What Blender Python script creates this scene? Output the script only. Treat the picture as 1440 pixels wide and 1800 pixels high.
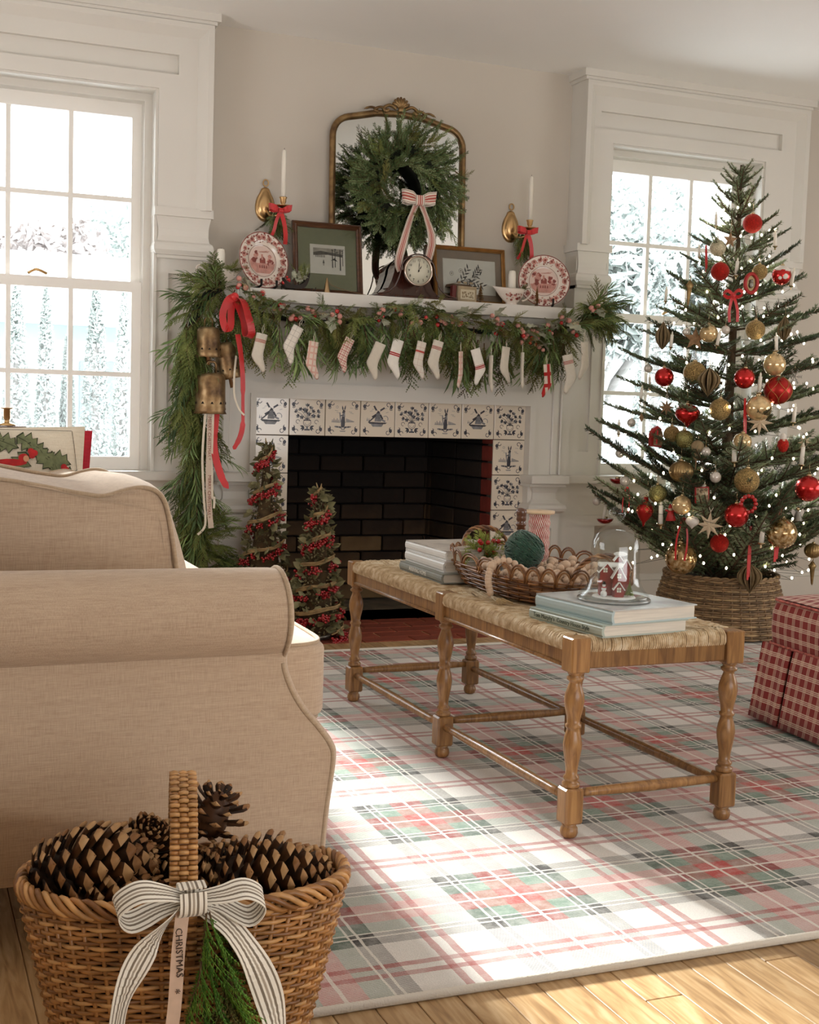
import bpy, math, random
import numpy as np
from math import sin, cos, pi, radians, sqrt
from mathutils import Vector, Matrix, Quaternion, noise as mnoise
random.seed(7)
SC = bpy.context.scene
COL = SC.collection
for o in list(bpy.data.objects): bpy.data.objects.remove(o)

# ---------------- camera ----------------
cam_d = bpy.data.cameras.new('camera'); cam = bpy.data.objects.new('camera', cam_d); COL.objects.link(cam)
cam_d.sensor_fit = 'AUTO'; cam_d.sensor_width = 36.0; cam_d.lens = 2253.6/1800*36; cam_d.clip_start = .05; cam_d.clip_end = 200
_r = Vector((0.92676, -0.37289, 0.03070)); _u = Vector((0.00189, 0.08671, 0.99623)); _f = Vector((0.37461, 0.92361, -0.08171))
_yaw, _pit, _rol = 0.3853, 0.0818, 0.0308
_f = Vector((sin(_yaw)*cos(_pit), cos(_yaw)*cos(_pit), -sin(_pit)))
_r0 = Vector((cos(_yaw), -sin(_yaw), 0)); _u0 = _r0.cross(_f)
_r = _r0*cos(_rol) + _u0*sin(_rol); _u = -_r0*sin(_rol) + _u0*cos(_rol)
cam.matrix_world = Matrix(((_r.x, _u.x, -_f.x, -1.3556), (_r.y, _u.y, -_f.y, -5.0674), (_r.z, _u.z, -_f.z, 0.9065), (0, 0, 0, 1)))
SC.camera = cam

# ---------------- world, light, exposure ----------------
w = bpy.data.worlds.new('overcast_sky'); SC.world = w; w.use_nodes = True
_bg = w.node_tree.nodes['Background']; _bg.inputs[0].default_value = (0.93, 0.97, 1.0, 1); _bg.inputs[1].default_value = 4.6
SC.view_settings.view_transform = 'Standard'; SC.view_settings.look = 'None'; SC.view_settings.gamma = 1
SC.view_settings.use_curve_mapping = False; SC.view_settings.exposure = 0.62
SC.cycles.max_bounces = 8; SC.cycles.diffuse_bounces = 5; SC.cycles.glossy_bounces = 4; SC.cycles.transparent_max_bounces = 16
SC.cycles.transmission_bounces = 8
SC.cycles.caustics_reflective = False; SC.cycles.caustics_refractive = False
SC.cycles.sample_clamp_indirect = 6.0

def area(name, loc, rot, sx, sy, power=0, col=(1, 1, 1), portal=False):
    l = bpy.data.lights.new(name, 'AREA'); l.shape = 'RECTANGLE'; l.size = sx; l.size_y = sy; l.energy = power; l.color = col
    if portal: l.cycles.is_portal = True
    o = bpy.data.objects.new(name, l); COL.objects.link(o); o.location = loc; o.rotation_euler = rot
    return o
_s = bpy.data.lights.new('hazy_winter_sun', 'SUN'); _s.energy = 12.0; _s.angle = radians(6.5); _s.color = (1.0, .97, .93)
_so = bpy.data.objects.new('hazy_winter_sun', _s); COL.objects.link(_so)
_so.rotation_euler = (-Vector((-.115, .90, .418))).to_track_quat('-Z', 'Y').to_euler()
# portals in the two visible windows (sampling aid for the sky light)
area('window_portal', (-.83, .24, 1.35), (-pi/2, 0, 0), .86, 1.5, portal=True)
area('window_portal', (2.0, .24, 1.35), (-pi/2, 0, 0), .84, 1.5, portal=True)
# added fill lamps standing in for unseen windows, tilted up towards the ceiling
area('rear_fill_lamp', (0.6, -6.85, 1.25), (pi/2+.30, 0, 0), 3.2, 1.7, 64, (.97, .985, 1.0))
area('side_fill_lamp', (-2.95, -1.9, 1.25), (0, -pi/2-.25, 0), 1.5, 1.6, 34, (0.97, .98, 1.0))
area('side_fill_lamp', (3.95, -3.0, 1.25), (0, pi/2+.25, 0), 1.5, 2.4, 34, (.98, .99, 1.0))

# ---------------- materials ----------------
def srgb(h):
    if isinstance(h, str):
        h = h.lstrip('#'); c = [int(h[i:i+2], 16)/255 for i in (0, 2, 4)]
    else: c = h
    return tuple((x/12.92 if x <= .04045 else ((x+.055)/1.055)**2.4) for x in c) + (1,)
class NT:
    def __init__(s, name):
        s.m = bpy.data.materials.new(name); s.m.use_nodes = True; s.t = s.m.node_tree
        s.b = s.t.nodes['Principled BSDF']; s.out = s.t.nodes['Material Output']; s._co = {}
    def n(s, t, **k):
        x = s.t.nodes.new(t)
        for a, v in k.items():
            if a.startswith('_'): setattr(x, a[1:], v)
        return x
    def l(s, a, b): s.t.links.new(a, b)
    def co(s, kind='Object'):
        if 'c' not in s._co: s._co['c'] = s.n('ShaderNodeTexCoord')
        return s._co['c'].outputs[kind]
    def mapped(s, scale=(1, 1, 1), kind='Object', rot=(0, 0, 0), loc=(0, 0, 0)):
        m = s.n('ShaderNodeMapping'); s.l(s.co(kind), m.inputs[0]); m.inputs[1].default_value = loc; m.inputs[2].default_value = rot; m.inputs[3].default_value = scale
        return m.outputs[0]
    def noise(s, scale=5, detail=3, vec=None, rough=.5):
        x = s.n('ShaderNodeTexNoise'); x.inputs['Scale'].default_value = scale; x.inputs['Detail'].default_value = detail; x.inputs['Roughness'].default_value = rough
        s.l(vec if vec is not None else s.co(), x.inputs['Vector']); return x.outputs['Fac']
    def math(s, op, a, b=None, c=None, clamp=False):
        x = s.n('ShaderNodeMath', _operation=op); x.use_clamp = clamp
        for i, v in enumerate((a, b, c)):
            if v is None: continue
            if hasattr(v, 'is_linked'): s.l(v, x.inputs[i])
            else: x.inputs[i].default_value = v
        return x.outputs[0]
    def ramp(s, fac, stops, interp='LINEAR'):
        x = s.n('ShaderNodeValToRGB'); r = x.color_ramp; r.interpolation = interp
        while len(r.elements) > 1: r.elements.remove(r.elements[-1])
        r.elements[0].position = stops[0][0]; r.elements[0].color = stops[0][1]
        for p, c in stops[1:]:
            e = r.elements.new(p); e.color = c
        s.l(fac, x.inputs[0]); return x.outputs[0]
    def mix(s, fac, a, b, mode='MIX'):
        x = s.n('ShaderNodeMix', _data_type='RGBA', _blend_type=mode)
        for i, v in ((0, fac), (6, a), (7, b)):
            if hasattr(v, 'is_linked'): s.l(v, x.inputs[i])
            else: x.inputs[i].default_value = v
        return x.outputs[2]
    def bump(s, h, strength=.3, dist=.01):
        x = s.n('ShaderNodeBump'); x.inputs['Strength'].default_value = strength; x.inputs['Distance'].default_value = dist
        s.l(h, x.inputs['Height']); s.l(x.outputs[0], s.b.inputs['Normal'])
    def sep(s, vec):
        x = s.n('ShaderNodeSeparateXYZ'); s.l(vec, x.inputs[0]); return x.outputs
def P(name, col, rough=.5, metal=0, var=None, bump=None, spec=.5, trans=0, emit=None, coat=0, sheen=0, kind='Object', ramp=None, alpha=None, sub=0):
    """var=(scale, amount[, stretch]); bump=(scale, strength, dist[, stretch])"""
    t = NT(name); b = t.b; c = srgb(col)
    b.inputs['Base Color'].default_value = c; b.inputs['Roughness'].default_value = rough; b.inputs['Metallic'].default_value = metal
    b.inputs['Specular IOR Level'].default_value = spec
    if trans: b.inputs['Transmission Weight'].default_value = trans
    if coat: b.inputs['Coat Weight'].default_value = coat; b.inputs['Coat Roughness'].default_value = .08
    if sheen: b.inputs['Sheen Weight'].default_value = sheen
    if emit: b.inputs['Emission Color'].default_value = srgb(emit[0]); b.inputs['Emission Strength'].default_value = emit[1]
    if alpha: b.inputs['Alpha'].default_value = alpha
    if ramp:
        v = t.mapped(var[2]) if var and len(var) > 2 else None
        t.l(t.ramp(t.noise(var[0], 4, v), [(p, srgb(x)) for p, x in ramp]), b.inputs['Base Color'])
    elif var:
        v = t.mapped(var[2]) if len(var) > 2 else None
        f = t.noise(var[0], 4, v); a = var[1]
        lo = tuple(x*(1-a) for x in c[:3])+(1,); hi = tuple(min(1, x*(1+a)) for x in c[:3])+(1,)
        t.l(t.ramp(f, [(.3, lo), (.7, hi)]), b.inputs['Base Color'])
    if bump:
        v = t.mapped(bump[3]) if len(bump) > 3 else None
        t.bump(t.noise(bump[0], 3, v), bump[1], bump[2])
    return t.m

# ---------------- mesh builder ----------------
class MB:
    def __init__(s): s.v = []; s.f = []; s.mi = []; s.sm = []; s.c = 0; s.smooth = False; s.uv = {}
    def add(s, vs, fs, sm=None):
        k = len(s.v); s.v.extend([tuple(p) for p in vs])
        for f in fs:
            s.f.append(tuple(i+k for i in f)); s.mi.append(s.c); s.sm.append(s.smooth if sm is None else sm)
        return s
    def mark(s): return len(s.v)
    def xf(s, M, k=0):
        for i in range(k, len(s.v)):
            s.v[i] = tuple(M @ Vector(s.v[i]))
        return s
    def box(s, x0, x1, y0, y1, z0, z1, b=0):
        if b <= 0:
            vs = [(x, y, z) for x in (x0, x1) for y in (y0, y1) for z in (z0, z1)]
            return s.add(vs, [(0, 1, 3, 2), (4, 6, 7, 5), (0, 4, 5, 1), (2, 3, 7, 6), (0, 2, 6, 4), (1, 5, 7, 3)], False)
        # chamfered box
        vs = []; idx = {}
        for i, (x, sx) in enumerate(((x0, 1), (x1, -1))):
            for j, (y, sy) in enumerate(((y0, 1), (y1, -1))):
                for k, (z, sz) in enumerate(((z0, 1), (z1, -1))):
                    idx[i, j, k, 0] = len(vs); vs.append((x, y+b*sy, z+b*sz))
                    idx[i, j, k, 1] = len(vs); vs.append((x+b*sx, y, z+b*sz))
                    idx[i, j, k, 2] = len(vs); vs.append((x+b*sx, y+b*sy, z))
        F = []
        for a in (0, 1):
            F.append([idx[a, 0, 0, 0], idx[a, 1, 0, 0], idx[a, 1, 1, 0], idx[a, 0, 1, 0]])
            F.append([idx[0, a, 0, 1], idx[1, a, 0, 1], idx[1, a, 1, 1], idx[0, a, 1, 1]])
            F.append([idx[0, 0, a, 2], idx[1, 0, a, 2], idx[1, 1, a, 2], idx[0, 1, a, 2]])
            for c in (0, 1):
                F.append([idx[a, c, 0, 0], idx[a, c, 1, 0], idx[a, c, 1, 1], idx[a, c, 0, 1]])
                F.append([idx[a, 0, c, 0], idx[a, 1, c, 0], idx[a, 1, c, 2], idx[a, 0, c, 2]])
                F.append([idx[0, a, c, 1], idx[1, a, c, 1], idx[1, a, c, 2], idx[0, a, c, 2]])
                for d in (0, 1):
                    F.append([idx[a, c, d, 0], idx[a, c, d, 1], idx[a, c, d, 2]])
        cen = Vector(((x0+x1)/2, (y0+y1)/2, (z0+z1)/2)); G = []
        for f in F:
            p = [Vector(vs[i]) for i in f]; n = (p[1]-p[0]).cross(p[2]-p[0]); m = sum(p, Vector())/len(p)
            G.append(f if n.dot(m-cen) > 0 else f[::-1])
        return s.add(vs, G, False)
    def tube(s, pts, r, n=6, closed=False, cap=True, flat=None, sm=True, tw=0):
        pts = [Vector(p) for p in pts]; L = len(pts)
        if not hasattr(r, '__len__'): r = [r]*L
        up = None; vs = []
        for i, p in enumerate(pts):
            if closed: d = pts[(i+1) % L]-pts[i-1]
            else: d = pts[min(i+1, L-1)]-pts[max(i-1, 0)]
            if d.length < 1e-9: d = Vector((0, 0, 1))
            d.normalize()
            if up is None:
                up = Vector((0, 0, 1)) if abs(d.z) < .9 else Vector((0, 1, 0))
            a = (up - d*up.dot(d))
            if a.length < 1e-6: a = d.orthogonal()
            a.normalize(); up = a; b = d.cross(a)
            for k in range(n):
                t = 2*pi*k/n + pi/n + tw*i
                ra = r[i]; rb = r[i]*(flat if flat else 1)
                vs.append(p + b*cos(t)*ra + a*sin(t)*rb)
        fs = []
        for i in range(L if closed else L-1):
            j = (i+1) % L
            for k in range(n): fs.append((i*n+k, i*n+(k+1) % n, j*n+(k+1) % n, j*n+k))
        if cap and not closed:
            fs.append(tuple(range(n))[::-1]); fs.append(tuple((L-1)*n+k for k in range(n)))
        return s.add(vs, fs, sm)
    def lathe(s, prof, n=20, c=(0, 0, 0), sm=True, ax='z', fl=None, capt=True, capb=True):
        vs = []; L = len(prof)
        for r, z in prof:
            for k in range(n):
                t = 2*pi*k/n; q = r*(fl(t, z) if fl else 1)
                x, y = q*cos(t), q*sin(t)
                vs.append({'z': (c[0]+x, c[1]+y, c[2]+z), 'x': (c[0]+z, c[1]+x, c[2]+y), 'y': (c[0]+y, c[1]+z, c[2]+x)}[ax])
        fs = [(i*n+k, i*n+(k+1) % n, (i+1)*n+(k+1) % n, (i+1)*n+k) for i in range(L-1) for k in range(n)]
        if capb and prof[0][0] > 1e-6: fs.append(tuple(range(n))[::-1])
        if capt and prof[-1][0] > 1e-6: fs.append(tuple((L-1)*n+k for k in range(n)))
        return s.add(vs, fs, sm)
    def ball(s, c, r, n=12, m=8, sc=(1, 1, 1), fl=None):
        prof = [(r*sin(pi*i/m), -r*cos(pi*i/m)) for i in range(m+1)]
        prof[0] = (1e-7, -r); prof[-1] = (1e-7, r)
        k = s.mark(); s.lathe(prof, n, (0, 0, 0), True, 'z', fl)
        for i in range(k, len(s.v)):
            p = s.v[i]; s.v[i] = (c[0]+p[0]*sc[0], c[1]+p[1]*sc[1], c[2]+p[2]*sc[2])
        return s
    def prism(s, poly, d, o=(0, 0, 0), ux=(1, 0, 0), uy=(0, 0, 1), sm=False):
        o, ux, uy = Vector(o), Vector(ux), Vector(uy); nn = ux.cross(uy)
        n = len(poly); vs = [o+ux*x+uy*y for x, y in poly]+[o+ux*x+uy*y+nn*d for x, y in poly]
        fs = [tuple(range(n))[::-1] if d > 0 else tuple(range(n)), tuple(range(n, 2*n)) if d > 0 else tuple(range(n, 2*n))[::-1]]
        for k in range(n):
            j = (k+1) % n; q = (k, j, n+j, n+k); fs.append(q if d > 0 else q[::-1])
        return s.add(vs, fs, sm)
    def ribbon(s, pts, wid, th=.0006, wdir=None):
        """flat band through pts; wid scalar/list; wdir Vector or list of Vectors = width direction"""
        pts = [Vector(p) for p in pts]; L = len(pts)
        if not hasattr(wid, '__len__'): wid = [wid]*L
        vs = []; acc = 0
        for i, p in enumerate(pts):
            if i: acc += (p-pts[i-1]).length
            for q, a in enumerate((0, 1, 1, 0)): s.uv[len(s.v)+i*4+q] = (a, acc)
            d = (pts[min(i+1, L-1)]-pts[max(i-1, 0)]).normalized()
            wv = Vector(wdir[i] if isinstance(wdir, list) else wdir); wv = (wv-d*wv.dot(d)).normalized(); nn = d.cross(wv)*th
            for a, b in ((-1, -1), (1, -1), (1, 1), (-1, 1)): vs.append(p+wv*(a*wid[i]/2)+nn*b)
        fs = []
        for i in range(L-1):
            for k in range(4): fs.append((i*4+k, i*4+(k+1) % 4, (i+1)*4+(k+1) % 4, (i+1)*4+k))
        fs.append((3, 2, 1, 0)); fs.append(tuple((L-1)*4+k for k in range(4)))
        for f in fs[:-2]: pass
        return s.add(vs, fs, False)
    def mesh(s, name, mats):
        me = bpy.data.meshes.new(name); me.from_pydata(s.v, [], s.f)
        for m in (mats if isinstance(mats, (list, tuple)) else [mats]): me.materials.append(m)
        me.polygons.foreach_set('material_index', s.mi); me.polygons.foreach_set('use_smooth', s.sm); me.update()
        if s.uv:
            ul = me.uv_layers.new(name='uv')
            for lp in me.loops: ul.data[lp.index].uv = s.uv.get(lp.vertex_index, (0, 0))
        return me
    def build(s, name, mats, parent=None, kind=None, loc=None, rot=None, label=None):
        return inst(name, s.mesh(name, mats), parent, kind, loc, rot, label)
def inst(name, me, parent=None, kind=None, loc=None, rot=None, label=None, scale=None):
    o = bpy.data.objects.new(name, me); COL.objects.link(o)
    if parent is not None: o.parent = parent
    if kind: o['kind'] = kind
    if loc is not None: o.location = loc
    if rot is not None: o.rotation_euler = rot
    if scale is not None: o.scale = scale if hasattr(scale, '__len__') else (scale,)*3
    if label: o['label'] = label
    return o
def tag(o, label, cat, group=None):
    o['label'] = label; o['category'] = cat
    if group: o['group'] = group
    return o
def thing(name, label, cat, loc=(0, 0, 0), rz=0, group=None, rot=None):
    o = bpy.data.objects.new(name, None); COL.objects.link(o); o.empty_display_size = .05; o.location = loc
    o.rotation_euler = rot if rot else (0, 0, rz)
    return tag(o, label, cat, group)
def struct(name, loc=(0, 0, 0)):
    o = bpy.data.objects.new(name, None); COL.objects.link(o); o.location = loc; o['kind'] = 'structure'; return o
def copy_tree(root, loc=None, rz=None, label=None):
    r = root.copy(); COL.objects.link(r)
    def rec(a, b):
        for ch in a.children:
            c = ch.copy(); COL.objects.link(c); c.parent = b; rec(ch, c)
    rec(root, r)
    if loc is not None: r.location = loc
    if rz is not None: r.rotation_euler = (0, 0, rz)
    if label: r['label'] = label
    return r
def lerp(a, b, t): return a+(b-a)*t
def catmull(P_, n=8, closed=False):
    P_ = [Vector(p) for p in P_]; L = len(P_); out = []
    for i in range(L if closed else L-1):
        g = (lambda k: P_[k % L]) if closed else (lambda k: P_[min(max(k, 0), L-1)])
        p0, p1, p2, p3 = g(i-1), g(i), g(i+1), g(i+2)
        for k in range(n):
            t = k/n; out.append(.5*((2*p1)+(-p0+p2)*t+(2*p0-5*p1+4*p2-p3)*t*t+(-p0+3*p1-3*p2+p3)*t**3))
    if not closed: out.append(P_[-1])
    return out
def rbox(cx, cy, cz, hx, hy, hz, e=.28, nu=28, nv=16, puff=None):
    """superellipsoid-like soft box, returns verts, faces"""
    def f(v, p): return math.copysign(abs(v)**p, v)
    vs = []; fs = []
    for j in range(nv+1):
        ph = -pi/2+pi*j/nv
        for i in range(nu):
            th = 2*pi*i/nu
            x = f(cos(ph), e)*f(cos(th), e); y = f(cos(ph), e)*f(sin(th), e); z = f(sin(ph), e)
            vs.append((cx+hx*x, cy+hy*y, cz+hz*z))
    for j in range(nv):
        for i in range(nu): fs.append((j*nu+i, j*nu+(i+1) % nu, (j+1)*nu+(i+1) % nu, (j+1)*nu+i))
    return vs, fs

M_trim = P('white_trim_paint', '#dad6ce', .45, var=(3, .02), bump=(30, .04, .002))
M_wall = P('greige_wall_paint', '#cfc7bb', .85, var=(2, .02), bump=(160, .05, .001))
M_ceil = P('ceiling_paint', '#f2f0ec', .9, var=(2, .015))
M_black = P('black_iron', '#171412', .5, .4)
M_soot = P('soot_mortar', '#0e0a09', .95, var=(8, .5))
M_brass = P('aged_brass', '#c9a676', .3, 1, var=(9, .25))
M_wax = P('white_wax', '#efe9dc', .5, var=(4, .02))
M_red = P('red_satin_ribbon', '#c31d1f', .38, var=(12, .12), sheen=.3)
M_twig = P('brown_twig', '#5b4229', .8, var=(20, .25))

# ---------------- the room shell ----------------
H = 2.385
XL, XR, YF, YB = -3.0, 4.0, .06, -6.9
def wall_with_holes(name, x0, x1, y0, y1, z1, holes, mat):
    m = MB(); cur = x0
    for (a, b, c, d) in holes:
        m.box(cur, a, y0, y1, 0, z1); m.box(a, b, y0, y1, 0, c); m.box(a, b, y0, y1, d, z1); cur = b
    m.box(cur, x1, y0, y1, 0, z1)
    o = m.build(name, mat); o['kind'] = 'structure'; return o
LW = (-1.265, -.39, .585, 2.105); RW = (1.605, 2.44, .585, 2.105)
# wall behind fireplace: hole for the firebox too
m = MB()
segs = [(-3.0, LW[0]), LW, (LW[1], .10), ('fb', .10, 1.14), (1.14, RW[0]), RW, (RW[1], XR)]
for sgm in segs:
    if len(sgm) == 2: m.box(sgm[0], sgm[1], YF, .27, 0, H)
    elif sgm[0] == 'fb': m.box(sgm[1], sgm[2], YF, .27, .85, H)
    else: m.box(sgm[0], sgm[1], YF, .27, 0, sgm[2]); m.box(sgm[0], sgm[1], YF, .27, sgm[3], H)
m.build('wall_back', M_wall, kind='structure')
MB().box(XL-.15, XL, YB, YF+.2, 0, H).build('wall_left', M_wall, kind='structure')
MB().box(XR, XR+.15, YB, YF+.2, 0, H).build('wall_right', M_wall, kind='structure')
MB().box(XL-.15, XR+.15, YB-.15, YB, 0, H).build('wall_front', M_wall, kind='structure')
MB().box(XL-.15, XR+.15, YB-.15, YF+.2, H, H+.12).build('ceiling', M_ceil, kind='structure')

# floor: planks where the photograph shows them, a boarded sub-surface elsewhere
def wood_mat(name, c0, c1, c2, rough=.35, axis=1, sc=1.0):
    t = NT(name); st = [9, 9, 9]; st[axis] = .9; oi = t.n('ShaderNodeObjectInfo')
    va = t.n('ShaderNodeVectorMath', _operation='ADD'); t.l(t.mapped(tuple(x*sc for x in st)), va.inputs[0])
    cmb = t.n('ShaderNodeCombineXYZ'); rr = t.math('MULTIPLY', oi.outputs['Random'], 37.0)
    for i in range(3): t.l(rr, cmb.inputs[i])
    t.l(cmb.outputs[0], va.inputs[1])
    wv = t.n('ShaderNodeTexNoise'); wv.inputs['Scale'].default_value = 6; wv.inputs['Detail'].default_value = 6; wv.inputs['Distortion'].default_value = 1.4
    t.l(va.outputs[0], wv.inputs['Vector'])
    base = t.ramp(wv.outputs['Fac'], [(.3, srgb(c0)), (.5, srgb(c1)), (.7, srgb(c2))])
    k = t.math('MULTIPLY_ADD', oi.outputs['Random'], .35, .82)
    cc = t.n('ShaderNodeCombineColor')
    for i in range(3): t.l(k, cc.inputs[i])
    t.l(t.mix(1.0, base, cc.outputs[0], 'MULTIPLY'), t.b.inputs['Base Color'])
    t.b.inputs['Roughness'].default_value = rough; t.bump(wv.outputs['Fac'], .08, .002); return t.m
M_floor = wood_mat('oak_floor', '#94734e', '#b69469', '#cbae86', .36)
fl = MB(); fl.box(XL-.1, XR+.1, YB-.1, YF+.2, -.08, -.004); floor = fl.build('floor', M_floor, kind='structure')
random.seed(3)
def planks(xa, xb, ya, yb, wd=.068):
    x = xa; meshes = {}
    while x < xb:
        y = ya - random.random()*.6
        while y < yb:
            L = random.choice((.7, .9, 1.1)); y0, y1 = max(y, ya), min(y+L, yb)
            if y1-y0 > .03:
                key = (round(y1-y0, 3))
                if key not in meshes: meshes[key] = MB().box(.0006, wd-.0006, .0006, y1-y0-.0006, -.012, 0, .0012).mesh('plank', M_floor)
                inst('plank', meshes[key], floor, loc=(x, y0, 0))
            y += L
        x += wd
planks(-1.02, 1.0, -4.25, -3.22); planks(-1.5, -.84, -3.22, -2.2); planks(-.3, 2.8, -.72, -.5, .068)

# hearth of red bricks and the brick firebox
M_hearth = P('red_hearth_brick', '#8a3f2a', .8, var=(7, .35), bump=(60, .5, .003))
M_mortar = P('pale_mortar', '#b9a48a', .95, var=(30, .2))
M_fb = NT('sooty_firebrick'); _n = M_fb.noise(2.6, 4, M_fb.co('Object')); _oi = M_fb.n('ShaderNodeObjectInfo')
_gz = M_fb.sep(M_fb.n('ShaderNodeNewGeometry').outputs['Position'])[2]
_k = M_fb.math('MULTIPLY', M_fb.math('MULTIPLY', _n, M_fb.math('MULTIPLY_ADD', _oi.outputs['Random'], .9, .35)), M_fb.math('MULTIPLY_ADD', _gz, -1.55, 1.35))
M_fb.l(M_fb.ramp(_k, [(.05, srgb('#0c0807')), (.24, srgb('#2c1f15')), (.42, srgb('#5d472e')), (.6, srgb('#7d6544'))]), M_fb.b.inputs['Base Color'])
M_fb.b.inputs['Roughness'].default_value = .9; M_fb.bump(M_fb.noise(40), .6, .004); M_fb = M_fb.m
fire = struct('hearth_and_firebox')
MB().box(-.30, 1.54, -.50, .0, -.07, -.006).build('mortar_bed', M_mortar, fire)
bm_ = MB().box(.004, .206, .004, .098, -.03, 0, .003).mesh('brick', M_hearth)
random.seed(5)
for r in range(5):
    x = -.30 - (.105 if r % 2 else 0)
    while x < 1.54:
        a, b = max(x, -.30), min(x+.21, 1.54)
        if b-a > .03: inst('brick', bm_, fire, loc=(a, -.50+r*.1, random.uniform(-.001, .001)), scale=((b-a)/.21, 1, 1))
        x += .21
# firebox
MB().box(.02, 1.22, .0, .62, -.07, -.004).build('ash_floor', P('ash_grey_firebrick', '#6f6452', .95, var=(12, .3), bump=(40, .4, .003)), fire)
fx0, fx1, bx0, bx1, fy0, fy1, fz = .155, 1.085, .28, 1.0, .0, .54, .775
m = MB(); m.box(bx0-.1, bx1+.1, fy1+.055, fy1+.2, 0, 1.2); m.box(-.05, .0, .01, .6, 0, 1.2); m.box(1.24, 1.30, .01, .6, 0, 1.2);
for (ax, bx), sg in (((fx0, bx0), -1), ((fx1, bx1), 1)):
    m.prism([(ax+sg*.056, .012), (bx+sg*.056, fy1+.08), (bx+sg*.12, fy1+.08), (ax+sg*.09, .012)], 1.2, (0, 0, 0), (1, 0, 0), (0, 1, 0))
m.box(0, 1.27, 0.02, .12, fz+.005, 1.2)
m.box(0, 1.27, .0, .72, 1.15, 1.25); m.build('firebox_shell', M_soot, fire)
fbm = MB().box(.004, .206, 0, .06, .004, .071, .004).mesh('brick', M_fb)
M_redfb = P('red_firebrick', '#6d2417', .85, var=(9, .4), bump=(50, .5, .004))
fbr = MB().box(.004, .206, 0, .06, .004, .071, .004).mesh('brick', M_redfb)
def brickwall(p0, p1, flip):
    d = Vector((p1[0]-p0[0], p1[1]-p0[1], 0)); L = d.length; ang = math.atan2(d.y, d.x)
    for r in range(12):
        s0 = -(.105 if r % 2 else 0)
        while s0 < L-.02:
            a, b = max(s0, 0), min(s0+.21, L)
            q = Vector((p0[0], p0[1], 0))+d.normalized()*a
            red = flip == 2 and a < .06
            inst('brick', fbr if red else fbm, fire, loc=(q.x, q.y, r*.075), rot=(0, 0, ang), scale=((b-a)/.21, 1, 1))
            s0 += .21
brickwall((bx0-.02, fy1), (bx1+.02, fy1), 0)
def side(p0, p1, sgn, red):
    d = Vector((p1[0]-p0[0], p1[1]-p0[1], 0)); L = d.length; ang = math.atan2(d.y, d.x)
    for r in range(12):
        s0 = -(.105 if r % 2 else 0); first = True
        while s0 < L-.02:
            a, b = max(s0, 0), min(s0+.21, L)
            if first and red: a, b = 0, .085; s0 = .085-.21-(.105 if r % 2 else 0)*0
            first = False; q = Vector((p0[0], p0[1], 0))+d.normalized()*a
            off = Vector((-d.y, d.x, 0)).normalized()*(0 if sgn > 0 else -.06); q = q+off
            inst('brick', fbr if (red and a < .05) else fbm, fire, loc=(q.x, q.y, r*.075), rot=(0, 0, ang), scale=((b-a)/.21, 1, 1))
            s0 += .21
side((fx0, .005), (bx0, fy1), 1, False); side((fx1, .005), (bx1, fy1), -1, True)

# ---------------- window surrounds ----------------
def corbel(m, x0, x1, yf, z0, z1, prof):
    """stack of outset rings: prof = [(t 0..1 from top, outset)]"""
    vs = []; n = len(prof)
    for t, o in prof:
        z = lerp(z1, z0, t)
        for x, y in ((x0-o, YF), (x0-o, yf-o), (x1+o, yf-o), (x1+o, YF)): vs.append((x, y, z))
    fs = []
    for i in range(n-1):
        for k in range(3): fs.append((i*4+k, (i+1)*4+k, (i+1)*4+k+1, i*4+k+1))
    fs.append((0, 1, 2, 3)); fs.append(tuple((n-1)*4+k for k in (3, 2, 1, 0)))
    m.add(vs, fs, False)
CORB = [(0, .012), (.17, .012), (.175, .004), (.30, -.001), (.42, -.005), (.55, -.005), (.66, .0), (.70, .010), (.76, .014), (.84, .014), (.90, .008), (.93, .006), (.94, .0), (1, .0)]
def panel_face(m, x0, x1, z0, z1, y, rx0, rx1, rz0, rz1, dep, back):
    """face at y with a rectangular recess of depth dep; slab goes back to `back`"""
    m.box(x0, rx0, y, back, z0, z1); m.box(rx1, x1, y, back, z0, z1); m.box(rx0, rx1, y, back, z0, rz0); m.box(rx0, rx1, y, back, rz1, z1)
    m.box(rx0, rx1, y+dep, back, rz0, rz1)
def bevel_frame(m, x0, x1, z0, z1, y, w_, h):
    """raised mitred frame strip (trapezoid section) on plane y, only left/right/top"""
    def strip(a, b, c, d):  # outer a->b, inner c->d
        vs = [(a[0], y, a[1]), (b[0], y, b[1]), (b[0], y-h, b[1]), (a[0], y-h, a[1]), (c[0], y, c[1]), (d[0], y, d[1])]
        m.add(vs, [(0, 1, 2, 3), (3, 2, 5, 4), (0, 3, 4), (1, 5, 2), (0, 4, 5, 1)], False)
    f_ = .022; m.box(x0, x0+f_, y-h, y+.001, z0, z1); m.box(x1-f_, x1, y-h, y+.001, z0, z1); m.box(x0+f_, x1-f_, y-h, y+.001, z1-f_, z1)
    x0 += f_; x1 -= f_; z1 -= f_
    strip((x0, z0), (x0, z1), (x0+w_, z0), (x0+w_, z1-w_)); strip((x1, z1), (x1, z0), (x1-w_, z1-w_), (x1-w_, z0)); strip((x0, z1), (x1, z1), (x0+w_, z1-w_), (x1-w_, z1-w_))
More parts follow.
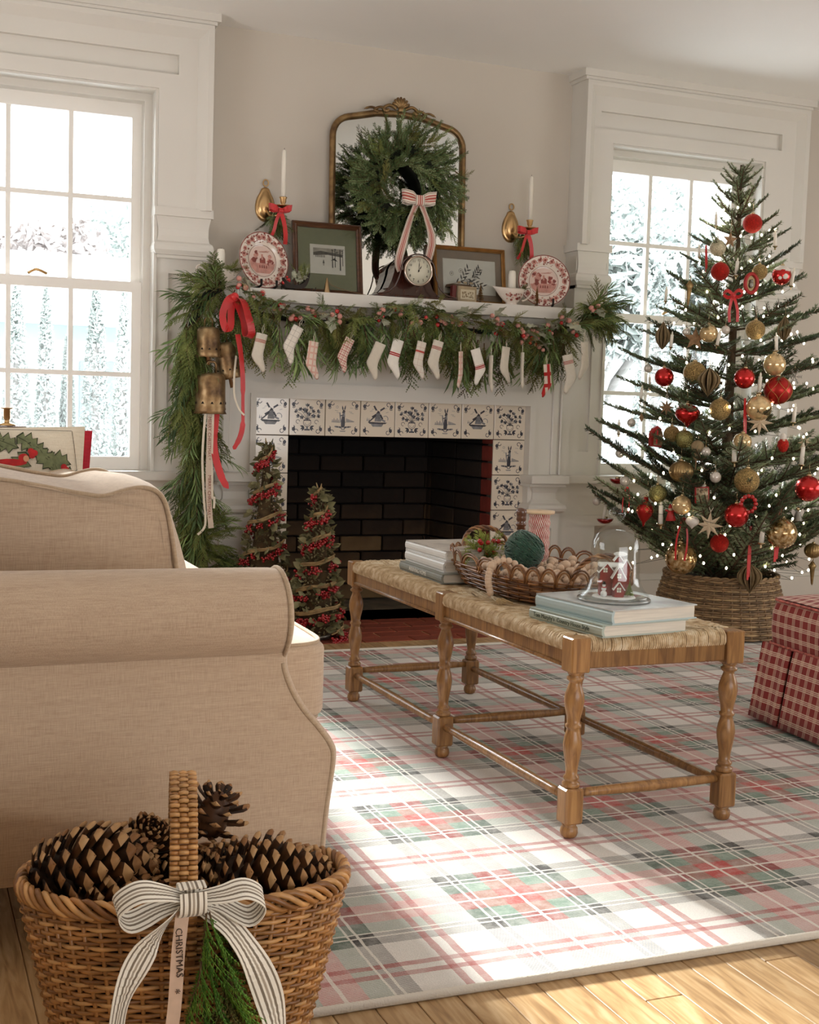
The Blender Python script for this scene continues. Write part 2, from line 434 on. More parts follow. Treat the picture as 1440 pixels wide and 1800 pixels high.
def surround(name, x0, x1, o0, o1, px0, px1):
    root = struct(name); yf = -.05
    m = MB(); panel_face(m, x0, x1, 2.09, H-.04, yf, px0, px1, 2.148, 2.222, .022, YF)
    m.box(x0, o0, yf, YF, 1.64, 2.09); m.box(o1, x1, yf, YF, 1.64, 2.09)
    bevel_frame(m, x0, x1, 1.64, 2.343, yf, .034, .030)
    m.build('header_casing', M_trim, root)
    m = MB(); m.box(x0-.022, x1+.022, yf-.042, YF, H-.030, H); m.box(x0-.010, x1+.010, yf-.030, YF, H-.043, H-.030); m.build('crown_moulding', M_trim, root)
    for a, b in ((x0, o0), (o1, x1)):
        m = MB(); corbel(m, a, b, yf, 1.452, 1.645, CORB); m.box(a, b, -.036, YF, 1.45, 1.644); m.build('corbel', M_trim, root)
        m = MB(); m.box(a, a+.05, -.03, YF, .0, 1.452); m.box(b-.05, b, -.03, YF, 0, 1.452); m.box(a+.05, b-.05, -.016, YF, 0, 1.452)
        m.box(a+.05, b-.05, -.03, YF, 1.395, 1.452); m.box(a+.05, b-.05, -.03, YF, 0, .73)
        m.build('jamb_panel', M_trim, root)
    # stepped bead round the opening
    m = MB()
    for k, (d, y0) in enumerate(((.010, -.040), (.038, .035))):
        for a, b, c, e in ((o0-.001, o0+d, .60, 2.092-d), (o1-d, o1+.001, .60, 2.092-d)): m.box(a, b, y0, .27, c, e)
        m.box(o0, o1, y0, .27, 2.092-d, 2.12)
    m.build('window_bead', M_trim, root)
    # sill, apron and lower bands
    m = MB(); m.box(x0-.012, x1+.012, -.075, .27, .588, .625, .004); m.build('sill', M_trim, root)
    m = MB(); m.box(x0, x1, -.035, YF, .53, .588); m.box(x0, x1, -.022, YF, .445, .53); m.box(x0, x1, -.038, YF, .398, .445); m.build('apron', M_trim, root)
    return root
surround('trim_1', -1.44, -.20, -1.25, -.405, -1.34, -.33)
surround('trim_2', 1.44, 2.63, 1.592, 2.411, 1.528, 2.495)
# wainscot side of right of window and baseboards
for nm, a, b in (('baseboard_back', 1.44, XR), ('baseboard_left_of_hearth', -3.0, -.2)):
    m = MB(); m.box(a, b, .04, YF+.001, 0, .13); m.box(a, b, .05, YF+.001, .13, .16, .003); m.build(nm.replace('_left_of_hearth', '_front'), M_trim, kind='structure')
m = MB(); m.box(2.63, XR, .02, YF+.001, .588, .625); m.box(2.63, XR, .035, YF+.001, .398, .588); m.build('trim_3', M_trim, kind='structure')

# ---------------- sash windows ----------------
M_glass = NT('window_glass'); _g = M_glass.n('ShaderNodeBsdfGlossy'); _g.inputs['Roughness'].default_value = .02
_t = M_glass.n('ShaderNodeBsdfTransparent'); _t.inputs[0].default_value = (.96, .98, .98, 1); _f2 = M_glass.n('ShaderNodeFresnel'); _f2.inputs[0].default_value = 1.3
_mx = M_glass.n('ShaderNodeMixShader'); M_glass.l(_f2.outputs[0], _mx.inputs[0]); M_glass.l(_t.outputs[0], _mx.inputs[1]); M_glass.l(_g.outputs[0], _mx.inputs[2]); M_glass.l(_mx.outputs[0], M_glass.out.inputs[0]); M_glass = M_glass.m
M_sash = P('sash_paint', '#f1eee8', .4, var=(3, .02))
def sash_window(name, x0, x1):
    root = struct(name)
    for nm, z0, z1, y, bot, top in (('upper_sash', 1.325, 2.085, .10, .036, .085), ('lower_sash', .625, 1.362, .065, .045, .040)):
        y0, y1 = y, y+.034; st = .05
        m = MB(); m.box(x0, x0+st, y0, y1, z0, z1); m.box(x1-st, x1, y0, y1, z0, z1)
        b = .04 if nm == 'upper_sash' else .05; tp = .085 if nm == 'upper_sash' else .04
        m.box(x0+st, x1-st, y0, y1, z0, z0+b); m.box(x0+st, x1-st, y0, y1, z1-tp, z1)
        s = m.build(nm, M_sash, root)
        gx0, gx1, gz0, gz1 = x0+st, x1-st, z0+b, z1-tp
        for k in (1, 2):
            x = lerp(gx0, gx1, k/3); MB().box(x-.009, x+.009, y0+.004, y1-.004, gz0, gz1).build('muntin', M_sash, s)
        z = (gz0+gz1)/2
        for k in range(3):
            a, c = lerp(gx0, gx1, k/3)+(.009 if k else 0), lerp(gx0, gx1, (k+1)/3)-(.009 if k < 2 else 0)
            MB().box(a, c, y0+.004, y1-.004, z-.009, z+.009).build('muntin', M_sash, s)
            for e, f in ((gz0, z-.009), (z+.009, gz1)): MB().box(a-.002, c+.002, y0+.015, y0+.018, e-.002, f+.002).build('pane', M_glass, s)
    MB().tube(catmull([(x0*.52+x1*.48-.03, .06, 1.37), (x0*.52+x1*.48, .05, 1.385), (x0*.52+x1*.48+.04, .06, 1.372)], 4), .006, 6).build('sash_latch', M_brass, root)
    return root
sash_window('window_1', -1.225, -.43); sash_window('window_2', 1.617, 2.386)

# ---------------- fireplace surround and mantel ----------------
mant = thing('fireplace_mantel', 'white painted mantel with long shelf around the tiled fireplace opening', 'mantel')
m = MB()  # panel around the tiles, recessed frieze above
m.box(-.199, -.006, -.04, YF, .0, 1.25); m.box(1.246, 1.439, -.04, YF, 0, 1.25)
m.box(-.006, 1.246, -.04, YF, .932, .989); m.box(-.006, 1.246, -.04, YF, 1.235, 1.25)
m.box(-.006, 1.246, -.022, YF, .989, 1.235)
m.build('chimney_panel', M_trim, mant)
m = MB()  # inner bead around tiles
m.box(-.020, .004, -.05, -.0005, 0, .925); m.box(1.236, 1.262, -.05, -.0005, 0, .925); m.box(-.020, 1.262, -.05, -.0005, .925, .942)
m.build('inner_bead', M_trim, mant)
for x0, w_ in ((1.345, .03), (1.385, .012), (-.135, .03), (-.165, .012)): MB().box(x0, x0+w_, -.052, -.038, .625, 1.25, .004).build('pilaster_moulding', M_trim, mant)
for x0, x1 in ((1.226, 1.40), (-.16, .002)):
    m = MB(); m.box(x0-.004, x1+.006, -.115, YF, .588, .625, .003); m.build('block_cap', M_trim, mant)
    m = MB(); corbel(m, x0, x1, -.09, .448, .59, [(0, .0), (.1, .004), (.12, -.018), (.3, -.03), (.5, -.028), (.62, -.012), (.68, .004), (.78, .008), (.86, .004), (.92, -.008), (.94, -.016), (1, -.016)]); m.build('corbel', M_trim, mant)
    m = MB(); panel_face(m, x0+.016, x1-.016, 0, .45, -.07, x0+.05, x1-.05, .12, .39, .012, YF); m.build('plinth', M_trim, mant)
m = MB(); m.box(-.12, 1.36, -.19, YF, 1.30, 1.3475, .003); m.box(-.11, 1.35, -.195, YF, 1.298, 1.3465); m.build('shelf', M_trim, mant)
m = MB(); m.box(-.085, 1.325, -.12, YF, 1.275, 1.298); m.box(-.10, 1.34, -.08, YF, 1.235, 1.275); m.build('bed_moulding', M_trim, mant)

# delft tiles, each its own piece with the motif as thin glaze
T = .155
M_tile = P('tin_glazed_tile', '#e4d9c8', .12, var=(3, .03), coat=.4)
M_ink = P('dark_blue_grey_glaze', '#3a3a44', .3, var=(60, .35)); M_ink2 = P('pale_grey_glaze', '#7f8084', .3, var=(60, .3))
M_grout = P('dark_grout', '#4a3d34', .95)
def leaf2(x, y, L, wd, a):
    ca, sa = cos(a), sin(a); pts = [(0, 0), (.3, .5), (.6, .45), (1, 0), (.6, -.45), (.3, -.5)]
    return [(x+ca*p*L-sa*q*wd, y+sa*p*L+ca*q*wd) for p, q in pts]
def tile_motif(kind):
    m = MB()
    def pol(pts, c=0, lift=.0004):
        m.c = c; m.prism([(x, y) for x, y in pts][::1], -.0003 if _area(pts) < 0 else -.0003, (0, -lift+.0003, 0), (1, 0, 0), (0, 0, 1))
    def _area(p): return 1
    def st(pts, w_=.0016, c=0):
        m.c = c
        for (x0, y0), (x1, y1) in zip(pts[:-1], pts[1:]):
            dx, dy = x1-x0, y1-y0; L = sqrt(dx*dx+dy*dy) or 1; nx, ny = -dy/L*w_/2, dx/L*w_/2
            m.prism([(x0+nx, y0+ny), (x0-nx, y0-ny), (x1-nx, y1-ny), (x1+nx, y1+ny)], -.0003, (0, -.0001, 0))
    def arc(cx, cy, r, a0, a1, w_=.0018, c=0, n=7, r1=None):
        st([(cx+lerp(r, r1 or r, k/n)*cos(lerp(a0, a1, k/n)), cy+lerp(r, r1 or r, k/n)*sin(lerp(a0, a1, k/n))) for k in range(n+1)], w_, c)
    h = .069
    for sx in (-1, 1):
        for sy in (-1, 1):   # ox-head corners
            x, y = sx*(h-.008), sy*(h-.009)
            pol(leaf2(x, y, .022*1, .014, math.atan2(-sy, -sx*.2)+.1*sx), 0); arc(x-sx*.014, y-sy*.001, .008, 0, pi*1.5*sx*sy, .0028, 0)
            arc(x-sx*.002, y-sy*.018, .006, pi/2, pi/2+pi*1.4*sx, .0026, 0)
    if kind == 0:  # windmill
        pol([(-.014, -.012), (.016, -.012), (.010, .024), (-.006, .024)], 1); pol([(-.008, .022), (.012, .022), (.002, .034)], 0)
        for a in (.55, 2.12, 3.69, 5.26):
            c_, s_ = cos(a), sin(a); st([(0.002, .026), (.002+c_*.034, .026+s_*.034)], .002)
            st([(.002+c_*.012-s_*.003, .026+s_*.012+c_*.003), (.002+c_*.034-s_*.003, .026+s_*.034+c_*.003)], .007, 0)
        pol([(-.045, -.014), (.042, -.016), (.034, -.022), (-.036, -.022)], 0); pol([(-.034, -.020), (.028, -.020), (.018, -.034), (-.022, -.034)], 1)
        st([(-.040, -.014), (-.006, .014)], .005, 0); st([(.014, -.002), (.034, -.012)], .008, 1); arc(.034, .0, .012, -.5, 2.4, .003, 1)
        for k in range(5): st([(-.014+k*.006, -.012), (-.009+k*.004, .018)], .0012, 0)
        for k in range(3): pol([(-.05+k*.008, -.010), (-.044+k*.008, -.010), (-.047+k*.008, .006-k*.003)], 1)
        for x, y in ((-.036, .030), (-.028, .038), (.030, .042), (.036, .026)): st([(x, y), (x+.012, y+.003)], .0014, 1)
    elif kind == 1:  # vase of flowers
        pol([(-.012, -.050), (.012, -.050), (.012, -.056), (-.012, -.056)], 0); pol([(-.005, -.050), (.005, -.050), (.004, -.040), (-.004, -.040)], 1)
        arc(0, -.024, .016, 0, 2*pi, .0022, 0, 16); st([(-.016, -.014), (.016, -.014)], .004, 0); arc(0, -.024, .010, pi, 2*pi, .002, 1)
        random.seed(11)
        for k in range(9):
            a = pi*(.08+.84*k/8); L = .046+.01*sin(k*2.1); x, y = cos(a)*L*1.05, -.008+sin(a)*L
            st([(0, -.012), (x*.5, (y-.01)*.5+.004), (x, y)], .0015, 0)
            for q in (-.6, .0, .6): pol(leaf2(x*.9, y*.9, .015, .008, a+q), (k+int(q > 0)) % 2)
        for x, y, r in ((-.008, .026, .013), (.006, .012, .011), (-.024, -.002, .010), (.026, .004, .011)):
            for q in range(5): pol(leaf2(x, y, r, r*.7, q*1.256+.3), q % 2)
        for sx in (-1, 1):
            for a in (.3, -.5, -1.0): pol(leaf2(sx*.012, -.042, .020, .008, (a if sx > 0 else pi-a)), 0)
            arc(sx*.040, -.020, .008, 0, 5, .002, 0)
    else:  # hare sentry standing
        pol([(-.008, -.040), (.008, -.040), (.010, -.018), (.008, .004), (-.004, .006), (-.008, -.014)], 0)
        pol([(-.005, .004), (.010, .004), (.008, .024), (.0, .026)], 1); pol([(-.004, .020), (.008, .018), (.010, .030), (.0, .034)], 0)
        pol(leaf2(.006, .030, .024, .006, 1.35), 0); pol(leaf2(.0, .030, .022, .006, 1.75), 0)
        st([(-.014, .022), (-.010, -.012)], .005, 1); st([(.004, .012), (-.012, .008)], .004, 0)
        st([(-.004, -.038), (-.006, -.048), (.008, -.048), (.005, -.036)], .004, 1)
        st([(-.05, -.018), (-.01, -.020)], .002, 1); st([(.01, -.018), (.05, -.016)], .002, 1)
        for k in range(6):
            x = -.048+k*.007; pol([(x, -.018), (x+.005, -.018), (x+.0035, -.008+.006*(k % 2)), (x+.001, -.008+.006*(k % 2))], 1)
            x = .014+k*.006; pol([(x, -.016), (x+.005, -.016), (x+.005, -.004-.002*k), (x+.001, -.002-.002*k)], 1)
        for sx in (-1, 1):
            for k in range(4): pol(leaf2(sx*(.008+k*.006), -.044+.002*k, .012, .007, (.9 if sx > 0 else pi-.9)-k*.25*sx), k % 2)
        arc(-.026, .044, .005, 0, 2*pi, .0014, 1); pol([(-.014, -.054), (.014, -.054), (.010, -.058), (-.010, -.058)], 1)
        for x, y in ((-.036, .030), (-.028, .022), (.030, .042), (.026, .026), (.032, .020)): st([(x, y), (x+.014, y-.002)], .0014, 1)
    return m.mesh('glaze_picture', [M_ink, M_ink2])
motifs = [tile_motif(k) for k in range(3)]
tile_me = MB().box(-T/2+.0016, T/2-.0016, 0, .010, -T/2+.0016, T/2-.0016, .0012).mesh('tile', M_tile)
ts = thing('tile_surround', 'delft picture tiles framing the black fireplace opening', 'tiles')
MB().box(.0, 8*T, .008, .05, 5*T, 6*T).box(0, T, .008, .05, 0, 5*T).box(7*T, 8*T, .008, .05, 0, 5*T).build('grout_bed', M_grout, ts)
def tile(cx, cz, k, s=1.0):
    t = inst('tile', tile_me, ts, loc=(cx, 0, cz)); inst('glaze_picture', motifs[k], t)
for i in range(8): tile((i+.5)*T, 5.5*T, (0, 1, 2)[i % 3])
for j in range(5):
    tile(.5*T, (4.5-j)*T, (2, 1, 0, 2, 1)[j]); tile(7.5*T, (4.5-j)*T, (2, 1, 0, 2, 1)[j])

# ---------------- plaid rug ----------------
def rug_mat():
    t = NT('plaid_rug_wool'); P_ = .445
    co = t.sep(t.co('Object')); wob = t.math('MULTIPLY_ADD', t.noise(40, 2), .004, -.002)
    R_ = srgb('#b8392f'); G_ = srgb('#6f8a78'); D_ = srgb('#2f2b24'); W_ = srgb('#e6e2dc'); Gp = srgb('#8f9f92')
    h = P_/2
    st = [(0, R_), (.037/h, G_), (.080/h, D_), (.125/h, W_)]
    def axis(v, c, per):
        x = t.math('ADD', v, wob)
        f = t.math('FRACT', t.math('MULTIPLY_ADD', x, 1/per, -c/per+.5)); d = t.math('ABSOLUTE', t.math('SUBTRACT', f, .5))
        d = t.math('MULTIPLY', d, 2.0)
        col = t.ramp(d, st, 'CONSTANT')
        wl = t.ramp(d, [(0, (1,)*4), (.0032/h, (0,)*4), (.0765/h, (1,)*4), (.0815/h, (0,)*4), (.0925/h, (1,)*4), (.0975/h, (0,)*4)], 'CONSTANT')
        rl = t.ramp(d, [(0, (0,)*4), ((h-.0235)/h, (1,)*4), ((h-.0095)/h, (0,)*4)], 'CONSTANT')
        return col, wl, rl
    cx, wx, rx = axis(co[0], -.722, .445); cy, wy, ry = axis(co[1], -3.005, .452)
    # twill: weft/warp alternate on a fine diagonal
    diag = t.math('FRACT', t.math('MULTIPLY', t.math('ADD', co[0], co[1]), 1/.0065)); tw = t.math('GREATER_THAN', diag, .5)
    tw = t.math('MULTIPLY_ADD', tw, .5, .25)
    c = t.mix(tw, cx, cy)
    tw2 = t.math('MULTIPLY_ADD', tw, .4, .45)
    red = srgb('#a8352e')
    c = t.mix(t.math('MULTIPLY', rx, tw2), c, red); c = t.mix(t.math('MULTIPLY', ry, tw2), c, red)
    wh = srgb('#ece8de')
    c = t.mix(t.math('MULTIPLY', t.math('MAXIMUM', wx, wy), .82), c, wh)
    # distressed pile
    nz = t.ramp(t.noise(26, 6, rough=.75), [(.40, (0,)*4), (.62, (1,)*4)])
    c = t.mix(t.math('MULTIPLY', nz, .30), c, srgb('#dcdcd6'))
    nz2 = t.noise(380, 2); t.l(t.mix(.22, c, t.ramp(nz2, [(.3, (.35, .35, .33, 1)), (.7, (1, 1, 1, 1))]), 'MULTIPLY'), t.b.inputs['Base Color'])
    t.b.inputs['Roughness'].default_value = .95; t.b.inputs['Sheen Weight'].default_value = .15
    t.bump(t.noise(420, 2), .5, .002); return t.m
rug = MB().box(-.795, 3.2, -3.318, -.69, 0.0, .010, .003).build('plaid_rug', rug_mat())
tag(rug, 'red green and white plaid wool rug under the rush-seat bench', 'rug')
m = MB()
cs = [(-.80, -3.325), (3.2, -3.325), (3.2, -.683), (-.80, -.683)]
m.tube([(x, y, .0075) for x, y in cs], .0078, 6, closed=True); m.build('binding', P('cream_rug_binding', '#ded8cc', .9, bump=(300, .5, .002)), rug, label='cream binding edge')

# ---------------- linen fabrics ----------------
def linen(name, c0, c1, scale=1.0, rough=.95):
    t = NT(name); a = t.noise(700*scale, 2, t.mapped((1, 1, .06))); b = t.noise(700*scale, 2, t.mapped((.06, .06, 1)))
    f = t.math('MULTIPLY', t.math('ADD', a, b), .5); sl = t.noise(22, 3, t.mapped((.5, .5, 9)))
    f2 = t.math('MULTIPLY_ADD', sl, .25, t.math('MULTIPLY', f, .75))
    t.l(t.ramp(f2, [(.38, srgb(c0)), (.62, srgb(c1))]), t.b.inputs['Base Color'])
    t.b.inputs['Roughness'].default_value = rough; t.b.inputs['Sheen Weight'].default_value = .25; t.b.inputs['Specular IOR Level'].default_value = .2
    t.bump(f, .35, .002); return t.m
M_linen = linen('oatmeal_linen', '#b09983', '#c6b19a')
M_pipe = linen('oatmeal_piping', '#a8927a', '#bea98f')

# ---------------- sofa ----------------
sofa = thing('sofa', 'oatmeal linen sofa with rolled arms, its near arm toward the camera', 'sofa', (0, 0, 0))
def arm(y_out, dirn):
    """rolled arm; y_out = plane of outer side panel, dirn=+1 when the arm's thickness goes to +Y"""
    XB = -2.35
    ctl = [(XB, .145), (-.668, .145), (-.662, .22), (-.652, .306), (-.658, .335), (-.682, .368), (-.706, .396), (-.727, .43), (-.742, .47), (-.742, .50), (XB, .50)]
    # smooth front outline
    fr = catmull([Vector((x, 0, z)) for x, z in ctl[1:10]], 5)
    poly = [(XB, .145)]+[(p.x, p.z) for p in fr]+[(XB, .50)]
    n = len(poly); vs = []; offs = [(0, .016), (.004, .007), (.014, .001), (.03, 0), (.13, 0), (.146, .003), (.157, .010), (.16, .02)]
    cx, cz = -1.4, .32
    for dy, ins in offs:
        for x, z in poly:
            # inset only the front / top edge
            q = 1 if x > XB+.01 else 0
            vs.append((x-ins*q, y_out+dirn*dy, z+(0 if z < .15 else -ins*.2)))
    fs = [tuple(range(n)) if dirn > 0 else tuple(range(n))[::-1]]; L = len(offs)
    for i in range(L-1):
        for k in range(n):
            j = (k+1) % n; q = (i*n+k, i*n+j, (i+1)*n+j, (i+1)*n+k); fs.append(q[::-1] if dirn > 0 else q)
    fs.append(tuple((L-1)*n+k for k in range(n))[::-1] if dirn > 0 else tuple((L-1)*n+k for k in range(n)))
    m = MB(); m.add(vs, fs, True); m.build('arm_panel', M_linen, sofa)
    # roll
    cy, cz, r = y_out+dirn*.055, .552, .0815
    xs = [XB, -1.8, -1.2, -.80, -.765, -.752, -.745, -.744]
    m = MB(); ns = 28; vs = []
    for i, x in enumerate(xs):
        rr = r*(1 if i < 4 else (.99, .965, .93, .90)[i-4])*(1+.012*sin(x*9))
        for k in range(ns):
            a = 2*pi*k/ns; vs.append((x, cy-dirn*cos(a)*rr*1.06, cz+sin(a)*rr*(.96 if sin(a) < 0 else .97)))
    fs = [(i*ns+k, i*ns+(k+1) % ns, (i+1)*ns+(k+1) % ns, (i+1)*ns+k) for i in range(len(xs)-1) for k in range(ns)]
    if dirn < 0: fs = [f[::-1] for f in fs]
    fs.append(tuple((len(xs)-1)*ns+k for k in range(ns))); m.add(vs, fs, True); m.build('arm_roll', M_linen, sofa)
    m = MB(); m.tube([(-.752, cy-dirn*cos(a)*r*1.03, cz+sin(a)*r*.95) for a in [2*pi*k/28 for k in range(28)]], .0042, 6, closed=True)
    MB().tube([(p.x-.012, y_out+dirn*.004-dirn*.0015, p.z) for p in fr[:-4]], .0042, 6).build('piping', M_pipe, sofa)
    m.build('piping', M_pipe, sofa)
arm(-3.05, 1); arm(-1.03, -1)
MB().box(-2.3, -.67, -2.88, -1.2, .145, .325, .012).build('seat_base', M_linen, sofa)
def cushion(name, cx, cy, cz, hx, hy, hz, parent, mat, e=.22, pinch=0, tilt=None, pipe=True, wr=.004, seed=0):
    vs, fs = rbox(cx, cy, cz, hx, hy, hz, e, 44, 26); out = []
    for x, y, z in vs:
        u, v, w_ = (x-cx)/hx, (y-cy)/hy, (z-cz)/hz
        n_ = mnoise.noise(Vector((x*7+seed, y*7, z*7)))*wr
        out.append((x+n_, y+n_, z+n_*1.3+pinch*hz*(1-u*u)*(1-v*v)*(1 if w_ > 0 else -1)))
    m = MB(); m.add(out, fs, True); o = m.build(name, mat, parent); return o
c1 = cushion('seat_cushion', -1.20, -2.42, .398, .60, .455, .076, sofa, M_linen, .14, .12)
c2 = cushion('seat_cushion', -1.20, -1.58, .398, .60, .375, .076, sofa, M_linen, .14, .12)
# T of the near seat cushion in front of the arm
for s_ in (-1, 1):
    sg_ = lambda v: math.copysign(abs(v)**.14, v)
    MB().tube([(-1.20+.60*.982*sg_(cos(2*pi*k/120)), -2.42+.455*.982*sg_(sin(2*pi*k/120)), .398+s_*.076*.93) for k in range(120)], .0042, 6, closed=True).build('piping', M_pipe, c1)
def back_cushion(y0, y1, seed, dz=0):
    """knife: outline in XZ swept along Y with crown in the middle"""
    out = [(-1.20, .47), (-.845, .47), (-.84, .53), (-.848, .60), (-.860, .67), (-.869, .708), (-.885, .730), (-.912, .738), (-.945, .733), (-.985, .722), (-1.03, .727), (-1.10, .740), (-1.16, .750), (-1.26, .760), (-1.30, .74), (-1.27, .54)]
    pts = catmull([Vector((x, 0, z+(dz if z > .6 else 0))) for x, z in out], 5, closed=True)
    cx, cz = -1.03, .58; n = len(pts); vs = []; rows = [(-.004, .90), (0, .975), (.004, .995), (.016, 1.0), (.07, 1.035), (.18, 1.10), (.32, 1.14), (.5, 1.16), (.68, 1.14), (.82, 1.10), (.93, 1.035), (.984, 1.0), (.996, .995), (1.0, .975), (1.004, .90)]
    for t_, s_ in rows:
        y = lerp(y0, y1, t_)
        for p in pts:
            sx = 1+(s_-1)*1.0; nz = mnoise.noise(Vector((p.x*6+seed, y*5, p.z*6)))*.006*(1 if .0 < t_ < 1 else .3)
            px = cx+(p.x-cx)*(sx if p.x > cx else 1+(s_-1)*.4)+nz
            if t_ > .05 and t_ < .95: px += (.76-p.z)*.16*sin(pi*t_)*(1 if p.x > cx else 0)
            vs.append((px, y+.012*mnoise.noise(Vector((p.x*9+seed, 0, p.z*9)))*(1 if t_ < .01 else 0), cz+(p.z-cz)*(1+(s_-1)*.22 if p.z > cz else 1)+nz))
    fs = [(i*n+k, (i+1)*n+k, (i+1)*n+(k+1) % n, i*n+(k+1) % n) for i in range(len(rows)-1) for k in range(n)]
    fs.append(tuple(range(n))); fs.append(tuple((len(rows)-1)*n+k for k in range(n))[::-1])
    m = MB(); m.add(vs, fs, True); o = m.build('back_cushion', M_linen, sofa)
    m = MB()
    for yy in (y0-.001, y1+.001): MB().tube([(cx+(p.x-cx)*1.0, yy, cz+(p.z-cz)*1.0) for p in pts], .0048, 6, closed=True).build('piping', M_pipe, o)
    return o
back_cushion(-2.62, -2.02, 3); back_cushion(-1.97, -1.45, 8, -.035)
m = MB(); m.box(-2.45, -1.30, -3.0, -1.08, .145, .78, .03); m.build('back_frame', M_linen, sofa)
for x, y in ((-.73, -2.98), (-.73, -1.1), (-2.3, -2.98), (-2.3, -1.1)): MB().lathe([(.018, .011 if x > -.8 else 0), (.026, .145)], 12, (x, y, 0)).build('leg', P('dark_walnut_leg', '#2c1a10', .4), sofa)

# patterned pillow against the far arm, red pillow behind it
def pillow(cx, cz, w_, h_, d, mat, name='pillow'):
    vs = []; fs = []; nu, nv = 22, 16
    for sgn in (-1, 1):
        for j in range(nv+1):
            for i in range(nu+1):
                u, v = 2*i/nu-1, 2*j/nv-1; th = ((1-u**4)*(1-v**4))**.55
                pin = 1-.05*(1-abs(u))*0; x = u*w_/2*(1-.05*(1-v*v)**1*0-.045*(1-abs(v))*abs(u)**3); z = v*h_/2*(1-.05*(1-abs(u))*abs(v)**3)
                vs.append((cx+x, sgn*d/2*th+mnoise.noise(Vector((u*3, v*3, sgn)))*.004, cz+z))
    B = (nu+1)*(nv+1)
    for s_ in (0, 1):
        for j in range(nv):
            for i in range(nu):
                a = s_*B+j*(nu+1)+i; q = (a, a+1, a+nu+2, a+nu+1); fs.append(q if s_ == 0 else q[::-1])
    m = MB(); m.add(vs, fs, True); return m
M_canv = linen('cream_pillow_canvas', '#cfc3ad', '#ddd3c0', .8)
pw = thing('throw_pillow', 'cream pillow printed with holly leaves and berries, standing on the sofa', 'pillow', (-1.07, -1.33, .488), rot=(-.1, 0, 0))
pillow(0, .1675, .46, .335, .10, M_canv).build('pillow_body', M_canv, pw)
M_holly = P('holly_print_green', '#6c7250', .9, var=(60, .25)); M_hred = P('holly_print_red', '#b01d1d', .8, var=(60, .2)); M_line = P('print_line_brown', '#3d3426', .9); M_skin = P('printed_skin_tone', '#c98f6e', .9); M_pw = P('printed_white', '#d9d3c6', .9); M_hg2 = P('holly_print_dark', '#31361f', .9)
def ptop(u, v, lift=.0):  # front surface of pillow at local x=u, z=v
    U, V = u/.23, (v-.1675)/.1675; th = max(0, ((1-U**4)*(1-V**4)))**.55; return -.050*th-.0032-lift
def pflat(m, pts, lift=0):
    n = len(pts); m.add([(x, ptop(x, z, lift), z) for x, z in pts], [tuple(range(n))], False)
def hollyleaf(m, x, z, L, a):
    ca, sa = cos(a), sin(a); o = []
    for p, q in ((0, 0), (.15, .28), (.28, .14), (.42, .42), (.56, .2), (.72, .34), (.80, .12), (1, 0), (.80, -.12), (.72, -.34), (.56, -.2), (.42, -.42), (.28, -.14), (.15, -.28)): o.append((x+(ca*p-sa*q)*L, z+(sa*p+ca*q)*L))
    m.c = 4; c_ = (x+ca*L*.5, z+sa*L*.5); pflat(m, [(c_[0]+(px-c_[0])*1.12, c_[1]+(pz-c_[1])*1.14) for px, pz in o][::-1], .0002); m.c = 0; pflat(m, o[::-1], .0006)
    m.c = 4; pflat(m, [(x, z-.0012), (x+ca*L, z+sa*L-.0008), (x+ca*L, z+sa*L+.0008), (x, z+.0012)], .001)
m = MB(); rw = random.Random(4); _pf = pflat
def pflat(m, pts, lift=0): _pf(m, [(x, z+.104) for x, z in pts], lift)
for a, b in (((-.21, .215), (.19, .215)), ((.19, .215), (.21, .02))):
    dx, dz = b[0]-a[0], b[1]-a[1]; m.c = 2
    for k in range(10):
        p = (a[0]+dx*k/10, a[1]+dz*k/10); q = (a[0]+dx*(k+1)/10, a[1]+dz*(k+1)/10); nx, nz = (0, .0014) if abs(dx) > abs(dz) else (.0014, 0)
        pflat(m, [p, q, (q[0]+nx, q[1]+nz), (p[0]+nx, p[1]+nz)], .0004)
hx = [(-.19, .18, .3), (-.15, .19, 0), (-.11, .185, 2.8), (-.06, .20, -.2), (-.02, .19, -.4), (.0, .165, 2.6), (.04, .195, -.5), (.07, .175, -.7), (.10, .16, -1.0), (.12, .14, -.3), (.14, .12, -1.2), (.15, .09, -.2), (.165, .07, -1.6), (.16, .05, -.9), (.175, .03, -1.3), (-.2, .14, -1.2), (.06, .15, -2.0)]
for x, z, a in hx: hollyleaf(m, x, z, .066, a)
m.c = 1
for x, z in ((-.155, .185), (-.145, .178), (-.15, .172), (.075, .155), (.085, .150), (.078, .143), (.165, .112), (.172, .104), (.166, .10), (-.19, .13), (-.185, .12)): pflat(m, [(x+.009*cos(-2*pi*k/9), z+.009*sin(-2*pi*k/9)) for k in range(9)][::-1], .002)
# printed old man with red cap
def disc(x, z, rx, rz, c, l): m.c = c; pflat(m, [(x+rx*cos(2*pi*k/14), z+.048+rz*sin(2*pi*k/14)) for k in range(14)], l)
disc(-.07, .105, .026, .024, 1, .001); disc(-.064, .100, .019, .019, 5, .0016); disc(-.060, .098, .014, .015, 3, .0022); disc(-.052, .078, .020, .018, 5, .0028); disc(-.078, .118, .012, .007, 5, .0026); disc(.02, .075, .045, .010, 1, .001); disc(.055, .088, .014, .012, 1, .0012); disc(.062, .086, .008, .009, 3, .002)
for x, z in ((-.066, .102), (-.055, .101)): disc(x, z, .0022, .0016, 2, .003)
m.build('holly_print', [M_holly, M_hred, M_line, M_skin, M_hg2, M_pw], pw)
p2 = pillow(0, .165, .46, .33, .06, M_red).build('throw_pillow', linen('crimson_pillow_linen', '#8e1424', '#a81d2f', .8)); p2.location = (-1.042, -1.235, .484); p2.rotation_euler = (-.1, .02, 0)
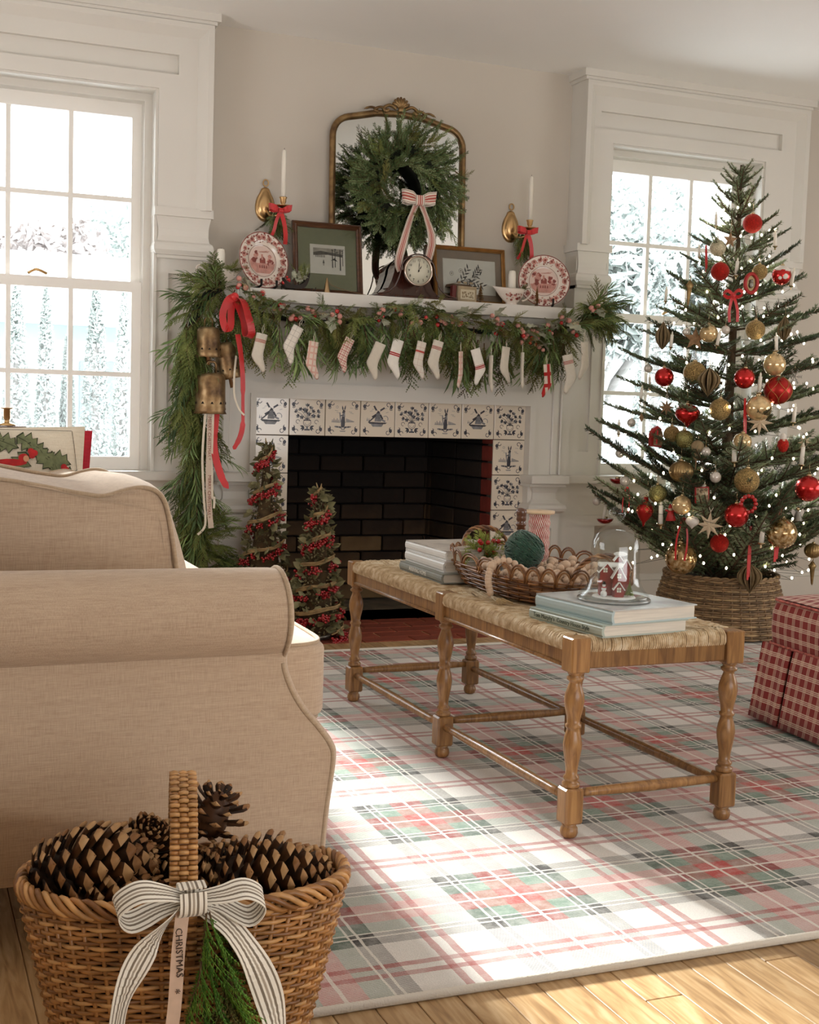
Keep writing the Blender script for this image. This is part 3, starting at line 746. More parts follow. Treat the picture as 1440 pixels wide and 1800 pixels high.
tag(p2, 'plain crimson pillow peeking from behind the holly pillow', 'pillow')

# side table behind the sofa with a little brass candlestick (only its edge is in frame)
M_dkwood = P('dark_stained_wood', '#4a2d1c', .35, var=(14, .3, (1, 1, 8)))
tb = thing('side_table', 'dark side table by the left window carrying a book and candlestick', 'table', (-1.10, -.42, 0))
MB().lathe([(.18, .735), (.185, .74), (.185, .755), (.18, .76)], 28).build('table_top', M_dkwood, tb)
MB().lathe([(.03, .02), (.022, .1), (.02, .3), (.03, .4), (.018, .5), (.022, .735)], 16).build('pedestal', M_dkwood, tb)
MB().lathe([(.14, 0), (.14, .012), (.03, .03)], 24).build('base', M_dkwood, tb)
bk = thing('book', 'small closed book on the side table under the brass candlestick', 'book', (-1.0, -.34, .76), .3)
MB().box(-.10, .07, -.06, .06, 0, .004).box(-.10, .07, -.06, .06, .032, .036).box(-.10, -.096, -.06, .06, 0, .036).build('cover', P('taupe_cloth_cover', '#6b5648', .7), bk)
MB().box(-.096, .066, -.056, .056, .004, .032).build('page_block', P('aged_pages', '#e2d9c6', .9), bk)
cs_ = MB().lathe([(.030, 0), (.031, .004), (.010, .01), (.008, .02), (.012, .026), (.0115, .058), (.021, .061), (.022, .064), (.012, .064), (.010, .05)], 20).build('candlestick', M_brass); cs_.location = (-.978, -.33, .7965)
tag(cs_, 'squat brass candlestick on a book at the left edge of the window', 'candlestick')

# ---------------- rush-seat bench ----------------
M_oak = wood_mat('warm_oak_bench', '#715033', '#906940', '#a67e50', .3, 2, 1.2)
M_rush = P('seagrass_rush', '#c3a274', .75, var=(55, .35, (1, 1, 1)), bump=(220, .6, .002), ramp=[(.3, '#a58a68'), (.5, '#c8b08c'), (.68, '#decfb4')])
bench = thing('bench', 'long oak bench with woven rush seat and six turned legs on the rug', 'bench', (-.0415, -2.10, .0105), rz=radians(1.15))
LP = .6475; BW = .392; BH = .428
prof = [(.0, .0), (.013, .0), (.018, .006), (.019, .014), (.016, .022), (.017, .028), (.0205, .032)]
foot = MB().lathe([(.012, 0), (.017, .004), (.0195, .012), (.018, .021), (.014, .026), (.019, .031)], 20).mesh('foot', M_oak)
turn = [(.017, .108), (.019, .112), (.019, .118), (.013, .122), (.017, .127), (.017, .131), (.0125, .136), (.013, .150), (.0165, .170), (.0195, .188), (.0205, .200), (.018, .216), (.0145, .228), (.0135, .234), (.017, .237), (.017, .242), (.0135, .245), (.0150, .258), (.0190, .276), (.0215, .292), (.0205, .306), (.016, .320), (.0125, .330), (.012, .334), (.018, .338), (.0185, .343), (.013, .347), (.0165, .351), (.0175, .356)]
def leg_mesh():
    m = MB(); m.lathe([(.012, 0), (.017, .004), (.0195, .012), (.018, .021), (.014, .026), (.018, .031)], 20)
    m.box(-.0215, .0215, -.0215, .0215, .031, .108, .004); m.lathe(turn, 20); m.box(-.0225, .0225, -.0225, .0225, .355, BH, .0025)
    return m.mesh('leg', M_oak)
lm = leg_mesh()
for i in range(3):
    for k in (0, 1): inst('leg', lm, bench, loc=(k*BW, (1-i)*LP, 0))
for i in range(2):
    for k in (0, 1):
        x = k*BW; y0, y1 = (1-i-1)*LP+.0225, (1-i)*LP-.0225
        m = MB(); m.box(x-.014, x+.014, y0, y1, .362, .404, .002); s_ = -1 if k == 0 else 1
        m.tube([(x+s_*.015, y0, .3655), (x+s_*.015, y1, .3655)], .0042, 8); m.build('side_rail', M_oak, bench)
        ym = (y0+y1)/2
        MB().tube([(x, y0, .082), (x, y0+.05, .082), (x, ym, .082), (x, y1-.05, .082), (x, y1, .082)], [.0085, .0100, .0125, .0100, .0085], 12).build('stretcher', M_oak, bench)
for i in range(3):
    y = (1-i)*LP
    MB().tube([(.0215, y, .094), (.06, y, .094), (BW/2, y, .094), (BW-.06, y, .094), (BW-.0215, y, .094)], [.0085, .010, .0128, .010, .0085], 12).build('cross_stretcher', M_oak, bench)
    if i != 1: MB().box(.0225, BW-.0225, y-.013, y+.013, .362, .404, .002).build('end_rail', M_oak, bench)
# woven rush: strands wrap the rail and run to the diagonal seam
def rush(y0, y1):
    m = MB(); rr = random.Random(int(y0*100)); x0, x1 = -.021, BW+.021; yl, yh = y0+.004, y1-.004
    cy = (yl+yh)/2; hw = (x1-x0)/2; cx = (x0+x1)/2; pit = .0052
    def strand(p_edge, inward, length):
        # p_edge on the outer rail line, goes up over and inward
        j = rr.uniform(-.0009, .0009); o = Vector((p_edge[0], p_edge[1], 0)); d = Vector((inward[0], inward[1], 0)); s_ = Vector((-d.y, d.x, 0))*j
        T_ = .4265+rr.uniform(-.0012, .0012)
        sag = min(.006, length*.05); sk = s_*rr.uniform(2, 5)
        pts = [o+d*.004+Vector((0, 0, .398))+s_, o+Vector((0, 0, .405))+s_, o+d*.001+Vector((0, 0, T_-.009))+s_, o+d*.008+Vector((0, 0, T_-.001)), o+d*.022+Vector((0, 0, T_+.0015))+sk]
        if length > .05: pts += [o+d*length*.55+Vector((0, 0, T_-sag*.6))+sk, o+d*length+Vector((0, 0, T_-sag))]
        else: pts += [o+d*max(length, .026)+Vector((0, 0, T_))]
        m.tube(pts, .0031, 5, cap=False)
    n = int((yh-yl)/pit)
    for k in range(n+1):
        y = yl+(yh-yl)*k/n
        if min(abs(y-y0), abs(y1-y)) < .024: # notched beside the legs
            x0_, x1_ = x0+.044, x1-.044
            continue
        L = min(hw, min(y-yl, yh-y)+.004)
        strand((x0, y), (1, 0), L); strand((x1, y), (-1, 0), L)
    n = int((x1-x0)/pit)
    for k in range(n+1):
        x = x0+(x1-x0)*k/n
        L = min(x-x0, x1-x, (yh-yl)/2)+.004
        if min(x-x0, x1-x) < .045: continue
        e0 = 0 if y0 > -LP+.01 else -.019; e1 = 0 if y1 < LP-.01 else .019
        strand((x, yl+e0), (0, 1), L-e0); strand((x, yh+e1), (0, -1), L+e1)
    m.box(x0+.02, x1-.02, yl+.01, yh-.01, .402, .418)
    m.build('rush_seat', M_rush, bench)
rush(-LP, 0); rush(0, LP)

# ---------------- skirted red plaid ottoman ----------------
def gingham():
    t = NT('red_cream_tattersall'); g = t.sep(t.co('UV'))
    def lines(v, per):
        f = t.math('FRACT', t.math('MULTIPLY', v, 1/per))
        return t.ramp(f, [(0, (.0,)*4), (.52, (1,)*4), (.59, (.0,)*4), (.66, (1,)*4), (.73, (0,)*4), (.80, (1,)*4), (.87, (0,)*4)], 'CONSTANT'), t.ramp(f, [(0, (0,)*4), (.48, (1,)*4), (.91, (0,)*4)], 'CONSTANT')
    a, ab = lines(g[0], .0345); b, bb = lines(g[1], .0345)
    base = t.mix(t.math('MULTIPLY', t.math('ADD', ab, bb), .28), srgb('#8c1f1a'), srgb('#bd5d50'))
    c = t.mix(t.math('MULTIPLY', a, .55), base, srgb('#e6d3bb')); c = t.mix(t.math('MULTIPLY', b, .8), c, srgb('#ead9c2'))
    t.l(c, t.b.inputs['Base Color']); t.b.inputs['Roughness'].default_value = .9; t.b.inputs['Sheen Weight'].default_value = .2
    t.bump(t.noise(500, 2), .3, .002); return t.m
M_ging = gingham()
def uvgrid(m_, name, parent, uv, label=None):
    me = m_.mesh(name, M_ging); ul = me.uv_layers.new(name='uv')
    for lp in me.loops: ul.data[lp.index].uv = uv[lp.vertex_index]
    return inst(name, me, parent, label=label)
ott = thing('ottoman', 'red and cream checked skirted ottoman at the right edge', 'ottoman', (1.05, -1.965, 0), rz=radians(-4))
OX, OY = .62, .62   # extends to +X and -Y from its visible corner
def ring(inset, z, wob=0, ph=0, n=26, rc=.05):
    pts = []; a, b = inset, inset
    cor = [(a+rc, -a-rc, pi/2, pi), (a+rc, -OY+a+rc, pi, 1.5*pi), (OX-a-rc, -OY+a+rc, 1.5*pi, 2*pi), (OX-a-rc, -a-rc, 0, pi/2)]
    for i, (cx, cy, a0, a1) in enumerate(cor):
        for k in range(7):
            t_ = lerp(a0, a1, k/6); pts.append((cx+rc*cos(t_), cy+rc*sin(t_)))
        nx = cor[(i+1) % 4]; p0 = pts[-1]; p1 = (nx[0]+rc*cos(nx[2]), nx[1]+rc*sin(nx[2]))
        for k in range(1, 10): pts.append((lerp(p0[0], p1[0], k/10), lerp(p0[1], p1[1], k/10)))
    return [(x, y, z) for x, y in pts]
def shell(rows, name, label=None, top=False):
    m_ = MB(); n = len(rows[0]); vs = [p for r_ in rows for p in r_]; uv = []; acc = [0]
    for k in range(1, n+1): acc.append(acc[-1]+(Vector(rows[0][k % n])-Vector(rows[0][k-1])).length)
    h_ = 0
    for i, r_ in enumerate(rows):
        if i: h_ += (Vector(r_[0])-Vector(rows[i-1][0])).length
        uv += [(acc[k], -h_) for k in range(n)]
    fs = [(i*n+k, i*n+(k+1) % n, (i+1)*n+(k+1) % n, (i+1)*n+k) for i in range(len(rows)-1) for k in range(n)]
    m_.add(vs, fs, True)
    return uvgrid(m_, name, ott, uv, label)
shell([ring(.022, .375), ring(.010, .365), ring(.004, .34), ring(.003, .29), ring(.006, .25), ring(.010, .242)], 'box_side')
# top cushion
m_ = MB(); n = 18; vs = []; uv = []
for j in range(n+1):
    for i in range(n+1):
        u, v = i/n, j/n; x, y = .012+u*(OX-.024), -.012-v*(OY-.024)
        # round the corners
        ex, ey = min(x, OX-x)-.01, min(-y, OY+y)-.01; z = .378+.020*(min(1, ex/.12)*min(1, ey/.12))**.5 if ex > 0 and ey > 0 else .372
        if ex < .05 and ey < .05:
            q = Vector((.05-ex, .05-ey)).length
            if q > .05: sx = (1 if x < OX/2 else -1)*(q-.05)*(.05-ex)/q; sy = (-1 if y > -OY/2 else 1)*(q-.05)*(.05-ey)/q; x += sx; y += sy
        vs.append((x, y, z)); uv.append((x, y))
fs = [(j*(n+1)+i, (j+1)*(n+1)+i, (j+1)*(n+1)+i+1, j*(n+1)+i+1) for j in range(n) for i in range(n)]
m_.add(vs, fs, True); uvgrid(m_, 'cushion_top', ott, uv)
M_gpipe = P('red_check_piping', '#b4645a', .85, var=(90, .5))
MB().tube(ring(.010, .374), .0042, 6, closed=True).build('piping', M_gpipe, ott)
MB().tube(ring(.003, .245), .0040, 6, closed=True).build('piping', M_gpipe, ott)
def skirt_panel(pts2, name='skirt_panel'):
    m_ = MB(); n = len(pts2); rows = []; zz = (.243, .20, .14, .08, .022)
    for i, z in enumerate(zz): rows.append([(x-(.0+.010*i)*nx_, y-(.010*i)*ny_, z) for x, y, nx_, ny_ in pts2])
    rows2 = [[(x+.004*q[2], y+.004*q[3], z) for (x, y, z), q in zip(r_, pts2)] for r_ in rows[::-1]]
    allr = rows+rows2; uv = []; acc = [0]
    for k in range(1, n): acc.append(acc[-1]+(Vector(rows[0][k])-Vector(rows[0][k-1])).length)
    for i, r_ in enumerate(allr):
        for k in range(n): uv.append((acc[k]+.007, -r_[k][2]))
    vs = [p for r_ in allr for p in r_]; L = len(allr)
    fs = [(i*n+k, i*n+k+1, ((i+1) % L)*n+k+1, ((i+1) % L)*n+k) for i in range(L) for k in range(n-1)]
    m_.add(vs, fs, True); uvgrid(m_, name, ott, uv)
ns_ = 14
# left face (normal -X): short piece near the far corner, pleat gap, then a long piece
skirt_panel([(.002+.002*sin(k*.9), lerp(-.002, -.145, k/ns_), 1, 0) for k in range(ns_+1)])
skirt_panel([(.0, lerp(-.158, -OY, k/ns_), 1, 0) for k in range(ns_+1)])
skirt_panel([(lerp(0, OX*.47, k/ns_), -OY, 0, 1) for k in range(ns_+1)]); skirt_panel([(lerp(OX*.5, OX, k/ns_), -OY, 0, 1) for k in range(ns_+1)])
skirt_panel([(OX, lerp(-OY, 0, k/ns_), -1, 0) for k in range(ns_+1)]); skirt_panel([(lerp(OX, 0, k/ns_), 0, 0, -1) for k in range(ns_+1)])
MB().box(.03, OX-.03, -OY+.03, -.03, .05, .36).build('inner_frame', P('dark_hessian', '#2a1b16', .9), ott)
for x, y in ((.05, -.05), (.05, -OY+.05), (OX-.05, -.05), (OX-.05, -OY+.05)): MB().box(x-.02, x+.02, y-.02, y+.02, .01, .06).build('foot', M_dkwood, ott)

# ---------------- greenery: sprig meshes shared by garland, wreath and tree ----------------
def P2(name, c0, c1, c2, rough=.6, sc=18, tr=0):
    t = NT(name); oi = t.n('ShaderNodeObjectInfo'); f = t.math('MULTIPLY_ADD', oi.outputs['Random'], .45, t.math('MULTIPLY', t.noise(sc, 3), .65))
    t.l(t.ramp(f, [(.28, srgb(c0)), (.52, srgb(c1)), (.78, srgb(c2))]), t.b.inputs['Base Color']); t.b.inputs['Roughness'].default_value = rough
    t.b.inputs['Specular IOR Level'].default_value = .3
    if tr: t.b.inputs['Subsurface Weight'].default_value = 0
    return t.m
M_cedar = P2('cedar_green', '#414d22', '#69763a', '#969f5c'); M_strap = P2('long_leaf_green', '#35492a', '#587040', '#80955c')
M_fir = P2('fir_green', '#3b4b2e', '#637a4a', '#93a674', .55); M_noble = P2('noble_fir_green', '#394532', '#60704f', '#a0ac88', .5)
M_dry = P2('olive_brown_cedar', '#3f3c1c', '#6b6a35', '#8d8a4c')
def twig3(m, a, b, r0, r1=.0003):
    d = (b-a)
    if d.length < 1e-6: return
    u = d.orthogonal().normalized(); w_ = d.cross(u).normalized()
    vs = [a+u*r0, a-u*r0*.5+w_*r0*.87, a-u*r0*.5-w_*r0*.87, b+u*r1, b-u*r1*.5+w_*r1*.87, b-u*r1*.5-w_*r1*.87]
    m.add(vs, [(0, 1, 4, 3), (1, 2, 5, 4), (2, 0, 3, 5)], True)
def blade(m, a, b, n_, w_):
    d = b-a; s_ = d.cross(n_)
    if s_.length < 1e-9: s_ = d.orthogonal()
    s_ = s_.normalized()*w_; mid = a+d*.55
    m.add([a, mid+s_, b, mid-s_+n_*w_*.3], [(0, 1, 2), (0, 2, 3)], False)
def cedar(seed, L=.15, droop=.25):
    r = random.Random(seed); m = MB(); n = 15; pts = [Vector((L*k/n, .01*sin(k*.5+seed), -droop*L*(k/n)**2)) for k in range(n+1)]
    m.c = 1; m.tube(pts, [.0016*(1-k/n)+.0005 for k in range(n+1)], 4); m.c = 0
    for k in range(1, n+1):
        for s_ in (-1, 1):
            l = L*.36*(1-abs(k/n-.35)*.95)*r.uniform(.7, 1.1); a = r.uniform(.5, .85); d = Vector((cos(a), s_*sin(a), r.uniform(-.25, .1))).normalized()
            b0 = pts[k]; q = max(3, int(l/.0065)); prev = b0
            for j in range(1, q+1):
                p = b0+d*l*j/q+Vector((0, 0, -.3*l*(j/q)**2)); twig3(m, prev, p, .0016)
                for s2 in (-1, 1):
                    a2 = a*s_+s2*.65; e = Vector((cos(a2), sin(a2), r.uniform(-.2, .15)))*(l*.34*(1-j/q*.6)); twig3(m, p, p+e, .0015)
                prev = p
    return m.mesh('cedar_sprig', [M_cedar if seed % 4 else M_dry, M_twig])
def strap(seed, L=.13):
    r = random.Random(seed); m = MB(); m.c = 1
    pts = [Vector((L*k/8, 0, -.12*L*(k/8)**2)) for k in range(9)]; m.tube(pts, .0014, 4); m.c = 0
    for k in range(16):
        p = pts[min(8, 1+k//2)]; s_ = -1 if k % 2 else 1; a = r.uniform(.15, .55)*s_; l = r.uniform(.045, .075)
        d = Vector((cos(a), sin(a), r.uniform(-.35, .2))).normalized(); u = d.cross(Vector((0, 0, 1))).normalized(); w_ = r.uniform(.0022, .0034)
        a0, a1, a2, a3 = p, p+d*l*.35, p+d*l*.75+Vector((0, 0, -.12*l)), p+d*l+Vector((0, 0, -.3*l))
        m.add([a0, a1+u*w_, a2+u*w_*.8, a3, a2-u*w_*.8, a1-u*w_, a1+Vector((0, 0, -.0012)), a2+Vector((0, 0, -.0012))], [(0, 6, 1), (0, 5, 6), (1, 6, 7, 2), (6, 5, 4, 7), (2, 7, 3), (7, 4, 3)], True)
    return m.mesh('leafy_sprig', [M_strap, M_twig])
def fir(seed, L=.13, nl=.016, side=3, mat=None, dens=.0026, up=0):
    r = random.Random(seed); m = MB()
    def stem(p0, d, l, rr, dr):
        n = max(3, int(l/.02)); pts = [p0+d*l*k/n+Vector((0, 0, dr*l*(k/n)**2)) for k in range(n+1)]
        m.c = 1; m.tube(pts, [rr*(1-.7*k/n) for k in range(n+1)], 4); m.c = 0
        q = int(l/dens); side_ = d.cross(Vector((0, 0, 1))).normalized(); upv = side_.cross(d).normalized()
        for k in range(q):
            t = k/q; i = min(n-1, int(t*n)); p = pts[i].lerp(pts[i+1], t*n-i)
            for j in range(3):
                a = r.uniform(-.35, pi+.35) if up else r.uniform(0, 2*pi)
                o = side_*cos(a)+upv*sin(a); e = (o*.85+d*r.uniform(.45, .8)).normalized()*nl*r.uniform(.75, 1.05)*(1 if t < .9 else .8)
                blade(m, p, p+e, o.cross(d), .0011)
        return pts
    pts = stem(Vector((0, 0, 0)), Vector((1, 0, 0)), L, .0022, .05 if up else -.12)
    for k in range(side):
        t = .15+.7*k/max(1, side); s_ = -1 if k % 2 else 1; p = pts[int(t*(len(pts)-1))]; a = r.uniform(.6, .9)*s_
        stem(p, Vector((cos(a), sin(a), r.uniform(-.1, .12))).normalized(), L*(1-t)*r.uniform(.6, .8), .0014, .05 if up else -.1)
    return m.mesh('fir_sprig', [mat or M_fir, M_twig])
CED = [cedar(k, .15, .15+.06*k) for k in range(5)]; STR = [strap(k) for k in range(3)]
FIR = [fir(20+k, .13, .015, 3) for k in range(4)]
def place(me, name, parent, pos, d, roll=0, scale=1):
    d = Vector(d).normalized(); x = d; up = Vector((0, 0, 1)) if abs(d.z) < .93 else Vector((0, -1, 0))
    y = up.cross(x).normalized(); z = x.cross(y); M_ = Matrix((x, y, z)).transposed().to_4x4(); M_ = M_ @ Matrix.Rotation(roll, 4, 'X')
    o = bpy.data.objects.new(name, me); COL.objects.link(o); o.parent = parent; o.rotation_mode = 'QUATERNION'
    o.location = pos; o.rotation_quaternion = M_.to_quaternion(); o.scale = (scale,)*3; return o
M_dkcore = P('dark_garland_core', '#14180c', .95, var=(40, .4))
M_berry = P('frosted_pink_berry', '#c58a7e', .45, var=(90, .25)); M_rberry = P('red_berry', '#b3201f', .25, coat=.5)
M_silverleaf = P('frosted_sage_leaf', '#a8aa94', .6, var=(70, .3)); M_vine = P('pale_vine', '#b7a37c', .7, var=(60, .25))
berry_me = MB().ball((0, 0, 0), .0085, 10, 7).mesh('berry', M_berry); rberry_me = MB().ball((0, 0, 0), .0072, 10, 7).mesh('berry', M_rberry)
def leafmesh(name, L, W, mat, lobes=True, curl=.2):
    m = MB(); out = [(0, .0), (.12, .3), (.25, .22), (.42, .5), (.55, .28), (.72, .36), (.82, .12), (1, 0)] if lobes else [(0, 0), (.2, .3), (.45, .48), (.75, .34), (1, 0)]
    vs = []; n = len(out)
    for sgn in (1, -1):
        for t, q in out: vs.append((t*L, sgn*q*W, -curl*L*t*t+abs(q)*W*.25))
    mid = [(t*L, 0, -curl*L*t*t) for t, q in out]; vs += mid
    fs = []
    for i in range(n-1):
        fs.append((2*n+i, 2*n+i+1, i+1, i)); fs.append((2*n+i+1, 2*n+i, n+i, n+i+1))
    m.add(vs, fs, True); k = len(m.v); m.add([(x, y, z-.0006) for x, y, z in vs], [f[::-1] for f in fs], True)
    return m.mesh(name, mat)
sleaf = leafmesh('frosted_leaf', .045, .036, M_silverleaf)
def curl_me():
    m = MB(); m.tube([(.02+.006*cos(t*.9)+t*.0012, .006*sin(t*.9), t*.0012) for t in [k*.55 for k in range(26)]], .0011, 4); m.tube([(0, 0, 0), (.012, 0, .003), (.026, 0, 0)], .0011, 4); return m.mesh('vine_curl', M_vine)
curl = curl_me()
R = random.Random(17)
gar = thing('garland', 'green cedar garland with frosted berries draped along the mantel shelf', 'garland', (0, 0, 0))
core = [(-.15, -.19, 1.33), (-.03, -.225, 1.285), (.2, -.225, 1.265), (.4, -.225, 1.28), (.6, -.235, 1.305), (.8, -.225, 1.27), (1.0, -.225, 1.262), (1.2, -.225, 1.268), (1.35, -.21, 1.30), (1.44, -.17, 1.35), (1.49, -.15, 1.33)]
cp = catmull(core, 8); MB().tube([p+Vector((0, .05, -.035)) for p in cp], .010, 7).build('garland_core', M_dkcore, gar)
def along(pts, t):
    f = t*(len(pts)-1); i = min(len(pts)-2, int(f)); return pts[i].lerp(pts[i+1], f-i)
for k in range(298):
    t = R.random() if k > 100 else k/100; p = along(cp, t)
    typ = R.random(); x = p.x
    low = .25+.75*abs(sin(x*7.5+.6))
    if k % 9 == 0: d = (R.uniform(-.9, .9), R.uniform(-.5, .0), R.uniform(.35, .8))      # tips over the shelf edge
    elif k % 3 == 0: d = (R.uniform(-.9, .9), R.uniform(-.55, -.1), R.uniform(-.7, .1))
    else: d = (R.uniform(-.4, .4), R.uniform(-.4, .05), -1)
    if x > 1.34: d = (R.uniform(.0, 1.1), R.uniform(-.7, 0), R.uniform(-1.3, .6))
    if k < 100: d = (R.uniform(-1, 1), -.75, R.uniform(-.35, .45))
    sc = R.uniform(.75, 1.15)*(1.3 if d[2] == -1 else .95 if k % 9 else .5)
    if k < 100: sc = R.uniform(.5, .75)
    if x > 1.34: sc = R.uniform(.75, 1.1)
    off = Vector((R.uniform(-.02, .02), R.uniform(-.035, .01), R.uniform(-.04, .025)))
    if d[2] == -1: off.z -= R.uniform(0, .08)*low
    me = CED[R.randrange(5)] if typ < .62 else STR[R.randrange(3)]
    if typ > .93: me = FIR[0]
    place(me, 'sprig', gar, p+off, d, R.uniform(-.9, .9), sc)
clusters = [(-.12, 1.36), (-.05, 1.31), (.03, 1.285), (.075, 1.25), (.16, 1.265), (.24, 1.25), (.44, 1.265), (.50, 1.285), (.60, 1.26), (.70, 1.255), (.76, 1.265), (.95, 1.27), (.97, 1.235), (1.06, 1.235), (1.12, 1.23), (1.19, 1.25), (1.26, 1.28), (1.30, 1.255), (1.40, 1.335), (1.08, 1.21), (1.16, 1.185)]
for i, (x, z) in enumerate(clusters):
    y = -.262-R.uniform(0, .02)
    for q in range(4 if i % 3 else 5): inst('berry', rberry_me if (q+i) % 3 == 0 else berry_me, gar, loc=(x+R.uniform(-.028, .028), y-R.uniform(0, .016), z+R.uniform(-.026, .022)), scale=R.uniform(1.0, 1.4))
    for q in range(3 if i % 2 else 2): place(sleaf, 'frosted_leaf', gar, (x+R.uniform(-.02, .02), y+.004, z+R.uniform(-.02, .02)), (R.uniform(-1, 1), -.35, R.uniform(-.9, .7)), R.uniform(-.6, .6), R.uniform(1.1, 1.7))
    if i % 2 == 0: place(curl, 'vine_curl', gar, (x+R.uniform(-.02, .02), y-.008, z), (R.uniform(-.8, .8), -.3, R.uniform(-.8, .2)), R.uniform(0, 6), 1)

sw = thing('swag', 'long green cedar swag hanging down the left side of the mantel', 'garland', (0, 0, 0))
sp = catmull([(-.18, -.19, 1.35), (-.27, -.20, 1.26), (-.30, -.20, 1.1), (-.285, -.20, .95), (-.27, -.19, .8), (-.27, -.19, .62), (-.26, -.18, .48), (-.24, -.17, .36), (-.22, -.16, .20)], 8)
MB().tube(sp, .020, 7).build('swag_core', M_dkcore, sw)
for k in range(270):
    t = R.random()**.9 if k > 40 else k/40; p = along(sp, t)
    side_ = R.uniform(-1, .75); 
    d = (side_, R.uniform(-.45, .1), R.uniform(-1.3, -.25))
    if t < .12: d = (R.uniform(-1, .4), -.3, R.uniform(-.8, .6))
    if t > .80 and side_ > .1: d = (R.uniform(.5, 1.0), R.uniform(-.5, 0), R.uniform(-.2, .6))
    typ = R.random(); me = CED[R.choice((1, 2, 3, 1))] if typ < .68 else STR[R.randrange(3)]
    place(me, 'sprig', sw, p+Vector((R.uniform(-.03, .02), R.uniform(-.03, .02), 0)), d, R.uniform(-1, 1), R.uniform(.75, 1.15))

# ---------------- ribbons ----------------
def stripe_mat(name, base, stops):
    t = NT(name); u = t.sep(t.co('UV'))[0]; t.l(t.ramp(u, [(0, srgb(base))]+[(p, srgb(c)) for p, c in stops], 'CONSTANT'), t.b.inputs['Base Color'])
    t.b.inputs['Roughness'].default_value = .8; t.b.inputs['Sheen Weight'].default_value = .2; t.bump(t.noise(600, 2), .2, .001); return t.m
M_rstripe = stripe_mat('red_ticking_ribbon', '#ded2c4', [(.06, '#5d3a30'), (.10, '#ded2c4'), (.24, '#b0564a'), (.34, '#ded2c4'), (.42, '#b0564a'), (.58, '#ded2c4'), (.66, '#b0564a'), (.76, '#ded2c4'), (.90, '#5d3a30'), (.94, '#ded2c4')])
M_kstripe = stripe_mat('grey_ticking_ribbon', '#e9e3d6', [(.09, '#7a6e5e'), (.16, '#e9e3d6'), (.30, '#7a6e5e'), (.39, '#e9e3d6'), (.46, '#a69a89'), (.54, '#e9e3d6'), (.61, '#7a6e5e'), (.70, '#e9e3d6'), (.84, '#7a6e5e'), (.91, '#e9e3d6')])
M_cream = P('cream_ribbon', '#dcd2bf', .8, sheen=.2, var=(40, .06)); M_text = P('ribbon_print_red_brown', '#8a5345', .8); M_beige = P('sheer_beige_ribbon', '#cdaf98', .7, var=(60, .08)); M_dktxt = P('ink_brown', '#3b2b22', .8)
def bow_loops(root, mat, c, size, w_, sx=1, flat=True, ang=0.0, knot=True, name='loop'):
    c = Vector(c)
    for s_ in (-1, 1):
        if flat: # ribbon width vertical, loop goes out and returns behind
            pts = [c, c+Vector((s_*size*.45, -.018, .006)), c+Vector((s_*size*.9, -.016, .012)), c+Vector((s_*size, .002, .014)), c+Vector((s_*size*.85, .016, .010)), c+Vector((s_*size*.4, .014, .004)), c+Vector((0, .004, 0))]
            wd = Vector((s_*.12, 0, 1)); P_ = catmull(pts, 5); ws = [w_*(.45+.55*min(1, abs((p-c).x)/(size*.5))) for p in P_]
            MB().ribbon(P_, ws, .0005, wd).build(name, mat, root)
        else:   # open teardrop loop seen from the front
            h = size*.42; pts = [c, c+Vector((s_*size*.4, -.01, h*.55)), c+Vector((s_*size*.85, -.012, h*.75)), c+Vector((s_*size*1.02, -.006, .0)), c+Vector((s_*size*.8, .0, -h*.8)), c+Vector((s_*size*.4, .0, -h*.4)), c+Vector((0, 0, -.002))]
            P_ = catmull(pts, 6); ws = [w_*(.5+.5*min(1, abs((p-c).x)/(size*.6))) for p in P_]; MB().ribbon(P_, ws, .0005, Vector((.12, 1, .5))).build(name, mat, root)
    if knot:
        m = MB(); kw = w_*.32; pts = [c+Vector((0, -.012, w_*.36)), c+Vector((0, -.016, 0)), c+Vector((0, -.012, -w_*.36)), c+Vector((0, .004, -w_*.38)), c+Vector((0, .008, 0)), c+Vector((0, .004, w_*.38)), c+Vector((0, -.012, w_*.36))]
        m.ribbon(catmull(pts, 3), w_*.75, .0008, Vector((1, 0, 0))).build('knot', mat, root)
def text_me(s_, size, mat, ext=.0003, align='CENTER'):
    cu = bpy.data.curves.new('lettering', 'FONT'); cu.body = s_; cu.size = size; cu.extrude = ext; cu.align_x = align; cu.align_y = 'CENTER'; cu.resolution_u = 2
    o = bpy.data.objects.new('lettering', cu); COL.objects.link(o); dg = bpy.context.evaluated_depsgraph_get(); me = bpy.data.meshes.new_from_object(o.evaluated_get(dg)); me = me
    bpy.data.objects.remove(o); bpy.data.curves.remove(cu); me.materials.clear(); me.materials.append(mat); me.name = 'lettering'; return me

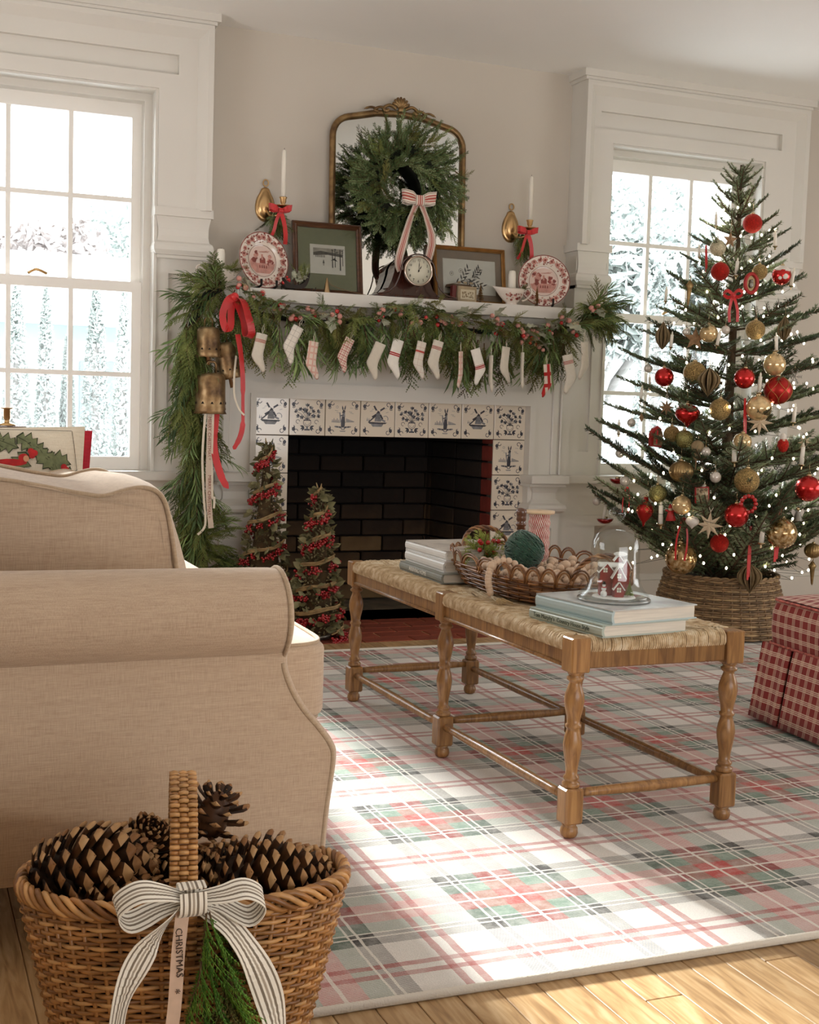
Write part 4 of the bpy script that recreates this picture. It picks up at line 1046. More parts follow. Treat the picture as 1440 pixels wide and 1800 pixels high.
# red satin bow over the bells
rb = thing('ribbon_bow', 'red satin bow with curling tails at the left end of the mantel garland', 'bow', (0, 0, 0))
c = Vector((-.155, -.285, 1.30))
MB().ribbon(catmull([c, (-.185, -.30, 1.28), (-.205, -.31, 1.23), (-.195, -.312, 1.18), (-.172, -.30, 1.19), (-.168, -.29, 1.25), c], 6), [.030]*37, .0006, Vector((1, .35, .2))).build('loop', M_red, rb)
MB().ribbon(catmull([c, (-.125, -.30, 1.285), (-.108, -.315, 1.23), (-.092, -.31, 1.165), (-.110, -.295, 1.155), (-.118, -.28, 1.22), c], 6), [.032]*37, .0006, Vector((1, .35, -.2))).build('loop', M_red, rb)
MB().ball((c.x, c.y-.005, c.z), .016, 10, 7, (1, .7, 1)).build('knot', M_red, rb)
MB().ribbon(catmull([(-.14, -.285, 1.16), (-.128, -.29, 1.09), (-.117, -.285, 1.0), (-.113, -.28, .90), (-.112, -.28, .82), (-.125, -.29, .77), (-.15, -.295, .725)], 6), [.022]*6+[.02]*10+[.014]*8+[.022]*9+[.018]*3+[.003], .0006, Vector((1, .3, 0))).build('tail', M_red, rb)
MB().ribbon(catmull([(-.215, -.275, .86), (-.222, -.285, .80), (-.225, -.29, .74), (-.212, -.295, .67), (-.19, -.295, .61), (-.165, -.29, .575)], 6), [.03]*24+[.026]*4+[.018, .010, .003], .0006, Vector((1, .25, 0))).build('tail', M_red, rb)
cr = thing('printed_ribbon', 'pale ribbons printed MERRY CHRISTMAS trailing below the brass bells', 'ribbon', (0, 0, 0))
MB().ribbon(catmull([(-.242, -.29, .86), (-.245, -.30, .75), (-.246, -.30, .6), (-.240, -.30, .5), (-.232, -.30, .425)], 6), .021, .0004, Vector((1, .1, 0))).build('printed_band', P('pale_pink_cotton_tape', '#c9b8a6', .8), cr)
for dx, zb in ((-.016, .40), (.014, .50)):
    MB().ribbon(catmull([(-.244+dx, -.292, .86), (-.250+dx*1.2, -.296, .70), (-.244+dx*1.1, -.296, .55), (-.236+dx*1.1, -.296, zb+.04), (-.25+dx*2, -.296, zb)], 6), .009, .0004, Vector((1, .15, 0))).build('cream_strand', M_cream, cr)
MB().ribbon(catmull([(-.14, -.27, 1.08), (-.15, -.285, 1.0), (-.148, -.285, .93), (-.13, -.285, .88), (-.108, -.285, .855)], 6), .008, .0004, Vector((1, .3, 0))).build('cream_strand', M_cream, cr)
for s_, z in (('MERRY CHRISTMAS *', .765), ('MERRY CHRISTMAS *', .545)):
    inst('lettering', text_me(s_, .0175, M_text), cr, loc=(-.2455 if z > .7 else -.242, -.3012, z), rot=(pi/2, pi/2, 0))

# bells
M_bell = NT('hammered_bell_metal'); _v = M_bell.noise(14, 5); M_bell.l(M_bell.ramp(_v, [(.32, srgb('#4a3626')), (.5, srgb('#8f7350')), (.66, srgb('#b89f78'))]), M_bell.b.inputs['Base Color'])
M_bell.b.inputs['Metallic'].default_value = .75; M_bell.b.inputs['Roughness'].default_value = .42; M_bell.bump(M_bell.noise(30, 4), .5, .004); M_bell = M_bell.m
M_dark = P('dark_hollow', '#120c08', .9)
def bell(x, y, zt, r, h, label, tilt=0, rz=0):
    t = thing('bell', label, 'bell', (x, y, zt), rot=(0, tilt, rz))
    MB().lathe([(.0, 0), (r*.55, -.001), (r*.82, -h*.05), (r*.92, -h*.12), (r*.94, -h*.5), (r*.96, -h*.84), (r*.99, -h*.88), (r*.95, -h*.92), (r*1.04, -h*1.0), (r*1.0, -h*1.0), (r*.90, -h*.9), (r*.86, -h*.2), (0, -h*.1)], 26).build('bell_body', M_bell, t)
    MB().tube([(-r*.32, 0, -.001), (-r*.32, 0, h*.2), (-r*.2, 0, h*.27), (r*.2, 0, h*.27), (r*.32, 0, h*.2), (r*.32, 0, -.001)], r*.09, 6).build('hanger', M_bell, t)
    MB().tube([(0, 0, h*.27), (0, .01, h*.6)], .003, 5).build('cord', P('jute_cord', '#8d7a5c', .9), t)
    MB().lathe([(r*.16, -h*1.25), (r*.15, -h*.4)], 8).build('clapper', P('wood_clapper', '#8a6038', .6), t)
    tri = MB().prism([(-r*.10, 0), (r*.10, 0), (0, r*.16)], .0016, (0, 0, 0), (1, 0, 0), (0, 0, 1)).mesh('cut_out', M_dark)
    for k in range(10):
        a = 2*pi*k/10+.2; inst('cut_out', tri, t, loc=(cos(a)*r*.965, sin(a)*r*.965, -h*.76), rot=(0, 0, a+pi/2))
    return t
bell(-.243, -.245, 1.185, .047, .115, 'small brass cowbell hanging highest at the mantel left corner')
bell(-.178, -.215, 1.13, .046, .14, 'tilted brass bell half hidden between the two other cowbells', -.22)
bell(-.232, -.25, 1.012, .060, .155, 'largest brass cowbell hanging lowest at the mantel left corner')

# ---------------- stockings ----------------
def st_mat(name, base, kind):
    t = NT(name); g = t.sep(t.co('Object')); c = srgb(base); col = None
    def band(v, per, wd, off=0):
        f = t.math('FRACT', t.math('MULTIPLY_ADD', v, 1/per, off)); return t.math('LESS_THAN', f, wd/per)
    def rng(v, lst):
        acc = None
        for a, b in lst:
            q = t.math('MULTIPLY', t.math('GREATER_THAN', v, a), t.math('LESS_THAN', v, b)); acc = q if acc is None else t.math('MAXIMUM', acc, q)
        return acc
    base_c = t.ramp(t.noise(90, 3), [(.3, tuple(x*.93 for x in c[:3])+(1,)), (.7, c)])
    if kind == 'grid': m1 = t.math('MAXIMUM', band(g[0], .021, .0013, .3), band(g[2], .021, .0013)); col = t.mix(t.math('MULTIPLY', m1, .7), base_c, srgb('#7d7a70'))
    elif kind == 'pink': m1 = t.math('MAXIMUM', band(g[0], .019, .006), band(g[2], .024, .007)); col = t.mix(t.math('MULTIPLY', m1, .45), base_c, srgb('#c4614f'))
    elif kind == 'redplaid': m1 = t.math('ADD', t.math('ADD', band(g[0], .017, .0022), band(g[0], .017, .0014, .35)), t.math('ADD', band(g[2], .020, .003), band(g[2], .020, .0014, .4))); col = t.mix(t.math('MINIMUM', t.math('MULTIPLY', m1, .85), 1), base_c, srgb('#9d2019'))
    elif kind == 'midband': col = t.mix(rng(g[2], [(-.062, -.057), (-.055, -.050)]), base_c, srgb('#a01a20'))
    elif kind == 'lowband': col = t.mix(rng(g[2], [(-.082, -.078), (-.076, -.071), (-.069, -.067)]), base_c, srgb('#a01a20'))
    elif kind == 'triple': col = t.mix(rng(g[2], [(-.034, -.0315), (-.0295, -.027), (-.025, -.0225)]), base_c, srgb('#9b3c30'))
    elif kind == 'bandgrid': q = t.math('MAXIMUM', rng(g[2], [(-.044, -.036)]), 0); m1 = t.math('MAXIMUM', band(g[0], .021, .0011, .3), band(g[2], .024, .0011)); col = t.mix(t.math('MULTIPLY', m1, .6), base_c, srgb('#a05a50')); col = t.mix(q, col, srgb('#b0453c'))
    elif kind == 'bold': m1 = t.math('MAXIMUM', band(g[0], .034, .017, .2), band(g[2], .05, .016)); col = t.mix(m1, base_c, srgb('#ab1512'))
    t.l(col if col is not None else base_c, t.b.inputs['Base Color']); t.b.inputs['Roughness'].default_value = .9; t.b.inputs['Sheen Weight'].default_value = .2; t.bump(t.noise(500, 2), .3, .001)
    return t.m
SM = {k: st_mat('stocking_linen_'+k, b, k) for k, b in (('plain', '#cdc4b4'), ('grid', '#ddd6ca'), ('pink', '#dccbbc'), ('redplaid', '#dccabb'), ('midband', '#e2ddd3'), ('lowband', '#e2ddd3'), ('triple', '#cfc7b8'), ('bandgrid', '#d8cfc2'), ('bold', '#ddccbd'))}
def stocking_mesh(kind, mir):
    out = catmull([Vector(p+(0,)) for p in ((-.022, 0), (-.022, -.04), (-.023, -.075), (-.022, -.092), (-.008, -.108), (.012, -.124), (.026, -.138), (.036, -.142), (.042, -.132), (.036, -.112), (.026, -.092), (.021, -.07), (.021, -.04), (.022, 0))], 3)
    o = [(p.x*mir, p.y) for p in out]; n = len(o); cx = [(lerp(0, p[0]*.3, .3)) for p in o]
    vs = []; fs = []
    for ins, y in ((0, 0), (.0, -.0001), (.18, -.0042), (.45, -.006)):
        for (x, z) in o:
            c_ = (0 if z > -.08 else mir*(-.08-z)*.45, max(-.11, min(-.012, z))); vs.append((lerp(x, c_[0], ins), y, lerp(z, c_[1] if z < -.005 else z, ins)))
    for ins, y in ((.18, .0042), (.45, .006)):
        for (x, z) in o:
            c_ = (0 if z > -.08 else mir*(-.08-z)*.45, max(-.11, min(-.012, z))); vs.append((lerp(x, c_[0], ins), y, lerp(z, c_[1] if z < -.005 else z, ins)))
    def band_(a, b, rev):
        for k in range(n):
            j = (k+1) % n; q = (a*n+k, a*n+j, b*n+j, b*n+k); fs.append(q[::-1] if rev else q)
    r1 = mir < 0
    band_(0, 2, r1); band_(2, 3, r1); band_(0, 4, not r1); band_(4, 5, not r1); fs.append(tuple(3*n+k for k in range(n)) if not r1 else tuple(3*n+k for k in range(n))[::-1]); fs.append(tuple(5*n+k for k in range(n))[::-1] if not r1 else tuple(5*n+k for k in range(n)))
    m = MB(); m.add(vs, fs, True); return m.mesh('stocking_body', SM[kind])
scache = {}
loop_me = MB().tube([(0, 0, -.002), (-.004, 0, .02), (0, 0, .038), (.004, 0, .02), (.001, 0, -.002)], .0009, 5).mesh('hanging_loop', M_cream)
STK = [(-.055, 1.165, .2, 1, 0, 'triple', 'pale linen stocking under the red bow, leftmost on the garland', 1), (.088, 1.198, .45, 1, 0, 'grid', 'white stocking with thin grey windowpane check, second from left', 1),
 (.150, 1.145, .12, 1, .2, 'pink', 'pink checked stocking between the grey windowpane and red tartan ones', 1), (.298, 1.163, .42, 1, .1, 'redplaid', 'cream stocking with sharp dark red plaid lines', .92),
 (.425, 1.152, .38, 1, -.3, 'plain', 'plain oatmeal stocking just left of the white one with a red double band', 1), (.500, 1.168, .25, 1, 0, 'midband', 'bright white stocking with red double band at mid calf', 1.05),
 (.600, 1.165, .2, 1, .2, 'bandgrid', 'pale checked stocking with one broad red band below the clock', 1), (.672, 1.172, .25, 1, 0, 'triple', 'oatmeal stocking with three fine red stripes near its cuff', 1.05),
 (.772, 1.135, -.1, -1, .9, 'pink', 'narrow turned pink plaid stocking below the gold frame', 1.02), (.835, 1.148, -.32, -1, 0, 'lowband', 'white stocking with red bands at the ankle', 1.0),
 (.908, 1.125, -.02, -1, 1.35, 'plain', 'plain stocking seen edge-on right of the ankle-banded stocking', 1.05), (.972, 1.162, .1, 1, .3, 'plain', 'plain cream stocking half behind hanging fronds below the gravy boat', 1.02),
 (1.05, 1.142, .05, -1, 1.2, 'plain', 'slim plain stocking hanging between two frond bunches, right of centre', 1.05), (1.165, 1.10, -.12, -1, .3, 'bold', 'bold red and white checked stocking near the right end', .95),
 (1.258, 1.143, -.25, -1, 0, 'triple', 'large oatmeal stocking with three stripes at the right panel edge', 1.12), (1.337, 1.20, -.1, -1, .4, 'plain', 'rightmost plain stocking under the garland end', 1.1)]
for (x, z, rot, mir, tw, kind, lab, sc) in STK:
    t = thing('stocking', lab, 'stocking', (x, -.318-.006*(mir > 0), z), rot=(0, rot*1.0, tw), group='small stockings along the mantel garland')
    if (kind, mir) not in scache: scache[kind, mir] = stocking_mesh(kind, mir)
    inst('stocking_body', scache[kind, mir], t, scale=sc); inst('hanging_loop', loop_me, t, loc=(0, 0, 0))

# ---------------- mirror with wreath ----------------
mir = thing('mirror', 'arched brass-framed mirror with crest leaning on the mantel', 'mirror', (.612, -.004, 1.349), rot=(-.045, 0, 0))
hw = .292; side_z = .655
arch = [(-hw, 0), (-hw, .3), (-hw, side_z)]
for k in range(1, 8): a = pi-pi/2*k/8; arch.append((-hw+.085+.085*cos(a), side_z+.085*sin(a)))
arch += [(-hw+.10, side_z+.090), (-.10, side_z+.112), (0, side_z+.118)]
full = arch+[(-x, z) for x, z in arch[-2::-1]]
M_gold = NT('antique_gilt'); M_gold.l(M_gold.ramp(M_gold.noise(20, 4), [(.3, srgb('#5f4630')), (.6, srgb('#94774f')), (.8, srgb('#b09468'))]), M_gold.b.inputs['Base Color']); M_gold.b.inputs['Metallic'].default_value = .7; M_gold.b.inputs['Roughness'].default_value = .38; M_gold = M_gold.m
m = MB(); m.tube([(x, 0, z) for x, z in full], .0135, 10); m.build('frame', M_gold, mir)
m = MB(); m.tube([(-hw, 0, .0), (hw, 0, .0)], .0135, 10); m.build('frame_rail', M_gold, mir)
M_mirror = P('silvered_glass', '#e9eeec', .015, 1)
m = MB(); m.prism(full, -.004, (0, .004, 0)); m.build('mirror_glass', M_mirror, mir)
m = MB(); m.prism(full, -.004, (0, .010, 0)); m.build('backing', M_black, mir)
zc = side_z+.128
for s_ in (-1, 1):
    m = MB()
    m.tube(catmull([(s_*.02, -.012, zc+.006), (s_*.05, -.016, zc+.018), (s_*.075, -.014, zc+.004), (s_*.066, -.018, zc-.010), (s_*.055, -.018, zc+.0)], 5), .007, 7)
    m.tube(catmull([(s_*.06, -.010, zc-.002), (s_*.09, -.014, zc+.006), (s_*.115, -.012, zc-.006), (s_*.10, -.016, zc-.016)], 5), .0058, 7)
    m.tube(catmull([(s_*.1, -.010, zc-.004), (s_*.13, -.012, zc+.002), (s_*.16, -.010, zc-.008)], 5), [.005]*9+[.002]*2, 7)
    m.build('scroll', M_gold, mir)
for k in range(7):
    a = pi*(.14+.72*k/6); MB().tube([(0, -.012, zc+.004), (cos(a)*.024, -.02, zc+.012+sin(a)*.024), (cos(a)*.040, -.014, zc+.010+sin(a)*.044)], [.003, .0075, .006], 7).build('shell_lobe', M_gold, mir)
MB().ball((0, -.016, zc+.002), .013, 10, 8).build('boss', M_gold, mir)

wr = thing('wreath', 'full green fir wreath hung in front of the brass mirror', 'wreath', (.602, -.085, 1.815))
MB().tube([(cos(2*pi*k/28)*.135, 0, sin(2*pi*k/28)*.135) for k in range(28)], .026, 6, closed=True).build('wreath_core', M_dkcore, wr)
for k in range(280):
    a = 2*pi*k/280*7+R.uniform(-.1, .1); rr = .07+.125*R.random()**.8; e = Vector((cos(a), 0, sin(a))); tdir = Vector((-sin(a), 0, cos(a)))
    out_ = .25+(rr-.07)*6; d = e*out_+tdir*R.uniform(-.2, .9)*-1+Vector((0, R.uniform(-.5, -.05), 0))+Vector((0, 0, -.25))
    if rr < .10: d = e*R.uniform(-.25, .35)+tdir*-1+Vector((0, -.35, 0))
    place(FIR[R.randrange(4)] if R.random() < .9 else CED[R.randrange(5)], 'sprig', wr, e*rr+Vector((0, R.uniform(-.03, .006), 0)), d, R.uniform(0, 6), R.uniform(.62, .92))
MB().tube([(.12, -.01, .11), (.19, -.02, .08), (.262, -.02, .045)], .0028, 5).build('twig', M_twig, wr)
wb = thing('ribbon_bow', 'red striped ticking bow with two long tails on the mirror wreath', 'bow', (0, 0, 0))
bow_loops(wb, M_rstripe, (.632, -.165, 1.742), .072, .052)
for sgn, e in ((-1, [(.625, -.165, 1.735), (.60, -.16, 1.67), (.578, -.15, 1.58), (.566, -.13, 1.50), (.578, -.12, 1.46)]), (1, [(.64, -.165, 1.735), (.672, -.16, 1.67), (.70, -.15, 1.60), (.702, -.13, 1.54), (.684, -.12, 1.47)])):
    MB().ribbon(catmull(e, 7), [.022]*2+[.03]*5+[.034]*22, .0005, [Vector((1, .2+.3*sin(k*.25), 0)) for k in range(29)]).build('tail', M_rstripe, wb)

# ---------------- things standing on the mantel shelf ----------------
ZS = 1.3478
M_china = P('cream_china', '#e3d7cb', .15, coat=.6, var=(5, .02)); M_tr1 = P('transfer_red_brown', '#833f37', .25, var=(50, .3)); M_tr2 = P('transfer_pink', '#c08a7e', .25, var=(50, .2))
def flatpoly(m, pts, y, c=0):
    m.c = c; n = len(pts); m.add([(x, y, z) for x, z in pts], [tuple(range(n))], False)
def blob(m, x, z, r, y, c, n=9, seed=0, amp=.25):
    rr = random.Random(seed*77+int(x*9999)+int(z*7777)); flatpoly(m, [(x+r*(1+rr.uniform(-amp, amp))*cos(2*pi*k/n), z+r*(1+rr.uniform(-amp, amp))*sin(2*pi*k/n)) for k in range(n)], y, c)
def plate(x, y, z, rz, label):
    t = thing('transferware_plate', label, 'plate', (x, y, z), rot=(-.16, 0, rz))
    r0 = .113
    fl_ = lambda a, q: 1+(.012*cos(a*12) if abs(q) < 1 else 0)
    MB().lathe([(0, -.002), (.064, -.002), (.070, -.006), (.108, -.016), (.113, -.0155), (.108, -.012), (.070, .002), (.062, .006), (0, .006)], 48, ax='y', fl=lambda a, q: (1+.010*cos(a*14)) if q < -.011 else 1).build('plate_body', M_china, t)
    m = MB(); rr = random.Random(int(x*100))
    for k in range(190):
        a = 2*pi*k/190+rr.uniform(-.05, .05); r_ = rr.choice((.076, .084, .092, .100, .104))+rr.uniform(-.003, .003); yy = -.0062-(r_-.070)/.038*.0105-.0008
        if k % 9 == 0: blob(m, cos(a)*.091, sin(a)*.091, .011, -.0140, 1, 10, k); blob(m, cos(a)*.091, sin(a)*.091, .005, -.0148, 0, 8, k+3)
        else: blob(m, cos(a)*r_, sin(a)*r_, rr.uniform(.0018, .0046), yy-.0006-.000004*k, 0 if k % 3 else 1, 6, k, .55)
    for k in range(60):  # brown edge line
        a0, a1 = 2*pi*k/60, 2*pi*(k+1)/60
        for ra, rb, yy in ((.109, .1125, -.0168), (.0625, .0642, -.0032)): flatpoly(m, [(cos(a)*q, sin(a)*q) for a, q in ((a0, ra), (a0, rb), (a1, rb), (a1, ra))], yy, 0)
    m.build('rim_print', [M_tr1, M_tr2], t)
    m = MB(); y0 = -.0028
    flatpoly(m, [(cos(2*pi*k/24)*.060, sin(2*pi*k/24)*.060) for k in range(24)], y0, 2)
    flatpoly(m, [(-.058, -.012), (.058, -.008), (.052, -.030), (.03, -.050), (-.03, -.050), (-.052, -.030)], y0-.0002, 1)
    for k in range(16): blob(m, -.034+rr.uniform(-.016, .016), .012+rr.uniform(-.022, .024), .008, y0-.0004-.00002*k, k % 2, 7, k, .45)
    for k in range(12): blob(m, .036+rr.uniform(-.012, .012), .004+rr.uniform(-.016, .018), .007, y0-.0004-.00002*k, (k+1) % 2, 7, k+50, .45)
    flatpoly(m, [(-.012, -.010), (.014, -.010), (.014, .008), (.004, .018), (-.012, .006)], y0-.0008, 0); flatpoly(m, [(-.004, .004), (.004, .004), (.004, .026), (-.004, .026)], y0-.0009, 1)
    for k in range(4): flatpoly(m, [(-.016+k*.010, -.030), (-.010+k*.010, -.030), (-.011+k*.010, -.018), (-.015+k*.010, -.018)], y0-.0009, 0)
    for k in range(6): flatpoly(m, [(-.03+k*.004, .032+.004*(k % 2)), (.016+k*.004, .034+.003*(k % 3)), (.018+k*.004, .036+.003*(k % 3))], y0-.0009, 1)
    m.build('scene_print', [M_tr1, M_tr2, P('pale_pink_ground', '#dcc3b8', .2)], t)
    s_ = MB(); s_.tube([(-.04, .05, -.108), (-.035, -.02, -.112), (-.035, -.042, -.108), (-.035, -.044, -.085)], .005, 6); s_.build('stand', M_black, t)
    s_ = MB(); s_.tube([(.04, .05, -.108), (.035, -.02, -.112), (.035, -.042, -.108), (.035, -.044, -.085)], .005, 6); s_.build('stand', M_black, t)
    return t
plate(.003, -.085, 1.463, .28, 'red transferware plate on the left end of the mantel')
plate(1.256, -.085, 1.463, -.30, 'red transferware plate on the right end of the mantel')
def frame(name, x0, x1, z0, z1, y, tilt, w_, fm, matm, label, inner, printfn, cat='picture'):
    t = thing(name, label, cat, ((x0+x1)/2, y, z0), rot=(tilt, 0, 0)); hw_, h_ = (x1-x0)/2, z1-z0
    prof = [(0, .010), (0, -.006), (.25, -.011), (.45, -.006), (.7, -.009), (1, -.002), (1, .010)]
    for a, b, c_, d_ in (((-hw_, 0), (hw_, 0), (0, 1), 'b'), ((hw_, 0), (hw_, h_), (-1, 0), 'r'), ((hw_, h_), (-hw_, h_), (0, -1), 't'), ((-hw_, h_), (-hw_, 0), (1, 0), 'l')):
        A, B, N = Vector((a[0], 0, a[1])), Vector((b[0], 0, b[1])), Vector((c_[0], 0, c_[1])); D = (B-A).normalized()
        vs = []
        for q, yy in prof: vs.append(A+N*w_*q+D*w_*q+Vector((0, yy, 0))); vs.append(B+N*w_*q-D*w_*q+Vector((0, yy, 0)))
        n = len(prof); fs = [(2*i, 2*i+1, 2*((i+1) % n)+1, 2*((i+1) % n)) for i in range(n)]+[tuple(2*i for i in range(n))[::-1], tuple(2*i+1 for i in range(n))]
        MB().add(vs, fs, False).build('frame_bar', fm, t)
    MB().box(-hw_+w_*.9, hw_-w_*.9, .004, .009, w_*.9, h_-w_*.9).build('mat_board', matm, t)
    ax0, ax1, az0, az1 = inner; cx = (x0+x1)/2
    m = MB(); m.box(ax0-cx, ax1-cx, .0032, .0042, az0-z0, az1-z0); pr_ = m.build('print', P(name+'_paper', '#dcd5c9', .8, var=(30, .04)), t)
    m = MB(); printfn(m, ax0-cx, ax1-cx, az0-z0, az1-z0, .0028); m.build('drawing', [P(name+'_ink', '#5b554c', .8, var=(70, .4)), P(name+'_wash', '#a39a8c', .8, var=(40, .25)), P(name+'_dark', '#37322c', .8, var=(60, .3))], pr_)
    MB().box(-hw_+w_, hw_-w_, -.001, .0002, w_, h_-w_).build('glass', M_glass, t)
    return t
def winter(m, x0, x1, z0, z1, y):
    W, H_ = x1-x0, z1-z0; X = lambda u: x0+W*u; Z = lambda v: z0+H_*v
    F = lambda pts, c, l=0: flatpoly(m, [(X(u), Z(v)) for u, v in pts], y-l, c)
    F([(.08, .1), (.93, .1), (.93, .66), (.08, .66)], 1) if False else None
    F([(.09, .70), (.92, .68), (.92, .88), (.09, .88)], 1); F([(.09, .62), (.5, .66), (.92, .60), (.92, .70), (.6, .74), (.3, .78), (.09, .72)], 0, .0002)
    for k in range(7): u = .16+.04*k; F([(u, .56), (u+.02, .56), (u+.018, .64), (u+.002, .64)], 2, .0004)
    for u, w_, b in ((.62, .03, .22), (.70, .022, .24), (.84, .035, .14), (.92, .02, .3)): F([(u, b), (u+w_, b), (u+w_*.8, .86), (u+.004, .86)], 2, .0005)
    r = random.Random(2)
    for k in range(26):
        u, v = .56+.36*r.random(), .60+.26*r.random(); F([(u, v), (u+.06*r.random()+.02, v+.01), (u+.03, v+.03)], (0, 2)[k % 2], .0006)
    F([(.58, .46), (.72, .50), (.66, .54)], 0, .0006); F([(.62, .50), (.78, .44), (.70, .56)], 2, .0006)
    F([(.36, .28), (.40, .28), (.395, .46), (.365, .46)], 1, .0004); F([(.35, .36), (.41, .36), (.38, .50)], 0, .0005)
def botanic(m, x0, x1, z0, z1, y):
    r = random.Random(9); cx, cz = lerp(x0, x1, .48), lerp(z0, z1, .45)
    def leaf(x, z, L, a, c):
        ca, sa = cos(a), sin(a); pts = [(0, 0), (.3, .13), (.6, .11), (1, 0), (.6, -.11), (.3, -.13)]; flatpoly(m, [(x+(ca*p-sa*q)*L, z+(sa*p+ca*q)*L) for p, q in pts], y-.0003, c)
    def stk(a, b, w_, c=0):
        d = Vector((b[0]-a[0], b[1]-a[1])); n_ = Vector((-d.y, d.x)).normalized()*w_; flatpoly(m, [(a[0]+n_.x, a[1]+n_.y), (a[0]-n_.x, a[1]-n_.y), (b[0]-n_.x, b[1]-n_.y), (b[0]+n_.x, b[1]+n_.y)], y-.0002, c)
    br = [((-.085, -.030), (.06, .02)), ((-.04, -.018), (.0, .045)), ((.0, -.004), (.07, -.03)), ((.02, .006), (.05, .045)), ((-.01, -.006), (.03, -.042))]
    for a, b in br:
        A, B = (cx+a[0], cz+a[1]), (cx+b[0], cz+b[1]); stk(A, B, .0006); n = 8
        ang = math.atan2(B[1]-A[1], B[0]-A[0])
        for k in range(n): t = (k+.6)/n; leaf(lerp(A[0], B[0], t), lerp(A[1], B[1], t), .024, ang+(.75 if k % 2 else -.75), 2 if k % 3 else 0)
    for x, z in ((-.078, .018), (-.035, .032), (.048, .042), (.03, .006), (-.004, -.012)):
        for k in range(10): a0, a1 = 2*pi*k/10, 2*pi*(k+1)/10; stk((cx+x+.009*cos(a0), cz+z+.009*sin(a0)), (cx+x+.009*cos(a1), cz+z+.009*sin(a1)), .0007)
        blob(m, cx+x, cz+z, .005, y-.0003, 1)
M_walnut = P('walnut_frame', '#54341f', .3, var=(14, .3, (1, 1, 6)), coat=.3)
frame('framed_picture', .143, .438, ZS, 1.645, -.062, -.16, .022, M_walnut, P('sage_mat', '#7b7b5e', .85, var=(60, .05)), 'dark wood frame with sage mat and small winter scene, left of the mirror', (.217, .367, 1.436, 1.556), winter)
frame('framed_picture', .758, 1.092, ZS, 1.593, -.062, -.16, .017, P('gilt_frame', '#a87b46', .35, metal=.55, var=(20, .25)), P('taupe_mat', '#8b7866', .85, var=(60, .05)), 'gold frame with taupe mat and botanical sprig print, right of the clock', (.803, 1.047, 1.392, 1.540), botanic)
df = thing('framed_picture', 'plain dark frame standing hidden behind the gold botanical frame', 'picture', (.90, -.018, ZS), rot=(-.10, 0, 0))
MB().box(-.165, .15, -.006, .006, 0, .243).build('panel', M_walnut, df)

# tambour clock
ck = thing('mantel_clock', 'dark mahogany tambour clock with round cream dial showing one', 'clock', (.640, -.125, ZS))
M_mah = P('mahogany', '#3d1c12', .22, coat=.7, var=(12, .3, (6, 1, 1)))
prof = [(-.175, .0), (-.175, .012), (-.16, .014), (-.125, .022), (-.10, .045), (-.085, .078)]
top = [(-.068*cos(pi*k/14)*1.12, .108+.072*sin(pi*k/14)) for k in range(15)]
pts = prof+top+[(-x, z) for x, z in prof[::-1]]
m = MB(); m.prism(pts, -.075, (0, .04, 0)); m.build('case', M_mah, ck)
m = MB(); m.box(-.178, .178, -.042, .046, 0, .011, .003); m.build('base', M_mah, ck)
m = MB()
for k in range(len(pts)-1): pass
ins = [(x*.97, .006+z*.955) for x, z in pts]
m = MB(); m.tube([(x, -.0355, z) for x, z in pts], .003, 5); m.build('edge_bead', M_mah, ck)
m = MB(); m.prism([(x*.93, .008+z*.9) for x, z in pts], -.003, (0, .0435, 0)); m.build('back_plate', P('back_plate_grey', '#8d8880', .35, metal=.4), ck)
m = MB(); m.box(-.035, .035, .043, .046, .03, .13); m.build('back_door', M_black, ck)
MB().lathe([(0, -.0), (.0545, -.0), (.0545, -.0055), (.0565, -.0085), (.0605, -.0085), (.063, -.004), (.063, .002)], 40, (0, -.036, .112), ax='y').build('bezel', P('silvered_bezel', '#c9b8aa', .2, 1), ck)
MB().lathe([(0, .0), (.0545, .0), (.0545, -.003), (0, -.003)], 40, (0, -.0375, .112), ax='y').build('dial', P('cream_dial', '#d3cfbb', .5, var=(20, .05)), ck)
M_num = P('dial_ink', '#2b231e', .5)
for k in range(1, 13):
    a = pi/2-2*pi*k/12; o = inst('numeral', text_me(str(k), .0145 if k < 10 else .0125, M_num), ck, loc=(.0425*cos(a), -.0412, .112+.0425*sin(a)), rot=(pi/2, 0, 0))
for L, w_, a, nm in ((.040, .0030, pi/2-.06, 'minute_hand'), (.025, .0042, pi/2-.55, 'hour_hand')):
    ca, sa = cos(a), sin(a); pp = [(-.006, -.4), (.3*L, -.4), (.6*L, -1), (L, 0), (.6*L, 1), (.3*L, .4), (-.006, .4)]
    m = MB(); m.prism([(ca*p-sa*q*w_*.5, .112+sa*p+ca*q*w_*.5) for p, q in pp], -.0006, (0, -.0422, 0)); m.build(nm, M_num, ck)
MB().ball((0, -.043, .112), .0035, 10, 6).build('centre_boss', M_num, ck)
for x in (-.15, .15): MB().box(x-.012, x+.012, -.03, .03, -.0, .004).build('foot', M_mah, ck)

# brass cone with a draped cord
bc = tag(MB().lathe([(.0145, 0), (.0145, .002), (.002, .062), (0, .064)], 20).build('cone_figurine', P('satin_brass', '#b79a74', .28, 1)), 'slender satin brass cone in front of the sage-matted frame', 'figurine'); bc.location = (.262, -.125, ZS)
cd = MB().tube(catmull([(.262, -.125, ZS+.060), (.275, -.13, ZS+.038), (.31, -.135, ZS+.024), (.37, -.135, ZS+.012), (.425, -.135, ZS+.004), (.45, -.13, ZS+.003)], 6), .0016, 5).build('cord', P('brown_cord', '#7b6549', .8)); tag(cd, 'thin brown cord draped from the brass cone to the clock', 'cord')

